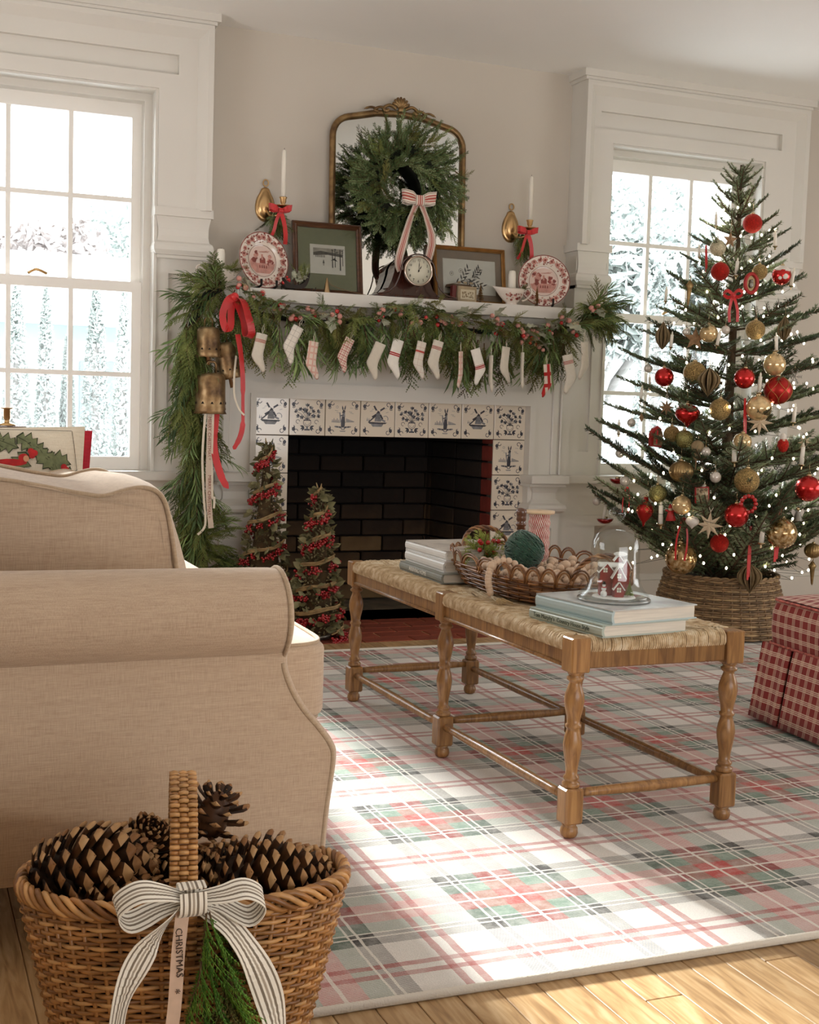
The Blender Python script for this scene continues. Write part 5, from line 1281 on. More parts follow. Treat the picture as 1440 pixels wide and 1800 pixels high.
# dark iron sleigh filled with frosted greenery
sl = thing('sleigh_planter', 'dark sleigh figurine filled with leafy greenery beside the left plate', 'figurine', (.145, -.115, ZS))
M_dkb = P('dark_bronze', '#2a211a', .45, .5, var=(20, .3))
m = MB(); out = catmull([Vector((x, 0, z)) for x, z in ((-.05, .03), (-.045, .018), (-.01, .014), (.03, .018), (.048, .04), (.056, .075), (.05, .078), (.040, .05), (.02, .034), (-.01, .030), (-.035, .038), (-.052, .055), (-.060, .05))], 3, closed=True)
m.prism([(p.x, p.z) for p in out], -.045, (0, .0225, 0)); m.build('sleigh_body', M_dkb, sl)
for y in (-.024, .024): MB().tube(catmull([(-.062, y, .022), (-.058, y, .006), (-.03, y, .003), (.04, y, .003), (.062, y, .008), (.066, y, .02)], 5), .0026, 5).build('runner', M_dkb, sl)
for k in range(14): place(sleaf, 'frosted_leaf', sl, (R.uniform(-.03, .03), R.uniform(-.015, .01), .04+R.uniform(0, .03)), (R.uniform(-1, 1), R.uniform(-.8, .3), R.uniform(-.1, 1)), R.uniform(0, 6), R.uniform(.6, .9))
for k in range(5): place(CED[3], 'sprig', sl, (R.uniform(-.03, .03), 0, .05), (R.uniform(-.6, .9), R.uniform(-.6, 0), .7), R.uniform(0, 6), .4)
for k in range(6): inst('berry', rberry_me, sl, loc=(-.055+R.uniform(-.02, .02), -.02, .035+R.uniform(-.01, .02)), scale=.7)

# candles, gravy boats
def taper(x, y, z, h, r, label, lean=0):
    t = thing('candle', label, 'candle', (x, y, z), rot=(0, lean, 0))
    MB().lathe([(r*1.1, 0), (r, h*.8), (r*.8, h*.965), (r*.35, h*.985), (0, h*.99)], 16).build('wax', M_wax, t)
    MB().tube([(0, 0, h*.985), (.0006, 0, h*1.02)], .0008, 5).build('wick', M_black, t); return t
taper(-.166, -.10, ZS+.045, .105, .0165, 'short fat white candle standing in the sauce boat at the left mantel end')
taper(1.090, -.115, ZS+.045, .105, .0160, 'short white candle standing in the red transferware boat')
def boat(x, y, rz, label):
    t = thing('sauce_boat', label, 'sauce boat', (x, y, ZS), rz)
    rows = []; n = 28
    for z, s_, k in ((0, .48, .9), (.006, .50, .9), (.012, .46, .9), (.02, .62, 1), (.04, .88, 1.02), (.062, 1.0, 1.1), (.072, 1.06, 1.18), (.069, 1.0, 1.12), (.045, .82, 1.0), (.022, .5, .95)):
        row = []
        for i in range(n):
            a = 2*pi*i/n; ex = .058*s_; ey = .036*s_; sp_ = max(0, -cos(a))**6*.020*(z/.07)**1.5; row.append((ex*cos(a)*(k if cos(a) < 0 else 1)-sp_, ey*sin(a)*(1-max(0, -cos(a))**4*.35*(z/.07)), z+max(0, -cos(a))**4*.006*(z/.07)))
        rows.append(row)
    m = MB(); vs = [p for r_ in rows for p in r_]; fs = [(i*n+k, i*n+(k+1) % n, (i+1)*n+(k+1) % n, (i+1)*n+k) for i in range(len(rows)-1) for k in range(n)]
    fs.append(tuple(range(n))[::-1]); fs.append(tuple((len(rows)-1)*n+k for k in range(n))); m.add(vs, fs, True); m.build('bowl', M_china, t)
    MB().tube(catmull([(.058, 0, .062), (.078, 0, .080), (.094, 0, .072), (.090, 0, .05), (.066, 0, .028), (.05, 0, .024)], 5), .0042, 8).build('handle', M_china, t)
    m = MB(); rr = random.Random(3)
    for k in range(34):
        a = -pi/2+rr.uniform(-.75, .75); z = .034+rr.uniform(-.012, .016); s_ = lerp(.72, 1.0, (z-.02)/.042)
        x_, y_ = .058*s_*cos(a), .036*s_*sin(a); q = rr.uniform(.003, .006); nx, ny = cos(a)*1.6, sin(a); L = sqrt(nx*nx+ny*ny); tx, ty = -ny/L, nx/L
        m.c = k % 2; m.add([(x_+nx/L*.0030+tx*q*cos(b), y_+ny/L*.0030+ty*q*cos(b), z+q*sin(b)*.8) for b in [2*pi*i/7 for i in range(7)]], [tuple(range(7))], False)
    m.build('transfer_print', [M_tr1, M_tr2], t)
    MB().lathe([(0, .052), (.028, .05), (.03, .045)], 14).build('moss_fill', P('dried_moss_red', '#6e2f22', .9, var=(90, .5), bump=(90, .8, .004)), t)
    return t
b1 = boat(1.090, -.115, .0, 'red and white transferware sauce boat holding a candle, right of the gold frame')
for k in range(3): place(CED[1], 'sprig', b1, (.03, 0, .055), (1, -.3, .8), k*2, .35)
b2 = boat(-.166, -.10, pi, 'sauce boat at the left mantel end nested in greenery and holding a candle')
for k in range(7): place(CED[k % 5], 'sprig', b2, (R.uniform(-.04, .04), R.uniform(0, .02), .058), (R.uniform(-1, 1), .6, .35), k*2, .5)
# little card house, bottle-brush trees
hs = thing('glitter_house', 'small weathered card house figurine in front of the gold frame', 'figurine', (.868, -.125, ZS), rz=.12)
M_card = P('aged_card', '#9c8a6e', .8, var=(30, .2), bump=(60, .3, .002)); M_cardd = P('dark_card', '#5a4632', .8, var=(30, .3))
MB().box(-.045, .045, -.022, .022, 0, .066, .002).build('house_wall', M_card, hs)
MB().prism([(-.05, .066), (.05, .066), (.044, .078), (-.044, .078)], -.054, (0, .027, 0)).build('roof', M_cardd, hs)
MB().box(-.034, .034, -.0245, -.0215, .012, .052).build('panel', P('pale_card_panel', '#c1b69c', .8), hs)
m = MB(); rr = random.Random(5)
for k in range(40): blob(m, rr.uniform(-.026, .026), .030+rr.uniform(-.011, .012), .0028, -.0248-.00002*k, 0, 6, k, .5)
m.build('panel_drawing', [P('faded_sepia', '#7d6c52', .8), M_tr1], hs)
for x in (-.03, .0, .03): MB().ball((x, 0, .082), .006, 8, 6, (1.6, 1, .8)).build('finial', M_card, hs)
MB().box(-.066, -.047, -.012, .012, 0, .068, .003).build('side_box', P('dark_red_card', '#5e1f18', .6), hs)
def brush(x, y, h, r, label, col):
    t = thing('bottle_brush_tree', label, 'figurine', (x, y, ZS)); m = MB(); rr = random.Random(int(x*1000))
    for k in range(700):
        u = rr.random()**.7; z = .012+(h-.014)*u; q = r*(1-u)*rr.uniform(.8, 1.05)+.001; a = rr.uniform(0, 2*pi); twig3(m, Vector((0, 0, z)), Vector((cos(a)*q, sin(a)*q, z-.002)), .0005)
    m.build('bristle_cone', P(label[:12].replace(' ', '_')+'_bristle', col, .8, var=(60, .3)), t, kind='stuff'); MB().lathe([(.007, 0), (.007, .008), (.001, .009), (.001, h)], 8).build('trunk', M_twig, t); return t
brush(.940, -.125, .082, .018, 'brown bottle-brush tree at the right side of the card house', '#7d5a2c')
brush(1.193, -.150, .085, .014, 'amber bottle-brush tree standing before the right plate', '#8b5f2c')

# wall sconces
def sconce(x, side_, label, cl, bl, gl):
    t = thing('wall_sconce', label, 'sconce', (x, YF, 1.70))
    vs = []; n = 22
    out = []
    for k in range(n):
        a = 2*pi*k/n; r = .041*(1-.12*sin(a)) ; out.append((r*cos(a), .064*sin(a)+(.010 if sin(a) > .8 else 0)))
    for s_, y in ((1, 0), (1, -.004), (.86, -.010), (.80, -.009), (.74, -.016), (.4, -.022), (.001, -.024)): vs += [(px*s_, y, pz*s_) for px, pz in out]
    fs = [(i*n+k, i*n+(k+1) % n, (i+1)*n+(k+1) % n, (i+1)*n+k) for i in range(6) for k in range(n)]+[tuple(range(n))[::-1]]
    MB().add(vs, [f[::-1] for f in fs], True).build('back_plate', M_brass, t)
    MB().tube([(.011*cos(2*pi*k/14), -.008, .090+.013*sin(2*pi*k/14)) for k in range(14)], .003, 6, closed=True).build('hanging_ring', M_brass, t)
    e = .052
    MB().tube(catmull([(0, -.02, -.02), (.012, -.05, -.045), (.034, -.075, -.042), (e, -.085, -.02)], 6), .0045, 7).build('arm', M_brass, t)
    MB().lathe([(.004, -.02), (.010, -.014), (.026, -.008), (.030, -.004), (.026, -.005), (.008, -.006), (.008, .002), (.012, .008), (.0125, .020), (.0155, .025), (.0155, .028), (.011, .028), (.010, .01)], 22, (e, -.085, 0)).build('drip_pan', M_brass, t)
    taper(x+e, YF-.085, 1.712, .205, .0092, cl)
    g = thing('evergreen_sprig', gl, 'greenery', (x+.035, YF-.06, 1.67))
    for k in range(15): place(CED[k % 5] if k % 3 else FIR[k % 4], 'sprig', g, (R.uniform(-.015, .015), R.uniform(-.01, .02), R.uniform(-.02, .02)), (R.uniform(-.45, .45), R.uniform(-.2, .1), -1), R.uniform(0, 6), R.uniform(.5, .8))
    b = thing('ribbon_bow', bl, 'bow', (0, 0, 0)); c = (x+.038, YF-.095, 1.672)
    bow_loops(b, M_red, c, .046, .024); cv = Vector(c)
    MB().ribbon(catmull([cv, cv+Vector((-.016, -.004, -.04)), cv+Vector((-.026, .0, -.085)), cv+Vector((-.04, .01, -.115))], 6), .015, .0005, Vector((1, .3, 0))).build('tail', M_red, b)
    MB().ribbon(catmull([cv, cv+Vector((.014, -.004, -.04)), cv+Vector((.024, 0, -.09)), cv+Vector((.026, .01, -.13))], 6), .017, .0005, Vector((1, -.3, 0))).build('tail', M_red, b)
sconce(.050, 1, 'brass wall sconce left of the mirror above the left plate', 'tall white taper in the left wall sconce', 'small red bow tied under the left brass sconce', 'evergreen sprigs hanging beneath the left sconce bow')
sconce(1.158, 1, 'brass wall sconce right of the mirror above the sauce boat', 'tall white taper in the right wall sconce', 'small red bow tied under the right brass sconce', 'evergreen sprigs hanging beneath the right sconce bow')

# ---------------- vine cone trees on the hearth ----------------
dleaf = leafmesh('dried_leaf', .026, .018, P2('dried_sage_leaf', '#4c4a30', '#767350', '#9a9470', .7, 40), False, .3)
_hb = MB()
for q_ in ((0, 0, 0), (.009, .002, .004), (-.007, -.004, .006), (.002, -.008, -.006)): _hb.ball(q_, .0056, 7, 5)
hb = _hb.mesh('berry', P('hearth_red_berry', '#a11c22', .22, coat=.6, var=(60, .25)))
M_cone = P('dark_vine_core', '#4b3b24', .95, var=(40, .4), bump=(50, .8, .006)); M_vineb = P('peeled_vine', '#9a8158', .7, var=(50, .3, (1, 1, 1)), bump=(120, .5, .002))
def berrytree(x, y, h, r, label, seed):
    rr = random.Random(seed); t = thing('berry_cone_tree', label, 'decorative tree', (x, y, 0.001))
    MB().lathe([(r*.45, 0), (r*.5, .02), (r*.84, .03), (r*.45, h*.45), (r*.16, h*.8), (.010, h*.97)], 20).build('cone_core', M_cone, t)
    MB().lathe([(r*.45, -.0), (r*.55, 0), (r*.62, .018), (r*.5, .018)], 20).build('dish', P('tin_dish', '#8b8478', .35, .8), t)
    turns = 6; prev = None
    def sp_(u, off=0, add=0): a = 2*pi*turns*u+off+seed; q = r*(1-u)**.9*.98+.012+add; return Vector((cos(a)*q, sin(a)*q, .03+(h-.04)*u))
    for j in range(3): MB().tube([sp_(u/140, .2*j, .004*rr.random()) +Vector((0, 0, .008*j+.003*sin(u*.9+j))) for u in range(138)], .0036, 5).build('vine', M_vineb, t)
    for k in range(230):
        u = rr.random()**1.45*.97; p = sp_(u, .0, .006)+Vector((rr.uniform(-.012, .012), rr.uniform(-.012, .012), -.030*(1-u*.5)+rr.uniform(-.014, .010)))
        inst('berry_cluster', hb, t, loc=p, rot=(rr.uniform(0, 6), rr.uniform(0, 6), 0), scale=rr.uniform(.8, 1.2))
    for k in range(296):
        u = rr.random()**1.45; a = rr.uniform(0, 2*pi); q = r*(1-u)**.9*.92+.010; p = Vector((cos(a)*q, sin(a)*q, .03+(h-.04)*u))
        place(dleaf, 'leaf', t, p, (cos(a)+rr.uniform(-.8, .8), sin(a)+rr.uniform(-.8, .8), rr.uniform(-.6, .6)), rr.uniform(0, 6), rr.uniform(1.0, 1.7))
    m = MB()
    for k in range(1500):
        u = rr.random()**1.4; a = rr.uniform(0, 2*pi); q = (r*.84 if u < .04 else r*(1-u)**.9*.88)+.004; p = Vector((cos(a)*q, sin(a)*q, .03+(h-.04)*u)); e = Vector((cos(a)+rr.uniform(-1, 1), sin(a)+rr.uniform(-1, 1), rr.uniform(-1, 1))).normalized()*rr.uniform(.012, .024); blade(m, p, p+e, Vector((rr.uniform(-1, 1), rr.uniform(-1, 1), 1)).normalized(), .004)
    m.build('dried_foliage', P2('dried_foliage_%d' % seed, '#3d3522', '#6b6244', '#958b68', .8, 60), t, kind='stuff')
    for k in range(4): twv = MB().tube([(0, 0, h*.94), (rr.uniform(-.012, .012), rr.uniform(-.01, .01), h*1.0+rr.uniform(-.01, .02))], [.005, .002], 5).build('tip_vine', M_vineb, t)
berrytree(.006, -.205, .755, .108, 'taller vine cone tree with red berries, left on the hearth', 1)
berrytree(.172, -.375, .592, .094, 'shorter vine cone tree with red berries, in front of the fireplace opening', 5)

# ---------------- on the bench ----------------
BZ = .4385
M_pages = P('white_pages', '#d9d3c8', .85, var=(180, .12, (.05, .05, 1)))
SPM = Matrix(((0, 0, -1), (-1, 0, 0), (0, 1, 0)))
def book(x, y, z, rz, L, W_, T_, mat, label, title=None, tmat=None, ts=.014, shift=0, font2=None, top=None):
    t = thing('book', label, 'book', (x, y, z), rz)   # spine plane at local x=0, spine runs along -Y from 0
    c = .0025
    MB().box(0, W_, -L, 0, 0, c).build('back_cover', mat, t); MB().box(0, W_, -L, 0, T_-c, T_).build('front_cover', top or mat, t)
    m = MB(); sec = [(0.004, 0), (-.0015, T_*.25), (-.0022, T_*.5), (-.0015, T_*.75), (.004, T_), (.007, T_-c), (.003, T_*.5), (.007, c)]
    m.prism([(a, b) for a, b in sec], L, (0, 0, 0), (1, 0, 0), (0, 0, 1)); m.build('spine', mat, t)
    MB().box(.006, W_-.004, -L+.004, -.004, c, T_-c).build('page_block', M_pages, t)
    if title: inst('lettering', text_me(title, ts, tmat), t, loc=(-.0026, -L/2+shift, T_*.5), rot=SPM.to_euler())
    return t
M_bkgrey = P('grey_book_cloth', '#8d8f87', .6, var=(60, .05)); M_bkwhite = P('white_book_jacket', '#dfdedb', .35, var=(8, .04)); M_bkblue = P('pale_blue_jacket', '#b5c9cd', .35, var=(5, .12)); M_bksage = P('sage_grey_jacket', '#aebab2', .4, var=(6, .08))
M_bwp = P('grey_photo_cover', '#a7a19a', .3, ramp=[(.3, '#5e5a56'), (.5, '#b8b0a8'), (.7, '#d8d2ca')], var=(14, .2)); M_tw = P('white_lettering', '#e8e6e0', .5); M_tg = P('dark_green_lettering', '#3b4a40', .5); M_tp = P('pale_grey_lettering', '#b9bdbd', .5)
book(.004, -1.655, BZ, .0, .305, .225, .026, M_bkgrey, 'grey book titled ARRIVING HOME, bottom of the far stack on the bench', 'ARRIVING HOME', M_tw, .0165, .015)
book(.022, -1.650, BZ+.0265, -.01, .285, .215, .030, M_bkwhite, 'white book in the middle of the far stack on the bench', 'house & garden', M_tp, .012) if False else book(.022, -1.650, BZ+.0265, -.01, .285, .215, .030, M_bkwhite, 'white book in the middle of the far stack on the bench')
book(.026, -1.640, BZ+.057, .01, .285, .21, .027, M_bkwhite, 'white book with photo cover on top of the far stack', top=M_bwp)
book(-.020, -2.515, BZ, .14, .262, .235, .027, M_bksage, 'sage grey book titled Country House Style under the pale blue one', "Tom Murphy's  Country House Style", M_tg, .0135, .012)
book(-.008, -2.520, BZ+.0275, .17, .262, .240, .031, M_bkblue, 'pale blue book carrying the glass dome at the near bench end', top=P('misty_photo_cover', '#aeb6b6', .25, ramp=[(.3, '#8b8a86'), (.5, '#b9bfc0'), (.7, '#d5dadb')], var=(9, .2)))

def wicker(parent, cx, cy, zlist, radfn, rows, nst, rw, rs, matw, amp, stake_name='stake', wname='weaver', pts_per=3, nside=5, dbl=False, lean=0):
    """radfn(theta, u)->(x, y) outline at height fraction u"""
    z0, z1 = zlist
    for r_ in range(rows):
        u = (r_+.5)/rows; n = nst*pts_per; P__ = []
        for i in range(n):
            th = 2*pi*i/n; x, y = radfn(th, u); L = sqrt(x*x+y*y) or 1; a = amp*cos(nst/2*th+pi*r_)
            P__.append((cx+x*(1+a/L), cy+y*(1+a/L), lerp(z0, z1, u)+.0006*sin(th*5+r_*2)))
        MB().tube(P__, rw, nside, closed=True).build(wname, matw[r_ % len(matw)], parent)
    for k in range(nst):
        th = 2*pi*(k)/nst; MB().tube([(cx+radfn(th, u)[0], cy+radfn(th, u)[1], lerp(z0, z1, u)) for u in (0, .2, .4, .6, .8, 1)], rs, 5).build(stake_name, matw[0], parent)
def superell(a, b, e=.75):
    def f(th): c_, s_ = cos(th), sin(th); return (a*math.copysign(abs(c_)**e, c_), b*math.copysign(abs(s_)**e, s_))
    return f
M_w1 = P('brown_willow', '#7a4f2b', .42, var=(30, .35), coat=.2); M_w2 = P('dark_willow', '#5f3a1f', .42, var=(30, .3), coat=.2); M_w3 = P('light_willow', '#9a6c40', .42, var=(30, .3), coat=.2)
tray = thing('wicker_tray', 'brown wicker tray with looped border and twisted handles on the bench', 'basket', (.205, -2.12, BZ+.001))
se = superell(.150, .275, .72)
def trf(th, u): x, y = se(th); k = 1+.16*u; return (x*k, y*k)
wicker(tray, 0, 0, (.004, .062), trf, 10, 36, .0030, .0026, [M_w1, M_w2, M_w3], .0032)
m = MB(); n = 40; m.add([(0, 0, .003)]+[(se(2*pi*i/n)[0], se(2*pi*i/n)[1], .003) for i in range(n)]+[(0, 0, .034)]+[(se(2*pi*i/n)[0]*1.03, se(2*pi*i/n)[1]*1.03, .034) for i in range(n)], [(0, 1+(i+1) % n, 1+i) for i in range(n)]+[(n+1, n+2+i, n+2+(i+1) % n) for i in range(n)]+[(1+i, 1+(i+1) % n, n+2+(i+1) % n, n+2+i) for i in range(n)], False); m.build('tray_floor', M_w2, tray)
for k in range(30):
    th = 2*pi*k/30; x0_, y0_ = trf(th, 1.0); x1_, y1_ = trf(th+2*pi/30*1.15, 1.0)
    for off in (0, .004):
        mid = Vector(((x0_+x1_)/2*1.02, (y0_+y1_)/2*1.02, .062+.032-off*1.6)); A, B = Vector((x0_, y0_, .056)), Vector((x1_, y1_, .056)); A, B = A.lerp(B, off*28), B.lerp(A, off*28)
        w2 = (B-A)*.5; cm = (A+B)*.5; upv = (mid-cm); MB().tube([cm-w2*cos(pi*i/10)+upv*sin(pi*i/10)+Vector((0, 0, -.004 if i in (0, 10) else 0)) for i in range(11)], .0026, 6).build('border_loop', (M_w1, M_w3)[int(off > 0)], tray)
for sy in (-1, 1):
    base = [(-.075, sy*.305, .056), (-.065, sy*.325, .10), (-.03, sy*.34, .128), (.03, sy*.34, .128), (.065, sy*.325, .10), (.075, sy*.305, .056)]; cc = catmull(base, 8)
    for ph in (0, 2*pi/3, 4*pi/3):
        MB().tube([p+Vector((0, cos(i*.8+ph)*.0045, sin(i*.8+ph)*.0045)) for i, p in enumerate(cc)], .0034, 6).build('handle_strand', (M_w1, M_w2, M_w3)[int(ph)%3], tray)
# dish, yarn, spindle, spool
ds = tag(MB().lathe([(0, .004), (.05, .004), (.066, .018), (.069, .018), (.055, 0), (0, 0)], 32).build('dish', P('grey_stoneware', '#85857f', .35, var=(10, .1))), 'shallow grey dish under the green yarn ball', 'dish'); ds.location = (.165, -2.10, BZ+.036)
yb = thing('yarn_ball', 'ball of dark green yarn in the wicker tray', 'yarn', (.180, -2.09, .5425))
M_yarn = P('forest_green_yarn', '#234a38', .9, sheen=.4, var=(60, .3), bump=(300, .6, .002))
MB().ball((0, 0, 0), .048, 20, 14).build('yarn_core', M_yarn, yb)
m = MB(); rr = random.Random(8)
for k in range(46):
    ax = Vector((rr.gauss(.6, .35), rr.gauss(-.3, .35), rr.gauss(.9, .3))).normalized(); u = ax.orthogonal().normalized(); v = ax.cross(u); off = rr.uniform(-.030, .030); q = sqrt(.0510**2-off*off)
    ph = rr.uniform(0, 6); tlt = rr.uniform(-.004, .004)
    m.tube([u*cos(2*pi*i/30+ph)*q+v*sin(2*pi*i/30+ph)*q+ax*(off+tlt*sin(2*pi*i/30)) for i in range(30)], .0019, 5, closed=True)
m.build('wound_strands', M_yarn, yb, kind='stuff')
spd = thing('spindle', 'turned wooden spindle sticking up behind the green yarn ball', 'spindle', (.195, -2.035, BZ+.036))
_sp = MB(); _sp.lathe([(.018, 0), (.018, .004), (.006, .01), (.006, .10), (.008, .135), (.012, .140), (.010, .147), (.014, .153), (.014, .158), (.010, .164), (.0135, .170), (.012, .178), (.013, .186), (.0145, .196), (.012, .205), (0, .207)], 18)
for i_ in range(len(_sp.v)): _sp.v[i_] = (_sp.v[i_][0], _sp.v[i_][1], _sp.v[i_][2]*.84)
_sp.build('turned_post', P('walnut_spindle', '#5a3520', .3, coat=.4), spd)
spo = thing('twine_spool', 'wooden spool of red and white twine behind the yarn ball', 'spool', (.292, -1.955, BZ+.036))
M_spw = P('pale_spool_wood', '#cdb392', .5, var=(20, .15, (1, 1, 5)))
MB().lathe([(0, 0), (.040, 0), (.040, .007), (0, .007)], 28).build('flange', M_spw, spo); MB().lathe([(0, .152), (.041, .152), (.0415, .156), (.041, .160), (.008, .160), (.007, .157), (0, .157)], 28).build('flange', M_spw, spo)
t_ = NT('red_white_twine'); g = t_.sep(t_.co('Object')); ang = t_.math('ARCTAN2', g[1], g[0]); f = t_.math('FRACT', t_.math('MULTIPLY_ADD', g[2], 70, t_.math('MULTIPLY', ang, 5.1))); f = t_.math('ADD', f, t_.math('MULTIPLY_ADD', t_.noise(90, 2), .8, -.4))
t_.l(t_.ramp(f, [(0, srgb('#a8443f')), (.55, srgb('#dfd2c6'))], 'CONSTANT'), t_.b.inputs['Base Color']); t_.b.inputs['Roughness'].default_value = .9
m = MB(); zz = [.008+.0022*k for k in range(66)]; m.lathe([(.0285+(.0012 if k % 2 else 0)+.0015*sin(k*.5), z) for k, z in enumerate(zz)], 28); m.build('twine', t_.m, spo)

# wooden bead garland
bg = thing('bead_garland', 'strand of pale wooden beads heaped in the tray with a tassel over its side', 'beads', (0, 0, 0))
M_bead = P('natural_wood_bead', '#cbb198', .55, var=(40, .12)); bead = MB().ball((0, 0, 0), .01, 14, 9).mesh('bead', M_bead)
rr = random.Random(21); pos = []; tries = 0
while len(pos) < 290 and tries < 24000:
    tries += 1; r_ = rr.choice((.0082, .0095, .0125)); layer = int(tries/6000); th = rr.uniform(0, 2*pi); q = sqrt(rr.random())*.88
    p = Vector((.205+.150*q*cos(th), -2.12+.275*q*sin(th), BZ+.036+r_+layer*.0125))
    if p.y > -1.98 and p.x < .2: continue
    if (Vector((p.x, p.y))-Vector((.170, -2.10))).length < .068+r_*.6 or (Vector((p.x, p.y))-Vector((.292, -1.955))).length < .042+r_ or (Vector((p.x, p.y))-Vector((.195, -2.035))).length < .02: continue
    if all((p-a).length > (r_+b)*.93 for a, b in pos): pos.append((p, r_))
for p, r_ in pos: inst('bead', bead, bg, loc=p, scale=r_/.01)
dr = catmull([(.09, -2.27, BZ+.075), (.05, -2.26, BZ+.098), (.015, -2.25, BZ+.092), (.0, -2.255, BZ+.068), (-.004, -2.262, BZ+.045), (-.002, -2.27, BZ+.022)], 6)
for i in range(0, len(dr), 2): inst('bead', bead, bg, loc=dr[i], scale=(1.25 if i == 14 else .9))
MB().tube([dr[-1], (-.002, -2.28, BZ+.012), (.0, -2.30, BZ+.006)], .0012, 5).build('cord', M_cream, bg)
m = MB()
for k in range(46): a = rr.uniform(-.5, .5); m.tube([(.0, -2.30, BZ+.008), (.004+sin(a)*.02, -2.315, BZ+.008+rr.uniform(0, .008)), (.006+sin(a)*.045+rr.uniform(-.004, .004), -2.335+rr.uniform(-.01, .01), BZ+.003+rr.uniform(0, .008))], .0009, 3)
m.build('tassel', P('jute_tassel', '#d3b98f', .9), bg, kind='stuff')
# greenery pick with pine cone and berries
gp = thing('evergreen_pick', 'small evergreen pick with pine cone and red berries at the tray back', 'greenery', (.150, -1.90, BZ+.02))
M_ppk = P2('light_pine_green', '#5d6e2e', '#8a9a45', '#b3bf6a', .5); PK = fir(77, .085, .020, 2, M_ppk, .0022)
for d in ((-.4, -.2, 1), (.5, -.1, 1.1), (.0, -.4, .9), (-.9, -.5, .3), (.3, -1, .15), (.9, -.3, .5), (-.2, -.9, .35), (-.7, .3, .7)): place(PK, 'sprig', gp, (R.uniform(-.015, .015), 0, .04), d, R.uniform(0, 6), .95)
for k in range(9): inst('berry', rberry_me, gp, loc=(R.uniform(-.03, .035), -.03-R.uniform(0, .01), .075+R.uniform(-.02, .02)), scale=.95)
m = MB()
for k in range(40): a = k*2.4; u = k/40; e = Vector((cos(a)*.02*sin(pi*(u*.8+.15)), sin(a)*.02*sin(pi*(u*.8+.15)), .02+.04*u)); m.ball(e, .0055, 6, 4, (1, 1, .5))
m.build('pine_cone', P('pick_cone_brown', '#3a2416', .7, var=(60, .5)), gp, kind='stuff')

# glass cloche with a snowy miniature village
M_cg = NT('cloche_glass'); g_ = M_cg.n('ShaderNodeBsdfGlossy'); g_.inputs['Roughness'].default_value = .01; t2 = M_cg.n('ShaderNodeBsdfTransparent'); t2.inputs[0].default_value = (.97, .985, .98, 1)
f3 = M_cg.n('ShaderNodeLayerWeight'); f3.inputs[0].default_value = .32; x3 = M_cg.n('ShaderNodeMixShader'); M_cg.l(M_cg.math('MULTIPLY_ADD', M_cg.math('POWER', f3.outputs[1], 2.2), .34, .045, clamp=True), x3.inputs[0]); M_cg.l(t2.outputs[0], x3.inputs[1]); M_cg.l(g_.outputs[0], x3.inputs[2]); M_cg.l(x3.outputs[0], M_cg.out.inputs[0]); M_cg = M_cg.m
CX, CY, CZ = .118, -2.645, BZ+.0595
cl = thing('glass_cloche', 'clear glass bell cloche with round knob on the pale blue book', 'cloche', (CX, CY, CZ))
prof = [(.079, .005), (.077, .012), (.066, .022), (.058, .034), (.0545, .05), (.0535, .108), (.0515, .124), (.046, .138), (.037, .149), (.025, .156), (.013, .159), (.009, .162), (.010, .166), (.0165, .172), (.0195, .180), (.0175, .189), (.010, .195), (0, .197)]
prof = [(r_, z_*1.05 if z_ > .03 else z_) for r_, z_ in prof]; MB().lathe(prof, 48).build('dome', M_cg, cl)
MB().lathe([(.0765, .0045), (.0745, .010), (.0640, .021), (.0560, .034), (.0525, .05), (.0515, .108), (.0495, .123), (.044, .136), (.035, .147), (.02, .153), (0, .155)], 48).build('dome_inner', M_cg, cl)
MB().lathe([(0, 0), (.080, 0), (.081, .003), (.079, .005), (0, .005)], 48).build('glass_base', P('pressed_glass_rim', '#c9ccc8', .08, trans=.6, coat=.5), cl)
vl = thing('miniature_village', 'tiny red snowy houses with snowman and tree inside the cloche', 'figurine', (CX, CY, CZ+.0055), rz=-.40)
M_rh = P('miniature_red_siding', '#8c2a22', .7, var=(30, .2)); M_snow = P('miniature_snow', '#efefee', .8, bump=(80, .5, .003)); M_gr = P('miniature_grey_roof', '#8a7f78', .8, var=(40, .2)); M_wn = P('miniature_window', '#e9e4d4', .5)
MB().lathe([(0, .004), (.035, .004), (.047, .002), (.048, 0), (0, 0)], 30).build('snow_ground', M_snow, vl)
def mhouse(x, y, w_, d_, h, rh, gy=True):
    m = MB(); m.box(x-w_/2, x+w_/2, y-d_/2, y+d_/2, .003, h); m.prism([(x-w_/2, h), (x+w_/2, h), (x, h+rh)], d_, (0, y-d_/2+d_, 0), (1, 0, 0), (0, 0, 1)) if False else m.prism([(x-w_/2, h), (x+w_/2, h), (x, h+rh)], -d_, (0, y+d_/2-d_*0, 0)) if False else None
    vs = [(x-w_/2, y-d_/2, h), (x+w_/2, y-d_/2, h), (x, y-d_/2, h+rh), (x-w_/2, y+d_/2, h), (x+w_/2, y+d_/2, h), (x, y+d_/2, h+rh)]
    m.add(vs, [(0, 1, 2), (5, 4, 3), (0, 3, 4, 1)], False); m.build('house_wall', M_rh, vl)
    for s_ in (-1, 1):
        a = Vector((x+s_*(w_/2+.003), 0, h-.003)); b = Vector((x, 0, h+rh)); nn = Vector((s_*rh, 0, w_/2)).normalized()*.0022
        m = MB(); vs = [Vector((p.x, yy, p.z))+q for p in (a, b) for yy in (y-d_/2-.003, y+d_/2+.002) for q in (Vector(), nn)]
        m.add(vs, [(0, 1, 3, 2), (4, 6, 7, 5), (0, 4, 5, 1), (2, 3, 7, 6), (1, 5, 7, 3), (0, 2, 6, 4)], False); m.build('snowy_roof', M_snow, vl)
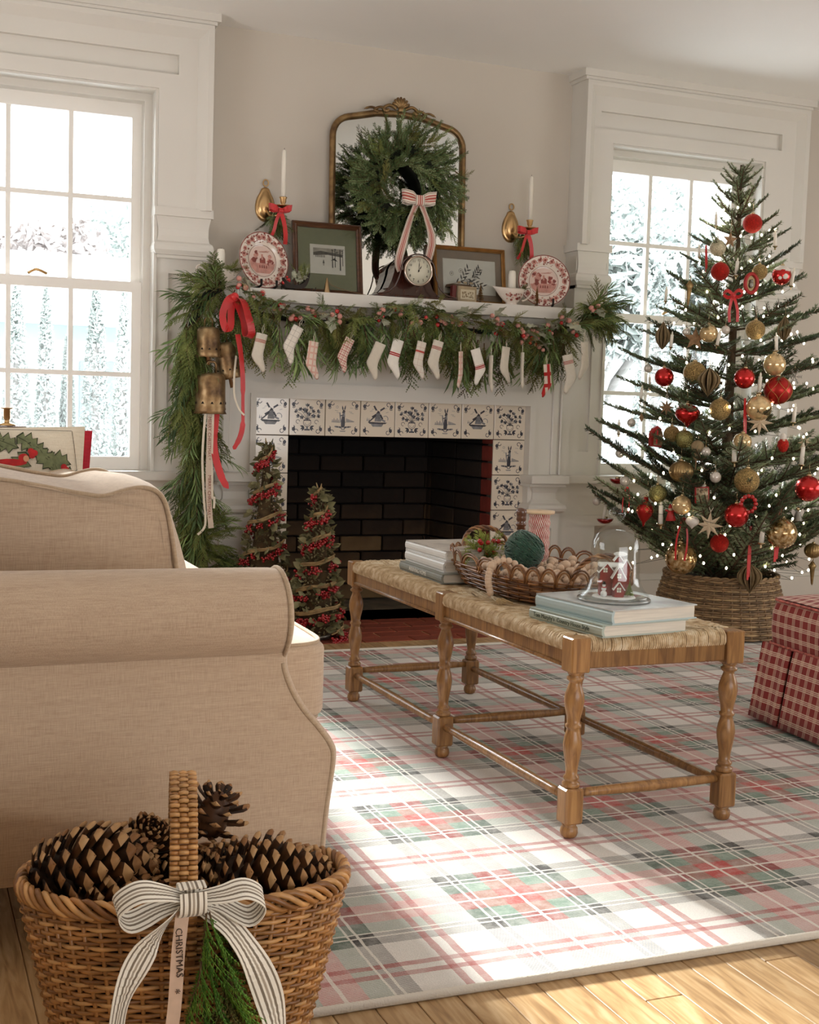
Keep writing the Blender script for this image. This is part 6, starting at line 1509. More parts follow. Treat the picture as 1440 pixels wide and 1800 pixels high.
def mwin(x, y, z, s_=.006):
    MB().box(x-s_, x+s_, y-.0012, y, z-s_*1.1, z+s_*1.1).build('window', M_wn, vl)
    MB().box(x-.0006, x+.0006, y-.0018, y-.0012, z-s_, z+s_).box(x-s_, x+s_, y-.0018, y-.0012, z-.0006, z+.0006).build('window_bar', M_gr, vl)
mhouse(.006, -.012, .024, .03, .046, .024); mwin(.006, -.0272, .050, .0045)
mhouse(.006, -.026, .018, .014, .022, .014); mwin(.006, -.0332, .020, .0045)
mhouse(-.018, .004, .030, .026, .056, .018); mwin(-.022, -.0095, .060, .0045)
m = MB(); m.box(-.036, .018, -.008, .018, .066, .075, .002); m.build('snowy_roof', M_snow, vl); MB().box(-.036, .018, -.006, .016, .04, .066).build('grey_roof', M_gr, vl)
mhouse(.026, .012, .014, .016, .066, .016); mhouse(.010, .022, .014, .014, .080, .010); MB().ball((.014, .020, .093), .012, 10, 6, (1.3, 1, .45)).build('snow_cap', M_snow, vl)
for z, r_ in ((.010, .0075), (.021, .0055), (.029, .004)): MB().ball((-.026, -.026, z), r_, 10, 7).build('snowman_ball', M_snow, vl)
MB().lathe([(.005, .031), (.005, .032), (.003, .032), (.003, .037), (0, .037)], 10, (-.026, -.026, 0)).build('snowman_hat', M_black, vl)
MB().tube([(-.031, -.029, .0245), (-.026, -.0315, .0245), (-.021, -.029, .0245)], .0012, 5).build('scarf', M_red, vl)
m = MB(); rr = random.Random(6)
for k in range(260): u = rr.random(); a = rr.uniform(0, 6.3); q = .010*(1-u)+.001; twig3(m, Vector((.031, -.016, .008+.028*u)), Vector((.031+cos(a)*q, -.016+sin(a)*q, .006+.028*u)), .0009)
m.build('tiny_fir', M_ppk, vl, kind='stuff')

# ---------------- outside the windows ----------------
M_snowg = P('snow_ground', '#eef1f4', .9); M_paled = P2('glare_paled_foliage', '#868d8a', '#a0a6a3', '#bac0bd', .9, 2); M_paled2 = P2('glare_paled_russet_foliage', '#7b7270', '#918886', '#aba3a0', .9, 2); M_trk = P('glare_paled_bark', '#8a8784', .9)  # foliage and bark colours paled to imitate the overexposed view outside
sg = MB().box(-14, 30, .9, 45, -.75, -.6).build('snowy_lawn', M_snowg); sg['kind'] = 'structure'
def crown(name, parent, fn, n, size, mat, seed):
    r = random.Random(seed); vs = []; fs = []
    for k in range(n):
        p, o = fn(r); a = Vector((r.uniform(-1, 1), r.uniform(-1, 1), r.uniform(-1, 1))).normalized()*size*r.uniform(.6, 1.2); b = a.orthogonal().normalized()*size*.5
        i = len(vs); vs += [p-a*.5, p+b*.5, p+a*.5, p-b*.5]; fs.append((i, i+1, i+2, i+3))
    m = MB(); m.add(vs, fs, False); return m.build(name, mat, parent, kind='stuff')
def arbor(x, y, h, r_, label, seed):
    t = thing('cypress', label, 'tree', (x, y, -.6)); crown('foliage', t, lambda r: (lambda u, a, q: (Vector((cos(a)*q, sin(a)*q, .1+h*u)), 0))(*(lambda u: (u, r.uniform(0, 6.3), r_*(1-u)**.55*r.uniform(.75, 1.0)))(r.random()**1.2)), 3000, .075, M_paled, seed)
    MB().lathe([(.05, -.02), (.03, h*.8)], 8).build('trunk', M_trk, t)
AB = [(-.74, 2.3, .30), (-.22, 2.47, .20), (.05, 2.45, .15), (.27, 2.0, .11), (.53, 2.53, .20), (.82, 2.49, .16), (1.2, 2.3, .24)]
for i, (x, h, r_) in enumerate(AB): arbor(x, 8+.1*(i % 2), h, r_, 'slim pale conical evergreen outside the left window, '+('seventh', 'first', 'second', 'third', 'fourth', 'fifth', 'sixth')[i]+' in the row' if i else 'broad conical evergreen outside the left window, nearest the picture edge', i)
def bigtree(x, y, h, r_, label, seed, mat=M_paled, n=5200, sz=.26):
    t = thing('pale_tree', label, 'tree', (x, y, -.6))
    def fn(r):
        a, b = r.uniform(0, 2*pi), math.acos(r.uniform(-.8, 1)); q = r_*(.7+.3*r.random())*(1+.18*sin(3*a+seed)*sin(4*b)); return Vector((cos(a)*sin(b)*q, sin(a)*sin(b)*q, h-r_*.9+cos(b)*q*.9)), 0
    crown('foliage', t, fn, n, sz, mat, seed); MB().lathe([(.2, -.05), (.12, h*.5), (.05, h*.85)], 8).build('trunk', M_trk, t)
    for k in range(5): a = k*1.3+seed; MB().tube([(0, 0, h*.42), (cos(a)*r_*.5, sin(a)*r_*.5, h*.62), (cos(a)*r_*.8, sin(a)*r_*.8, h*.8)], [.07, .045, .02], 5).build('bough', M_trk, t)
bigtree(1.2, 18.5, 4.5, 1.5, 'pale russet tree behind the neighbouring roof, left window', 2, M_paled2); bigtree(3.6, 23, 5.6, 1.9, 'pale green tree right behind the roof, left window', 4); bigtree(-1.3, 23.5, 5.4, 1.9, 'pale tree at the far left beyond the left window', 6, M_paled2)
nh = thing('neighbour_house', 'snow-roofed neighbouring house seen through the left window', 'building', (1.2, 14.5, -.6))
MB().box(-2.6, 2.6, -1, 1.6, 0, 2.55).build('house_wall', P('pale_siding', '#7f8686', .8), nh)
MB().prism([(-1.35, 2.5), (1.95, 2.5), (.3, 3.62)], 5.6, (-2.8, 0, 0), (0, 1, 0), (0, 0, 1)).build('snowy_roof', M_snowg, nh)
MB().prism([(-1.95, 2.0), (-1.15, 2.0), (-1.55, 3.2)], -.1, (0, -1.02, 0)).build('gable', P('gable_grey', '#6b7475', .8), nh)
for x in (-1.6, .2, 1.6): MB().box(x-.3, x+.3, -1.04, -1.0, 1.0, 2.0).build('window', P('far_window', '#5e6b70', .2), nh)
for i, (x, y, h, r_, lab) in enumerate([(8.0, 11.2, 4.9, 1.55, 'pale tree filling the upper part of the right window'), (5.8, 7.3, 3.5, .9, 'pale tree at the left pane of the right window'), (10.6, 14.8, 5.8, 1.7, 'pale tree behind the others, right window'), (7.9, 8.0, 3.7, .9, 'pale tree at the right side of the right window')]):
    bigtree(x, y, h, r_, lab, 10+i, M_paled, 5200, .20)
for i, x in enumerate((3.9, 4.6, 5.3, 6.0, 6.7)): arbor(x, 5.3+.1*(i % 2), 2.5+.12*(i % 3), .33, 'low conical evergreen outside the right window, '+('leftmost', 'second from left', 'middle one', 'second from right', 'rightmost')[i], 40+i)

# ---------------- Christmas tree ----------------
TX, TY = 1.862, -.62
tree = thing('christmas_tree', 'sparse noble fir Christmas tree in front of the right window', 'tree', (TX, TY, 0))
M_bark = P('fir_bark', '#4f3d2a', .9, var=(30, .3), bump=(60, .6, .003))
MB().tube([(0, 0, .02), (.004, 0, .5), (-.003, 0, 1.0), (.002, .0, 1.5), (.0, 0, 1.93)], [.030, .026, .020, .013, .005], 8).build('trunk', M_bark, tree)
def noble(seed, L, ntw, nl):
    r = random.Random(seed); m = MB()
    def stem(p0, d, l, rr_, lift, bare=0.0):
        n = max(4, int(l/.03)); pts = [p0+d*l*k/n+Vector((0, 0, lift*l*(k/n)**2)) for k in range(n+1)]
        m.c = 1; m.tube(pts, [rr_*(1-.75*k/n)+.0006 for k in range(n+1)], 5); m.c = 0
        side_ = d.cross(Vector((0, 0, 1))).normalized(); upv = side_.cross(d).normalized(); q = int(l/.0030)
        for k in range(int(q*bare), q):
            t = k/q; i = min(n-1, int(t*n)); p = pts[i].lerp(pts[i+1], t*n-i)
            for j in range(3):
                a = r.uniform(-.5, pi+.5); o = side_*cos(a)+upv*sin(a); blade(m, p, p+(o*.85+d*r.uniform(.5, .9)).normalized()*nl*r.uniform(.7, 1.05), o.cross(d), .0019)
        return pts
    pts = stem(Vector((0, 0, 0)), Vector((1, 0, 0)), L, .0055 if L > .4 else .004, .12, .12)
    for k in range(ntw):
        t = .20+.72*k/ntw; s_ = -1 if k % 2 else 1; p = pts[int(t*(len(pts)-1))]; a = r.uniform(.55, .95)*s_
        stem(p, Vector((cos(a), sin(a), r.uniform(-.06, .22))).normalized(), L*(1.05-t)*r.uniform(.38, .58)*(.8 if L > .4 else 1), .0028, .12)
    return m.mesh('fir_branch', [M_noble, M_bark])
BIG = [noble(60+k, .56, 17, .023) for k in range(5)]; MID = [noble(70+k, .34, 10, .021) for k in range(4)]; SML = [noble(80+k, .15, 4, .016) for k in range(3)]
def trz(z):
    P_ = ((.25, .40), (.35, .50), (.5, .60), (.62, .60), (.8, .55), (1.0, .48), (1.2, .43), (1.37, .36), (1.6, .225), (1.75, .14), (1.85, .12), (1.95, .06))
    for (a, b), (c_, d_) in zip(P_[:-1], P_[1:]):
        if z <= c_: return lerp(b, d_, (z-a)/(c_-a))
    return .05
whorls = [(.30, 9), (.36, 10), (.43, 10), (.53, 11), (.63, 10), (.74, 10), (.85, 10), (.96, 9), (1.07, 9), (1.18, 9), (1.29, 8), (1.40, 8), (1.50, 7), (1.59, 6), (1.67, 5), (1.74, 5), (1.80, 5), (1.86, 5), (1.90, 4)]
TRr = random.Random(12)
for wi, (z, nb) in enumerate(whorls):
    for k in range(nb):
        a = 2*pi*(k+.5*(wi % 2))/nb+TRr.uniform(-.22, .22); asc = (.42 if z < .4 else .30 if z < .7 else .14 if z < 1.3 else .30 if z < 1.7 else .55)+TRr.uniform(-.08, .08)
        r_ = trz(z+.02+(.10 if z < .5 else 0))*TRr.uniform(.86, 1.06)
        if sin(a) > .05: r_ = min(r_, .49/max(.05, sin(a)))
        L = r_/cos(asc); src, L0 = (BIG, .56) if L > .42 else (MID, .34) if L > .2 else (SML, .15)
        z_ = z-sin(asc)*L*.35+TRr.uniform(-.012, .012)
        place(src[TRr.randrange(len(src))], 'fir_branch', tree, (0, 0, max(.14, z_)), (cos(a)*cos(asc), sin(a)*cos(asc), sin(asc)), TRr.uniform(-.3, .3), L/L0)
for k in range(4): place(SML[0], 'fir_branch', tree, (0, 0, 1.86), (.12*cos(k*1.6), .12*sin(k*1.6), 1), k, .42)

lights = thing('string_lights', 'warm white fairy lights wound through the Christmas tree', 'lights', (TX, TY, 0))
M_bulb = P('warm_bulb', '#fff2d6', .3, emit=('#ffe9c4', 14)); bulb = MB().ball((0, 0, 0), .0042, 8, 6, (1, 1, 1.4)).mesh('bulb', M_bulb)
M_wire = P('dark_green_wire', '#1d2a1a', .6)
pts = []
for k in range(292):
    u = k/292; z = .30+1.42*(1-(1-u)**.8) if False else .28+1.45*u**1.25; a = -pi/2+2*pi*17*u+TRr.uniform(-.15, .15); q = trz(z)*TRr.uniform(.42, .85)
    if sin(a) > 0: q = min(q, .42)
    pts.append(Vector((cos(a)*q, sin(a)*q, z+TRr.uniform(-.02, .03))))
for p in pts: inst('bulb', bulb, lights, loc=p)
MB().tube([p-Vector((0, 0, .008)) for p in pts], .0009, 3).build('wire', M_wire, lights)

collar = thing('tree_collar', 'round woven willow collar around the foot of the Christmas tree', 'basket', (TX, TY, .011))
M_c1 = P('grey_brown_willow', '#8d7252', .55, var=(30, .3)); M_c2 = P('greyed_willow', '#6f583e', .55, var=(30, .3)); M_c3 = P('pale_willow', '#a88c66', .55, var=(30, .3))
wicker(collar, 0, 0, (.006, .235), lambda th, u: ((.288-.05*u-.01*u*u)*cos(th), (.288-.05*u-.01*u*u)*sin(th)), 27, 44, .0052, .004, [M_c1, M_c2, M_c3, M_c1], .0042)
for ph in (0, pi): MB().tube([((.232+.004*cos(20*2*pi*i/160+ph))*cos(2*pi*i/160), (.232+.004*cos(20*2*pi*i/160+ph))*sin(2*pi*i/160), .242+.005*sin(20*2*pi*i/160+ph)) for i in range(160)], .0058, 6, closed=True).build('rim_twist', M_c1, collar)
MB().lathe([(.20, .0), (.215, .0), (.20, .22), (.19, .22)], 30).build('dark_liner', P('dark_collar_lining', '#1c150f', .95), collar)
MB().lathe([(.05, 0), (.05, .02), (.035, .022), (.035, .12), (.042, .12), (.042, 0)], 14).build('stand', M_black, collar)

ORN = [
 ('redglitter', 1.815, -0.777, 1.673, 0.038, 'red glittered ball highest on the tree, right of the trunk'),
 ('star5', 1.719, -0.769, 1.602, 0.034, 'copper paper star near the tree top, left of the trunk'),
 ('cream', 1.683, -0.739, 1.571, 0.032, 'mottled cream and gold ball beside the copper paper star'),
 ('redglitter', 1.666, -0.787, 1.474, 0.036, 'red sparkling ball just left of the trunk below the copper star'),
 ('medal', 1.755, -0.87, 1.427, 0.046, 'oval red ring ornament with a small silver figure inside'),
 ('gold', 1.794, -0.868, 1.474, 0.03, 'gold glitter ball partly behind the red ring ornament'),
 ('redwhite', 1.891, -0.877, 1.466, 0.038, 'red and frosted white ball at the upper right of the tree'),
 ('candle', 1.721, -0.664, 1.699, 0.058, 'highest white candle, on the left upper branch'),
 ('candle', 1.904, -0.809, 1.621, 0.066, 'white candle on the upper right branch tip'),
 ('candle', 1.722, -0.818, 1.495, 0.07, 'white candle directly in front of the upper trunk'),
 ('candle', 1.647, -0.665, 1.567, 0.052, 'white candle at the upper left beside the thin red ribbon'),
 ('candle', 1.956, -0.864, 1.467, 0.072, 'tilted white candle beside the red and white ball'),
 ('candle', 1.583, -0.54, 1.4, 0.06, 'white candle on the far left branch at mid height, against the window pane'),
 ('tail', 1.646, -0.719, 1.526, 0.1, 'thin red ribbon loop hanging left of the upper trunk'),
 ('icicle', 1.581, -0.706, 1.389, 0.1, 'slim brown-red wooden drop hanging on the left against the window'),
 ('drop', 1.531, -0.61, 1.222, 0.058, 'taupe folded-paper teardrop at the left branch tip against the window'),
 ('candle', 1.534, -0.671, 1.208, 0.062, 'white candle right beside the taupe paper teardrop'),
 ('star5', 1.57, -0.779, 1.206, 0.046, 'brown five-pointed paper star at mid height on the left'),
 ('goldclear', 1.606, -0.817, 1.228, 0.036, 'amber gold ball right of the brown five-pointed star'),
 ('pearl', 1.558, -0.736, 1.234, 0.017, 'small pale ball tucked behind the brown five-pointed star'),
 ('pearl', 1.523, -0.526, 1.093, 0.018, 'small clear ball hanging at the left edge above the red ball with gold cap'),
 ('red', 1.508, -0.67, 1.056, 0.038, 'plain red ball with gold cap on the left, under the paper teardrop'),
 ('gold', 1.56, -0.801, 1.074, 0.044, 'large gold mercury-textured ball left of the big paper onion'),
 ('onion', 1.589, -0.857, 1.037, 0.056, 'large taupe honeycomb paper onion in the middle of the tree'),
 ('candle', 1.509, -0.563, 1.041, 0.06, 'white candle under the small clear ball at the left'),
 ('candle', 1.516, -0.495, 0.995, 0.066, 'white candle lowest of the pair by the left window muntin'),
 ('star8b', 1.494, -0.718, 0.936, 0.034, 'spiky brown starburst left of the red turnip ornament'),
 ('turnip', 1.529, -0.813, 0.911, 0.048, 'glossy red turnip-shaped ornament pointing down'),
 ('pearl', 1.501, -0.45, 0.869, 0.018, 'small clear ball with silver cap over the lower left window pane'),
 ('diamond', 1.472, -0.573, 0.892, 0.02, 'tiny brown diamond ornament on a thread'),
 ('candle', 1.479, -0.389, 0.851, 0.06, 'white candle on the long branch in front of the lower window pane'),
 ('house', 1.463, -0.711, 0.818, 0.08, 'arched red-edged scenic house ornament'),
 ('bow', 1.683, -0.859, 1.354, 0.1, 'red ribbon bow tied to the middle of the trunk'),
 ('gold', 1.747, -0.921, 1.244, 0.038, 'gold glitter ball right of the red trunk bow'),
 ('drop', 1.87, -0.939, 1.254, 0.052, 'brown folded-paper drop at the right side'),
 ('candle', 1.825, -0.952, 1.203, 0.07, 'white candle in front of the brown paper drop'),
 ('candle', 1.627, -0.856, 1.215, 0.066, 'white candle between amber ball and trunk bow'),
 ('pearl', 1.652, -0.863, 1.242, 0.017, 'small silver ball left of the trunk bow ribbons'),
 ('goldclear', 1.814, -0.963, 1.113, 0.044, 'large clear gold ball above the embossed red ball'),
 ('red', 1.698, -0.935, 1.056, 0.04, 'bright red ball right of the paper onion'),
 ('redemb', 1.824, -0.98, 1.014, 0.054, 'large red ball embossed with gold lattice'),
 ('flake', 1.907, -0.97, 1.07, 0.03, 'silver filigree snowflake at the right edge'),
 ('candle', 1.751, -0.962, 1.042, 0.078, 'white candle between the two large red balls'),
 ('goldclear', 1.74, -0.977, 0.942, 0.05, 'clear gold ball behind the cream eight-pointed star'),
 ('star8', 1.74, -0.989, 0.889, 0.052, 'cream eight-pointed star on the right over a gold ball'),
 ('gold', 1.612, -0.908, 0.933, 0.042, 'gold textured ball below the paper onion'),
 ('tail', 1.69, -0.964, 0.896, 0.15, 'broad red ribbon tail left of the cream right-hand star'),
 ('candle', 1.895, -0.996, 0.931, 0.075, 'tall thin candle near the right edge'),
 ('gold', 1.487, -0.774, 0.832, 0.032, 'gold ball half behind the red-edged house'),
 ('olive', 1.511, -0.826, 0.814, 0.036, 'olive gold crackled ball between house and double finial'),
 ('finial', 1.529, -0.889, 0.755, 0.06, 'brown ribbed double finial with a long stem'),
 ('goldrib', 1.488, -0.851, 0.689, 0.046, 'gold ribbed ball below the olive gold ball'),
 ('pearl', 1.486, -0.396, 0.739, 0.019, 'small clear ball over the window sill'),
 ('bird', 1.422, -0.491, 0.636, 0.034, 'dark red toadstool cap with ribbons at the left over the sill'),
 ('pearl', 1.406, -0.576, 0.632, 0.021, 'white pearl ball beside the dark red toadstool'),
 ('tail2', 1.4, -0.601, 0.556, 0.1, 'pair of thin red ribbons ending in knots at the left'),
 ('pearl', 1.41, -0.351, 0.533, 0.018, 'small clear ball farthest left on the tree'),
 ('bird', 1.445, -0.367, 0.46, 0.036, 'lowest dark red toadstool cap at the left, above the glass dome'),
 ('finialred', 1.415, -0.719, 0.526, 0.066, 'ornate red finial with gold swirls'),
 ('olive', 1.429, -0.782, 0.597, 0.036, 'olive glass ball behind the ornate red finial'),
 ('candle', 1.44, -0.795, 0.526, 0.092, 'tall white candle right of the ornate red finial'),
 ('candle', 1.44, -0.372, 0.494, 0.07, 'thin leaning candle in front of the lowest red toadstool'),
 ('figure', 1.455, -0.841, 0.526, 0.06, 'little red felt figure with pale face'),
 ('goldclear', 1.479, -0.878, 0.56, 0.038, 'pale gold ball behind the red felt figure'),
 ('turnipw', 1.506, -0.914, 0.499, 0.026, 'white onion-shaped bauble left of the lower cream star'),
 ('goldbig', 1.569, -0.757, 0.336, 0.064, 'big crackled gold ball with two red ribbons above the wicker collar'),
 ('tail2', 1.529, -0.817, 0.416, 0.16, 'two red ribbons crossing the big crackled gold ball'),
 ('pearl', 1.557, -0.907, 0.769, 0.019, 'small pink-silver ball beside the double finial'),
 ('candle', 1.643, -0.969, 0.782, 0.092, 'tall white candle in the centre right at chest height of the tree'),
 ('goldclear', 1.672, -0.977, 0.811, 0.036, 'amber ball behind the central tall candle'),
 ('hat', 1.823, -1.029, 0.809, 0.056, 'red hooded figure with white cap on the right'),
 ('star8', 1.929, -1.024, 0.815, 0.034, 'white eight-pointed star at the right edge'),
 ('candle', 1.911, -1.037, 0.774, 0.086, 'white candle at the right edge below the white star'),
 ('pearl', 1.571, -0.958, 0.674, 0.022, 'small silver bauble above the framed picture box'),
 ('gold', 1.671, -1.019, 0.665, 0.048, 'large sparkling gold ball, lower right of centre'),
 ('red', 1.917, -1.074, 0.64, 0.05, 'large red ball cut by the right edge of the picture'),
 ('frame', 1.53, -0.934, 0.604, 0.07, 'square picture box ornament with dark red sides'),
 ('candle', 1.535, -0.936, 0.622, 0.075, 'white candle standing before the picture box ornament'),
 ('red', 1.635, -1.015, 0.532, 0.046, 'large matte red ball right of the lower cream star'),
 ('berries', 1.669, -1.037, 0.577, 0.044, 'small wreath of dark red berries above the matte red ball'),
 ('star8', 1.558, -0.952, 0.489, 0.054, 'lower cream eight-pointed star near the tree bottom'),
 ('candle', 1.736, -1.047, 0.478, 0.096, 'tall white candle left of the big right-hand gold ball'),
 ('goldbig', 1.821, -1.051, 0.466, 0.06, 'big clear gold ball with ribbon, lower right'),
 ('tail', 1.811, -1.044, 0.459, 0.21, 'long red ribbon in front of the big right-hand gold ball'),
 ('angel', 1.869, -1.081, 0.546, 0.06, 'silver angel ornament near the right edge'),
 ('redglitter', 1.629, -0.924, 0.415, 0.036, 'red glitter ball in the lowest branches'),
 ('tail', 1.75, -0.956, 0.373, 0.2, 'wide red ribbon hanging over the wicker collar'),
 ('onion', 1.795, -0.904, 0.27, 0.06, 'taupe paper onion hanging in front of the wicker collar'),
 ('goldrib', 2.138, -0.854, 0.371, 0.034, 'brown ribbed ball at the lower right edge'),
 ('icicle', 2.141, -0.855, 0.277, 0.1, 'brown glass icicle at the lower right edge'),
]

# ---- ornament kits: cached parts, one Empty per ornament ----
def metal_ball(name, col, rough, bump_=None, metal=1, cv=.15, coat=0): return P(name, col, rough, metal, var=(9, cv), bump=bump_, coat=coat)
G_ = {'red': metal_ball('satin_red_ball', '#c01c1a', .26, None, .75, .05, .5), 'redglitter': metal_ball('glitter_red_ball', '#bb2418', .45, (26, 1.0, .004), .6, .35),
      'gold': metal_ball('mercury_gold_ball', '#b09562', .34, (11, 1.0, .008), .85, .6), 'goldclear': P('amber_glass_ball', '#d3b684', .12, .45, var=(3, .3), coat=.8), 'cream': P('mottled_cream_ball', '#bfb597', .4, .2, var=(6, .3), bump=(9, .6, .004)),
      'olive': metal_ball('olive_gold_ball', '#8f8a55', .2, (7, .8, .006), .8, .3), 'goldrib': metal_ball('ribbed_gold_ball', '#9b8157', .35, None, .8, .2), 'pearl': P('pearl_glass_ball', '#d3cbc0', .12, .25, coat=1, var=(20, .1)),
      'goldbig': P('crackled_gold_glass', '#b5915a', .14, .6, coat=.8, ramp=[(.35, '#6f5426'), (.5, '#b8925a'), (.65, '#dcc69a')], var=(4, .3)), 'redemb': metal_ball('embossed_red_ball', '#a8201b', .35, None, .6, .1), 'white': P('frost_white', '#ddd5cb', .5, var=(30, .06)),
      'paper': P('taupe_honeycomb_paper', '#94805f', .85, var=(4, .15)), 'paperb': P('brown_star_paper', '#8e6e4d', .7, var=(4, .25)), 'papercream': P('cream_star_paper', '#ccb89b', .75, var=(20, .08)), 'goldline': P('gold_line', '#c89a5c', .3, .8)}
M_cap = P('gold_cap', '#c4b08a', .25, 1); M_redpaint = P('matt_red_paint', '#a51f1c', .5, var=(20, .1)); M_skin2 = P('pale_face', '#d9b59c', .7); M_bkgrey2 = P('pewter', '#8d8980', .35, .7, var=(40, .2))
KC = {}
def kit(kind):
    """returns list of (part name, mesh) for unit size 1 (radius or height)"""
    if kind in KC: return KC[kind]
    K = []
    def add(n, mb, mats): K.append((n, mb.mesh(n, mats)))
    def cap(z=1.0, s_=1.0):
        add('cap', MB().lathe([(.19*s_, z-.03), (.20*s_, z+.12*s_), (.12*s_, z+.16*s_), (0, z+.16*s_)], 12), M_cap)
        add('hook', MB().tube([(0, 0, z+.14*s_), (.10*s_, 0, z+.26*s_), (0, 0, z+.40*s_), (-.1*s_, 0, z+.27*s_), (0, 0, z+.15*s_)], .025*s_, 5), M_cap)
    if kind in ('red', 'redglitter', 'gold', 'goldclear', 'cream', 'olive', 'goldbig', 'pearl'):
        add('ball', MB().ball((0, 0, 0), 1, 28, 18), G_[kind]); cap(.98)
        if kind == 'goldbig': pass
    elif kind == 'goldrib': add('ball', MB().ball((0, 0, 0), 1, 60, 18, (1, 1, .92), lambda t, z: 1+.035*cos(20*t)), G_['goldrib']); cap(.9)
    elif kind == 'redwhite':
        add('ball', MB().ball((0, 0, 0), 1, 28, 18), G_['red']); add('frost_cap', MB().lathe([(.92, .42), (.80, .64), (.55, .86), (.25, .99), (0, 1.02)], 26, fl=lambda t, z: 1+.05*sin(5*t)*(z < .6)), G_['white']); add('motif', MB().ball((.3, -.9, -.15), .3, 10, 7, (1, .4, 1)).ball((-.2, -.95, -.35), .18, 10, 7, (1, .4, 1)), G_['white']); cap(1.0)
    elif kind == 'redemb':
        add('ball', MB().ball((0, 0, 0), 1, 30, 20), G_['redemb']); m = MB()
        for k in range(6):
            for s_ in (-1, 1): m.tube([(1.01*cos(a_)*cos(pi/3*k+s_*.5*sin(a_*2)), 1.01*cos(a_)*sin(pi/3*k+s_*.5*sin(a_*2)), 1.01*sin(a_)) for a_ in [lerp(-1.2, 1.2, i/16) for i in range(17)]], .018, 4)
        add('gold_lattice', m, G_['goldline']); cap()
    elif kind in ('turnip', 'turnipw'):
        add('bulb_body', MB().lathe([(0, -1.12), (.08, -1.0), (.35, -.72), (.8, -.38), (1.0, -.05), (.98, .25), (.75, .6), (.35, .78), (.15, .82)], 28), G_['red'] if kind == 'turnip' else G_['white']); cap(.82, .8)
    elif kind == 'finialred':
        add('body', MB().lathe([(0, -1), (.06, -.9), (.10, -.72), (.34, -.45), (.5, -.12), (.5, .12), (.34, .42), (.16, .62), (.13, .8)], 28), G_['redemb']); m = MB()
        for k in range(5):
            a0 = 2*pi*k/5
            for s_ in (1, -1): m.tube([((.515-.35*abs(t_)**1.6)*cos(a0+s_*(.10+.22*sin(t_*9))), (.515-.35*abs(t_)**1.6)*sin(a0+s_*(.10+.22*sin(t_*9))), t_*.62+.03) for t_ in [lerp(-.85, .85, i/14) for i in range(15)]], .016, 4)
        add('gold_swirls', m, G_['goldline']); cap(.8, .6)
    elif kind in ('onion', 'drop'):
        m = MB(); n = 12; prof = [(0, -1.0), (.10, -.86), (.34, -.58), (.66, -.26), (.82, .06), (.80, .34), (.58, .62), (.28, .84), (.06, .98), (0, 1.02)] if kind == 'onion' else [(0, -.95), (.20, -.75), (.42, -.42), (.52, -.1), (.50, .18), (.38, .45), (.18, .72), (.07, .92), (0, 1.02)]
        for k in range(n):
            a0 = 2*pi*k/n; 
            for s_ in (-1, 1):
                vs = []; 
                for (r_, z) in prof: vs += [(0, 0, z), (r_*.72*cos(a0), r_*.72*sin(a0), z), (r_*cos(a0+s_*.17), r_*sin(a0+s_*.17), z)]
                fs = [(3*i+j, 3*i+j+1, 3*i+4+j, 3*i+3+j) for i in range(len(prof)-1) for j in (0, 1)]
                m.add(vs, fs, True)
        add('honeycomb', m, G_['paper']); add('hook', MB().tube([(0, 0, .98), (.02, 0, 1.2), (0, 0, 1.4)], .015, 4), M_cap)
    elif kind in ('star5', 'star8', 'star8b'):
        n = 5 if kind == 'star5' else 8; m = MB(); vs = [(0, -.22, 0), (0, .22, 0)]
        for k in range(2*n):
            a = pi/2+pi*k/n; r_ = 1 if k % 2 == 0 else (.42 if n == 5 else .40); vs.append((r_*cos(a), 0, r_*sin(a)))
        fs = []
        for k in range(2*n): j = 2+(k+1) % (2*n); fs += [(0, 2+k, j)[::-1] if False else (0, 2+k, j), (1, j, 2+k)]
        m.add(vs, fs, False); add('star_body', m, G_['papercream'] if kind == 'star8' else G_['paperb']); add('hanging_loop', MB().tube([(0, 0, .95), (-.14, 0, 1.25), (0, 0, 1.5), (.14, 0, 1.25), (0, 0, .95)], .03, 5), M_cream)
    elif kind == 'candle':
        add('wax', MB().lathe([(.100, 0), (.096, .78), (.06, .80)], 12), M_wax); add('flame_tip', MB().lathe([(.030, .79), (.055, .84), (.045, .92), (.012, .995), (0, 1.0)], 10), P('led_flame_tip', '#f2ead8', .4)); add('clip', MB().lathe([(.06, -.10), (.14, -.03), (.16, 0), (.13, 0), (.05, -.04)], 12), M_cap)
        add('clip_spring', MB().box(-.03, .03, -.05, .05, -.22, -.08), M_cap)
    elif kind == 'tail':
        add('ribbon_loop', MB().ribbon(catmull([(-.02, 0, -.5), (-.025, .0, 0), (-.01, .0, .48), (.01, .03, .5), (.03, .03, 0), (.02, .03, -.45)], 5), .055, .004, Vector((1, .3, 0))), M_red)
    elif kind == 'tail2':
        for s_ in (-1, 1): add('ribbon_strand', MB().ribbon(catmull([(s_*.05, 0, .5), (s_*.12, -.02, .1), (s_*.13, -.02, -.2), (s_*.11, 0, -.5)], 5), .045, .004, Vector((1, .2*s_, 0))), M_red)
        add('knot', MB().ball((0, 0, .5), .07, 8, 6), M_red)
    elif kind == 'bow':
        for s_ in (-1, 1):
            add('loop', MB().ribbon(catmull([(0, 0, .25), (s_*.2, -.03, .42), (s_*.36, 0, .30), (s_*.2, .03, .16), (0, 0, .22)], 5), .16, .005, Vector((.2, .6, 1))), M_red); add('tail', MB().ribbon(catmull([(0, 0, .22), (s_*.08, -.04, 0), (s_*.16, -.03, -.4), (s_*.15, 0, -.8)], 5), .11, .005, Vector((1, .2, 0))), M_red)
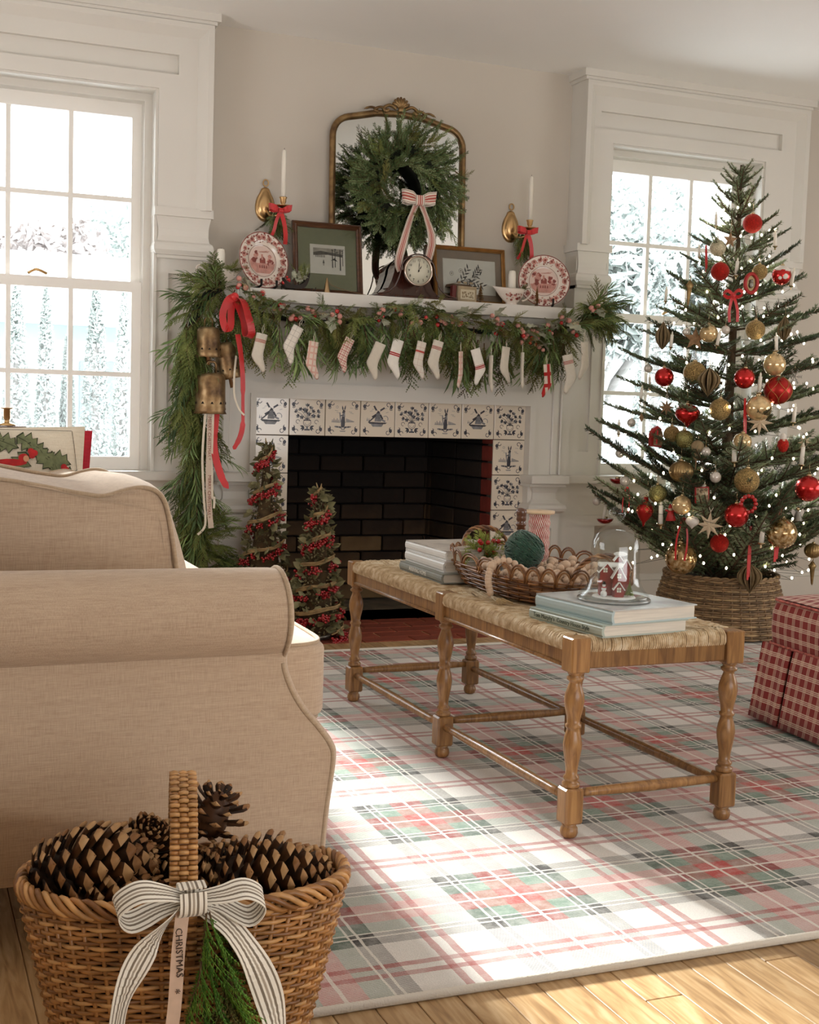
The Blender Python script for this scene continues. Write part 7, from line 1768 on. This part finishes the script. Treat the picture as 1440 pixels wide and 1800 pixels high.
        add('knot', MB().ball((0, -.02, .23), .09, 10, 7), M_red)
    elif kind == 'icicle': add('icicle_body', MB().lathe([(0, -.5), (.04, -.42), (.07, -.1), (.10, .2), (.16, .32), (.10, .40), (.05, .5)], 14, fl=lambda t, z: 1+.08*cos(7*t)), G_['goldrib']); add('hook', MB().tube([(0, 0, .48), (.03, 0, .6), (0, 0, .7)], .02, 4), M_cap)
    elif kind == 'diamond': add('diamond_body', MB().lathe([(0, -1), (.5, 0), (0, 1)], 4, sm=False), G_['paperb']); add('thread', MB().tube([(0, 0, 1), (0, 0, 2.2)], .04, 3), M_cap)
    elif kind == 'medal':
        add('ring', MB().tube([(.55*cos(2*pi*k/24), 0, .8*sin(2*pi*k/24)) for k in range(24)], .16, 8, closed=True), M_redpaint); add('figure', MB().ball((0, -.05, .18), .16, 10, 8).ball((0, -.05, -.12), .2, 10, 8, (1, .6, 1.4)), M_bkgrey2); add('backing', MB().prism([(.52*cos(2*pi*k/20), .76*sin(2*pi*k/20)) for k in range(20)], -.05, (0, .06, 0)), M_cap)
    elif kind == 'house':
        add('arch_body', MB().prism([(-.30, -.5), (.30, -.5), (.34, .1), (.22, .4), (0, .55), (-.22, .4), (-.34, .1)], -.22, (0, .11, 0)), M_redpaint); m = MB(); m.prism([(-.22, -.42), (.22, -.42), (.25, .08), (.15, .32), (0, .43), (-.15, .32), (-.25, .08)], -.03, (0, -.11, 0)); add('scene', m, P('brown_snowy_scene', '#84684a', .7, var=(4, .5), ramp=[(.35, '#4b3522'), (.55, '#8b6c4a'), (.7, '#c9b8a0')]))
        add('side_ribbon', MB().box(-.12, -.05, -.16, -.14, -.35, .32), M_red); add('hook', MB().tube([(0, 0, .53), (0, 0, .8)], .015, 4), M_cap)
    elif kind == 'flake':
        m = MB()
        for k in range(6):
            a = pi/3*k; e = Vector((cos(a), 0, sin(a))); m.tube([(0, 0, 0), e], .05, 4)
            for q in (.4, .65, .88):
                for s_ in (-.9, .9): m.tube([e*q, e*q+Vector((cos(a+s_), 0, sin(a+s_)))*.26], .035, 4)
        add('filigree', m, M_bkgrey2); add('hook', MB().tube([(0, 0, 1), (0, 0, 1.4)], .03, 4), M_cap)
    elif kind == 'bird':
        add('cap_dome', MB().lathe([(0, -.62), (.5, -.55), (.85, -.3), (1.0, .0), (.6, .02), (0, .05)], 22), P('dark_red_glass', '#8c1714', .2, .5, coat=.6)); add('ring_top', MB().lathe([(.3, .0), (.3, .25), (.1, .3), (0, .3)], 10), M_cap)
    elif kind == 'finial':
        add('upper_ball', MB().ball((0, 0, .55), .40, 36, 12, (1, 1, 1), lambda t, z: 1+.05*cos(12*t)), G_['paper']); add('lower_ball', MB().ball((0, 0, -.08), .24, 30, 10, (1, 1, 1.1), lambda t, z: 1+.05*cos(10*t)), G_['paper']); add('stem', MB().tube([(0, 0, -.3), (0, 0, -1)], [.06, .02], 6), G_['paperb']); add('hook', MB().tube([(0, 0, .95), (0, 0, 1.25)], .02, 4), M_cap)
    elif kind == 'figure':
        add('body', MB().lathe([(.30, -.5), (.34, -.45), (.2, .0), (.14, .15)], 12), M_redpaint); add('head', MB().ball((0, 0, .27), .15, 12, 9), M_skin2); add('hat', MB().lathe([(.17, .33), (.13, .45), (.05, .58), (0, .6)], 12), M_redpaint)
        for s_ in (-1, 1): add('arm', MB().tube([(s_*.13, 0, .1), (s_*.34, -.03, .22)], [.07, .05], 7), M_redpaint)
        for s_ in (-1, 1): add('eye', MB().ball((s_*.05, -.14, .29), .018, 6, 5), M_black)
    elif kind == 'hat':
        add('robe', MB().lathe([(.02, -.6), (.25, -.5), (.40, -.15), (.36, .15), (.2, .34)], 14), G_['redglitter']); add('white_cap', MB().ball((0, 0, .42), .24, 12, 9, (1, 1, 1.3)), G_['white']); add('face', MB().ball((0, -.2, .2), .13, 10, 8), M_skin2)
    elif kind == 'frame':
        add('box_body', MB().box(-.38, .38, -.12, .12, -.45, .45, .02), M_redpaint); add('picture', MB().box(-.31, .31, -.135, -.115, -.38, .38), P('faded_bird_print', '#b7a385', .7, ramp=[(.38, '#5b4a34'), (.5, '#b39c7b'), (.65, '#d2c3a4')], var=(5, .3))); add('string', MB().tube([(-.3, 0, .45), (0, 0, .85), (.3, 0, .45)], .018, 5), P('twine_string', '#a08660', .9))
    elif kind == 'berries':
        m = MB()
        for k in range(12): a = 2*pi*k/12; m.ball((.7*cos(a), -.05, .7*sin(a)), .2, 10, 7)
        add('berry_ring', m, M_rberry); m = MB()
        for k in range(12): a = 2*pi*(k+.5)/12; m.ball((.72*cos(a), .06, .72*sin(a)), .12, 8, 6)
        add('white_beads', m, G_['white'])
    elif kind == 'angel':
        add('robe', MB().lathe([(.30, -.5), (.28, -.45), (.14, 0), (.09, .16)], 14, fl=lambda t, z: 1+.06*cos(8*t)), M_bkgrey2); add('head', MB().ball((0, 0, .27), .12, 12, 9), M_cap)
        for s_ in (-1, 1): add('wing', MB().prism([(s_*.05, .05), (s_*.34, .30), (s_*.40, .05), (s_*.26, -.25), (s_*.08, -.12)][::s_], -.03, (0, .1, 0)), G_['white'])
    KC[kind] = K; return K
NAMES = {'candle': ('tree_candle', 'candle'), 'star5': ('paper_star', 'star ornament'), 'star8': ('paper_star', 'star ornament'), 'star8b': ('paper_star', 'star ornament'), 'onion': ('paper_ornament', 'ornament'), 'drop': ('paper_ornament', 'ornament'), 'tail': ('hanging_ribbon', 'ribbon'), 'tail2': ('hanging_ribbon', 'ribbon'), 'bow': ('ribbon_bow', 'bow'), 'angel': ('angel_ornament', 'ornament'), 'figure': ('felt_figure', 'ornament'), 'frame': ('picture_ornament', 'ornament'), 'icicle': ('icicle_ornament', 'ornament'), 'flake': ('snowflake_ornament', 'ornament')}
for i, (k, x, y, z, s_, lab) in enumerate(ORN):
    nm, cat = NAMES.get(k, ('tree_bauble' if k in G_ or k in ('redwhite', 'turnip', 'turnipw') else 'tree_ornament', 'ornament'))
    face = math.atan2(x+1.36, -(y+5.07))*-1 if False else .0
    t = thing(nm, lab, cat, (x, y, z), rot=(0, .06*sin(i*2.3)+(.12 if k == 'candle' and i % 5 == 1 else 0), -.35+.3*sin(i*1.7)), group={'candle': 'white clip candles on the tree', 'ornament': 'ornaments on the tree', 'ribbon': 'red ribbons on the tree'}.get(cat))
    off = -.5*s_ if k == 'candle' else 0
    for n_, me in kit(k): inst(n_, me, t, loc=(0, 0, off), scale=s_)
    if k in ('onion', 'drop', 'star5', 'star8b', 'redglitter', 'red', 'goldclear', 'cream', 'pearl', 'turnip', 'turnipw', 'finialred', 'redemb', 'goldbig', 'gold', 'olive', 'goldrib') : 
        q = (1.4 if k in ('onion', 'drop') else 1.5 if k[:4] == 'star' else 1.36)*s_; MB().tube([(0, 0, q), (.002, .004, q+.03)], .0009, 4).build('thread', M_cap, t)

# ---------------- basket of pine cones in the foreground ----------------
BX, BY = -1.003, -3.468
M_b1 = P('honey_willow', '#9c6c3a', .42, var=(40, .3), coat=.15); M_b2 = P('brown_honey_willow', '#7c5129', .42, var=(40, .3), coat=.15); M_b3 = P('pale_honey_willow', '#bf905a', .42, var=(40, .25), coat=.15)
bk_ = thing('wicker_basket', 'honey willow basket with a wrapped handle, filled with big pine cones', 'basket', (BX, BY, .0), rz=-.19)
def bf(th, u):
    a, b = lerp(.138, .205, u**.9), lerp(.075, .105, u**.9); c_, s_ = cos(th), sin(th); e = .86
    return (a*math.copysign(abs(c_)**e, c_), b*math.copysign(abs(s_)**e, s_))
wicker(bk_, 0, 0, (.006, .280), bf, 44, 52, .0031, .0030, [M_b1, M_b3, M_b2, M_b1], .0030)
for j in range(5):
    n = 120; MB().tube([((bf(2*pi*i/n, 1.0)[0])*(1+.012*j*0)+.006*cos(2*pi*i/n)*sin(13*2*pi*i/n+j*1.257), bf(2*pi*i/n, 1.0)[1]+.006*sin(2*pi*i/n)*sin(13*2*pi*i/n+j*1.257), .291+.010*cos(13*2*pi*i/n+j*1.257)+.004*cos(4*pi*i/n)) for i in range(n)], .0040, 6, closed=True).build('rim_strand', (M_b1, M_b3, M_b2)[j % 3], bk_)
m = MB(); m.prism([bf(2*pi*i/40, .0) for i in range(40)], .006, (0, 0, 0), (1, 0, 0), (0, 1, 0)); m.build('base', M_b2, bk_)
m = MB(); n = 40; vs = [(bf(2*pi*i/n, u)[0]*.955, bf(2*pi*i/n, u)[1]*.94, lerp(.006, .262, u)) for u in (0, .5, 1) for i in range(n)]; m.add(vs, [(r_*n+i, r_*n+(i+1) % n, (r_+1)*n+(i+1) % n, (r_+1)*n+i) for r_ in (0, 1) for i in range(n)], True); m.build('gap_shade_sheet', P('gap_shade_brown', '#24160b', .8, var=(60, .4)), bk_)  # dark sheet added behind the weave; its colour puts shade into the gaps
hp = catmull([(-.006, -.102, .22), (-.006, -.104, .29), (-.006, -.096, .345), (-.006, -.064, .397), (-.006, 0, .418), (-.006, .064, .397), (-.006, .096, .345), (-.006, .104, .29), (-.006, .102, .22)], 10)
MB().ribbon(hp, .030, .0045, Vector((1, 0, 0))).build('handle_core', M_b2, bk_)
for i in range(2, len(hp)-3, 1):
    p, d = hp[i], (hp[i+1]-hp[i-1]).normalized(); o = Vector((1, 0, 0)); nn = d.cross(o).normalized(); w2 = .0165
    for seg in range(3):
        a0, a1 = lerp(-w2, w2, seg/3), lerp(-w2, w2, (seg+1)/3); up = .0075 if (i+seg) % 2 else .0055
        for s_ in (-1, 1): MB().tube([p+o*a0+nn*s_*up*.8, p+o*(a0+a1)/2+nn*s_*up, p+o*a1+nn*s_*up*.8], .0030, 5, flat=1.0).build('cane_wrap', M_b3 if (i+seg) % 2 else M_b1, bk_)
# pine cones
M_scale = P2('pine_scale_brown', '#1d0f08', '#33200f', '#523219', .55, 60); M_tip = P2('pine_scale_tip', '#5f3b1d', '#8a5f37', '#b08a5e', .5, 60)
def scale_mesh(pointy):
    m = MB(); rows = [(0, .003, .0012), (.35, .0048, .0016), (.68, .0078, .0022), (.84, .0068, .0030), (.95, .0034, .0026), (1.0, .0004, .0006)]
    L = .030; vs = []
    for t, w_, th in rows:
        c_ = .012*t*t*pointy; vs += [(t*L, -w_, c_), (t*L, 0, c_+th), (t*L, w_, c_), (t*L, 0, c_-th*.8)]
    n = len(rows); f1 = [(i*4+k, i*4+(k+1) % 4, (i+1)*4+(k+1) % 4, (i+1)*4+k) for i in range(3) for k in range(4)]; f2 = [(i*4+k, i*4+(k+1) % 4, (i+1)*4+(k+1) % 4, (i+1)*4+k) for i in range(3, n-1) for k in range(4)]
    m.c = 0; m.add(vs, [f[::-1] for f in f1], True); m.c = 1; m.add(vs, [f[::-1] for f in f2], True); return m.mesh('scale', [M_scale, M_tip])
scm = [scale_mesh(1.0), scale_mesh(.4)]
def pinecone(pos, axis, L, Rr, n, label, open_=1.0, sc=1.0, seed=0, which=0):
    q = Vector((1, 0, 0)).rotation_difference(Vector(axis).normalized()); t = thing('pine_cone', label, 'pine cone', pos, group='pine cones in the willow basket'); t.rotation_mode = 'QUATERNION'; t.rotation_quaternion = q
    rr = random.Random(seed); core = MB(); core.lathe([(0, -L/2), (Rr*.35, -L*.42), (Rr*.48, -L*.2), (Rr*.42, L*.15), (Rr*.2, L*.4), (0, L*.48)], 12, ax='x'); core.build('cone_core', M_scale, t)
    for k in range(n):
        u = (k+.5)/n; a = k*2.39996; x = -L*.46+L*.92*u; env = sin(pi*min(1, (.16+.84*u)))**.6 if u > .5 else (.55+.45*sin(pi*u)**.8)
        rc = Rr*.26*env; lean = lerp(-.35, 1.25, u)*(1.15-open_*.3); sl = Rr*(1.0*env)*.80/.030
        e = Vector((sin(lean), cos(lean)*cos(a), cos(lean)*sin(a))); p = Vector((x, cos(a)*rc, sin(a)*rc))
        xa = e.normalized(); axv = Vector((1, 0, 0)); ya = axv.cross(xa)
        if ya.length < .05: ya = Vector((0, -sin(a), cos(a)))
        ya.normalize(); za = xa.cross(ya); o = bpy.data.objects.new('scale', scm[which]); COL.objects.link(o); o.parent = t; o.rotation_mode = 'QUATERNION'; o.location = p
        o.rotation_quaternion = Matrix((xa, ya, za)).transposed().to_quaternion(); sz = sl*rr.uniform(.9, 1.08); o.scale = (sz, sz*1.12*min(1.0, max(.7, Rr/.055)), sz)
    return t
pinecone((-1.120, -3.450, .305), (.96, -.2, .10), .165, .066, 150, 'largest pine cone lying at the left end of the basket', seed=1)
pinecone((-.900, -3.490, .285), (1, -.12, -.10), .190, .062, 170, 'long pine cone lying at the right end of the basket', seed=2, which=1)
pinecone((-1.048, -3.42, .320), (.2, -.45, .85), .075, .042, 90, 'small dark pine cone in the middle left of the handle', seed=3)
pinecone((-.952, -3.400, .350), (.25, -.15, .9), .070, .048, 46, 'upright open pine cone peeking above the others right of the handle', open_=1.6, seed=4, which=1)
pinecone((-1.085, -3.492, .272), (.95, -.1, -.05), .14, .050, 130, 'pine cone half sunk below the front rim at the left', seed=5)
pinecone((-1.0, -3.46, .275), (.8, -.3, .2), .12, .055, 120, 'pine cone under the handle between the long one and the dark one', seed=6)
# bow and tapes tied on the basket
bb = thing('ribbon_bow', 'large grey and cream striped bow tied on the basket handle', 'bow', (0, 0, 0)); bc_ = Vector((-1.028, -3.605, .317))
for s_, z1 in ((-1, 0), (1, -.01)):
    pts = [bc_, bc_+Vector((s_*.035, -.012, .016+z1)), bc_+Vector((s_*.065, -.014, .020+z1)), bc_+Vector((s_*.088, -.008, .002+z1)), bc_+Vector((s_*.072, .0, -.020+z1)), bc_+Vector((s_*.035, .004, -.010)), bc_+Vector((0, 0, -.002))]
    P__ = catmull(pts, 7); MB().ribbon(P__, [lerp(.016, .032, min(1, abs((p-bc_).x)/.05)) for p in P__], .0005, Vector((.10*s_, .95, .55))).build('loop', M_kstripe, bb)
kp = catmull([bc_+Vector((0, -.016, .013)), bc_+Vector((0, -.020, 0)), bc_+Vector((0, -.016, -.013)), bc_+Vector((0, .002, -.018)), bc_+Vector((0, .004, .018)), bc_+Vector((0, -.016, .018))], 4)
MB().ribbon(kp, .032, .0008, Vector((1, 0, 0))).build('knot', M_kstripe, bb)
for pts, wds in (([(-.012, -.004, -.008), (-.05, -.012, -.045), (-.080, -.016, -.10), (-.092, -.018, -.17), (-.105, -.02, -.26)], .034), ([(.012, -.004, -.008), (.050, -.012, -.040), (.085, -.016, -.10), (.105, -.018, -.17), (.112, -.02, -.25)], .038)):
    P__ = catmull([bc_+Vector(p) for p in pts], 7); MB().ribbon(P__, [lerp(.018, wds, min(1, i/8)) for i in range(len(P__))], .0005, [Vector((1, .15+.9*sin(i*.20+(0 if pts[0][0] > 0 else 1.2))**2, .2)) for i in range(len(P__))]).build('tail', M_kstripe, bb)
tp = thing('printed_ribbon', 'narrow tan tape printed MERRY CHRISTMAS hanging below the striped bow', 'ribbon', (0, 0, 0))
P__ = catmull([bc_+Vector((-.010, -.006, -.012)), bc_+Vector((-.016, -.012, -.06)), bc_+Vector((-.020, -.013, -.13)), bc_+Vector((-.030, -.013, -.20)), bc_+Vector((-.040, -.013, -.27))], 6); MB().ribbon(P__, .0165, .0004, Vector((1, .05, 0))).build('tape', M_beige, tp)
inst('lettering', text_me('CHRISTMAS', .0115, M_dktxt), tp, loc=bc_+Vector((-.0155, -.0150, -.058)), rot=(pi/2, pi/2-.04, 0)); inst('lettering', text_me('*', .014, M_dktxt), tp, loc=bc_+Vector((-.019, -.0152, -.105)), rot=(pi/2, pi/2, 0)); inst('lettering', text_me('MERRY CHRISTMAS', .0115, M_dktxt), tp, loc=bc_+Vector((-.0305, -.0158, -.20)), rot=(pi/2, pi/2+.14, 0))
gs = thing('evergreen_sprig', 'bright cedar sprig hanging under the striped basket bow', 'greenery', (bc_.x+.016, bc_.y+.0, bc_.z-.012))
M_fresh = P2('fresh_cedar_green', '#2f5218', '#4f7a28', '#7ba33e', .5); FC = cedar(101, .15, .1); FC.materials[0] = M_fresh; FC2 = cedar(102, .15, .2); FC2.materials[0] = M_fresh
for k, (dx, dz, d) in enumerate([(0, 0, (-.12, -.1, -1)), (.005, 0, (.2, -.1, -1)), (-.006, -.06, (-.2, -.08, -1)), (.01, -.05, (.25, -.08, -1)), (0, -.10, (.0, -.1, -1)), (.02, -.12, (.15, -.1, -1)), (-.01, -.14, (-.1, -.1, -1)), (.0, -.02, (0, -.12, -1)), (.03, -.09, (.35, 0, -1)), (.012, -.17, (.1, -.1, -1))]): place((FC, FC2)[k % 2], 'sprig', gs, (dx, -.012, dz), d, pi/2+.3*sin(k*2), .72)
DB = thing('berry_sprig', 'dark brown dried sprig behind the striped ribbon tail on the basket', 'greenery', (bc_.x+.052, bc_.y+.010, bc_.z-.03))
for k in range(8): place(CED[4], 'sprig', DB, (0, 0, -.018*k), (.35*sin(k*2), -.05, -1), k, .55)
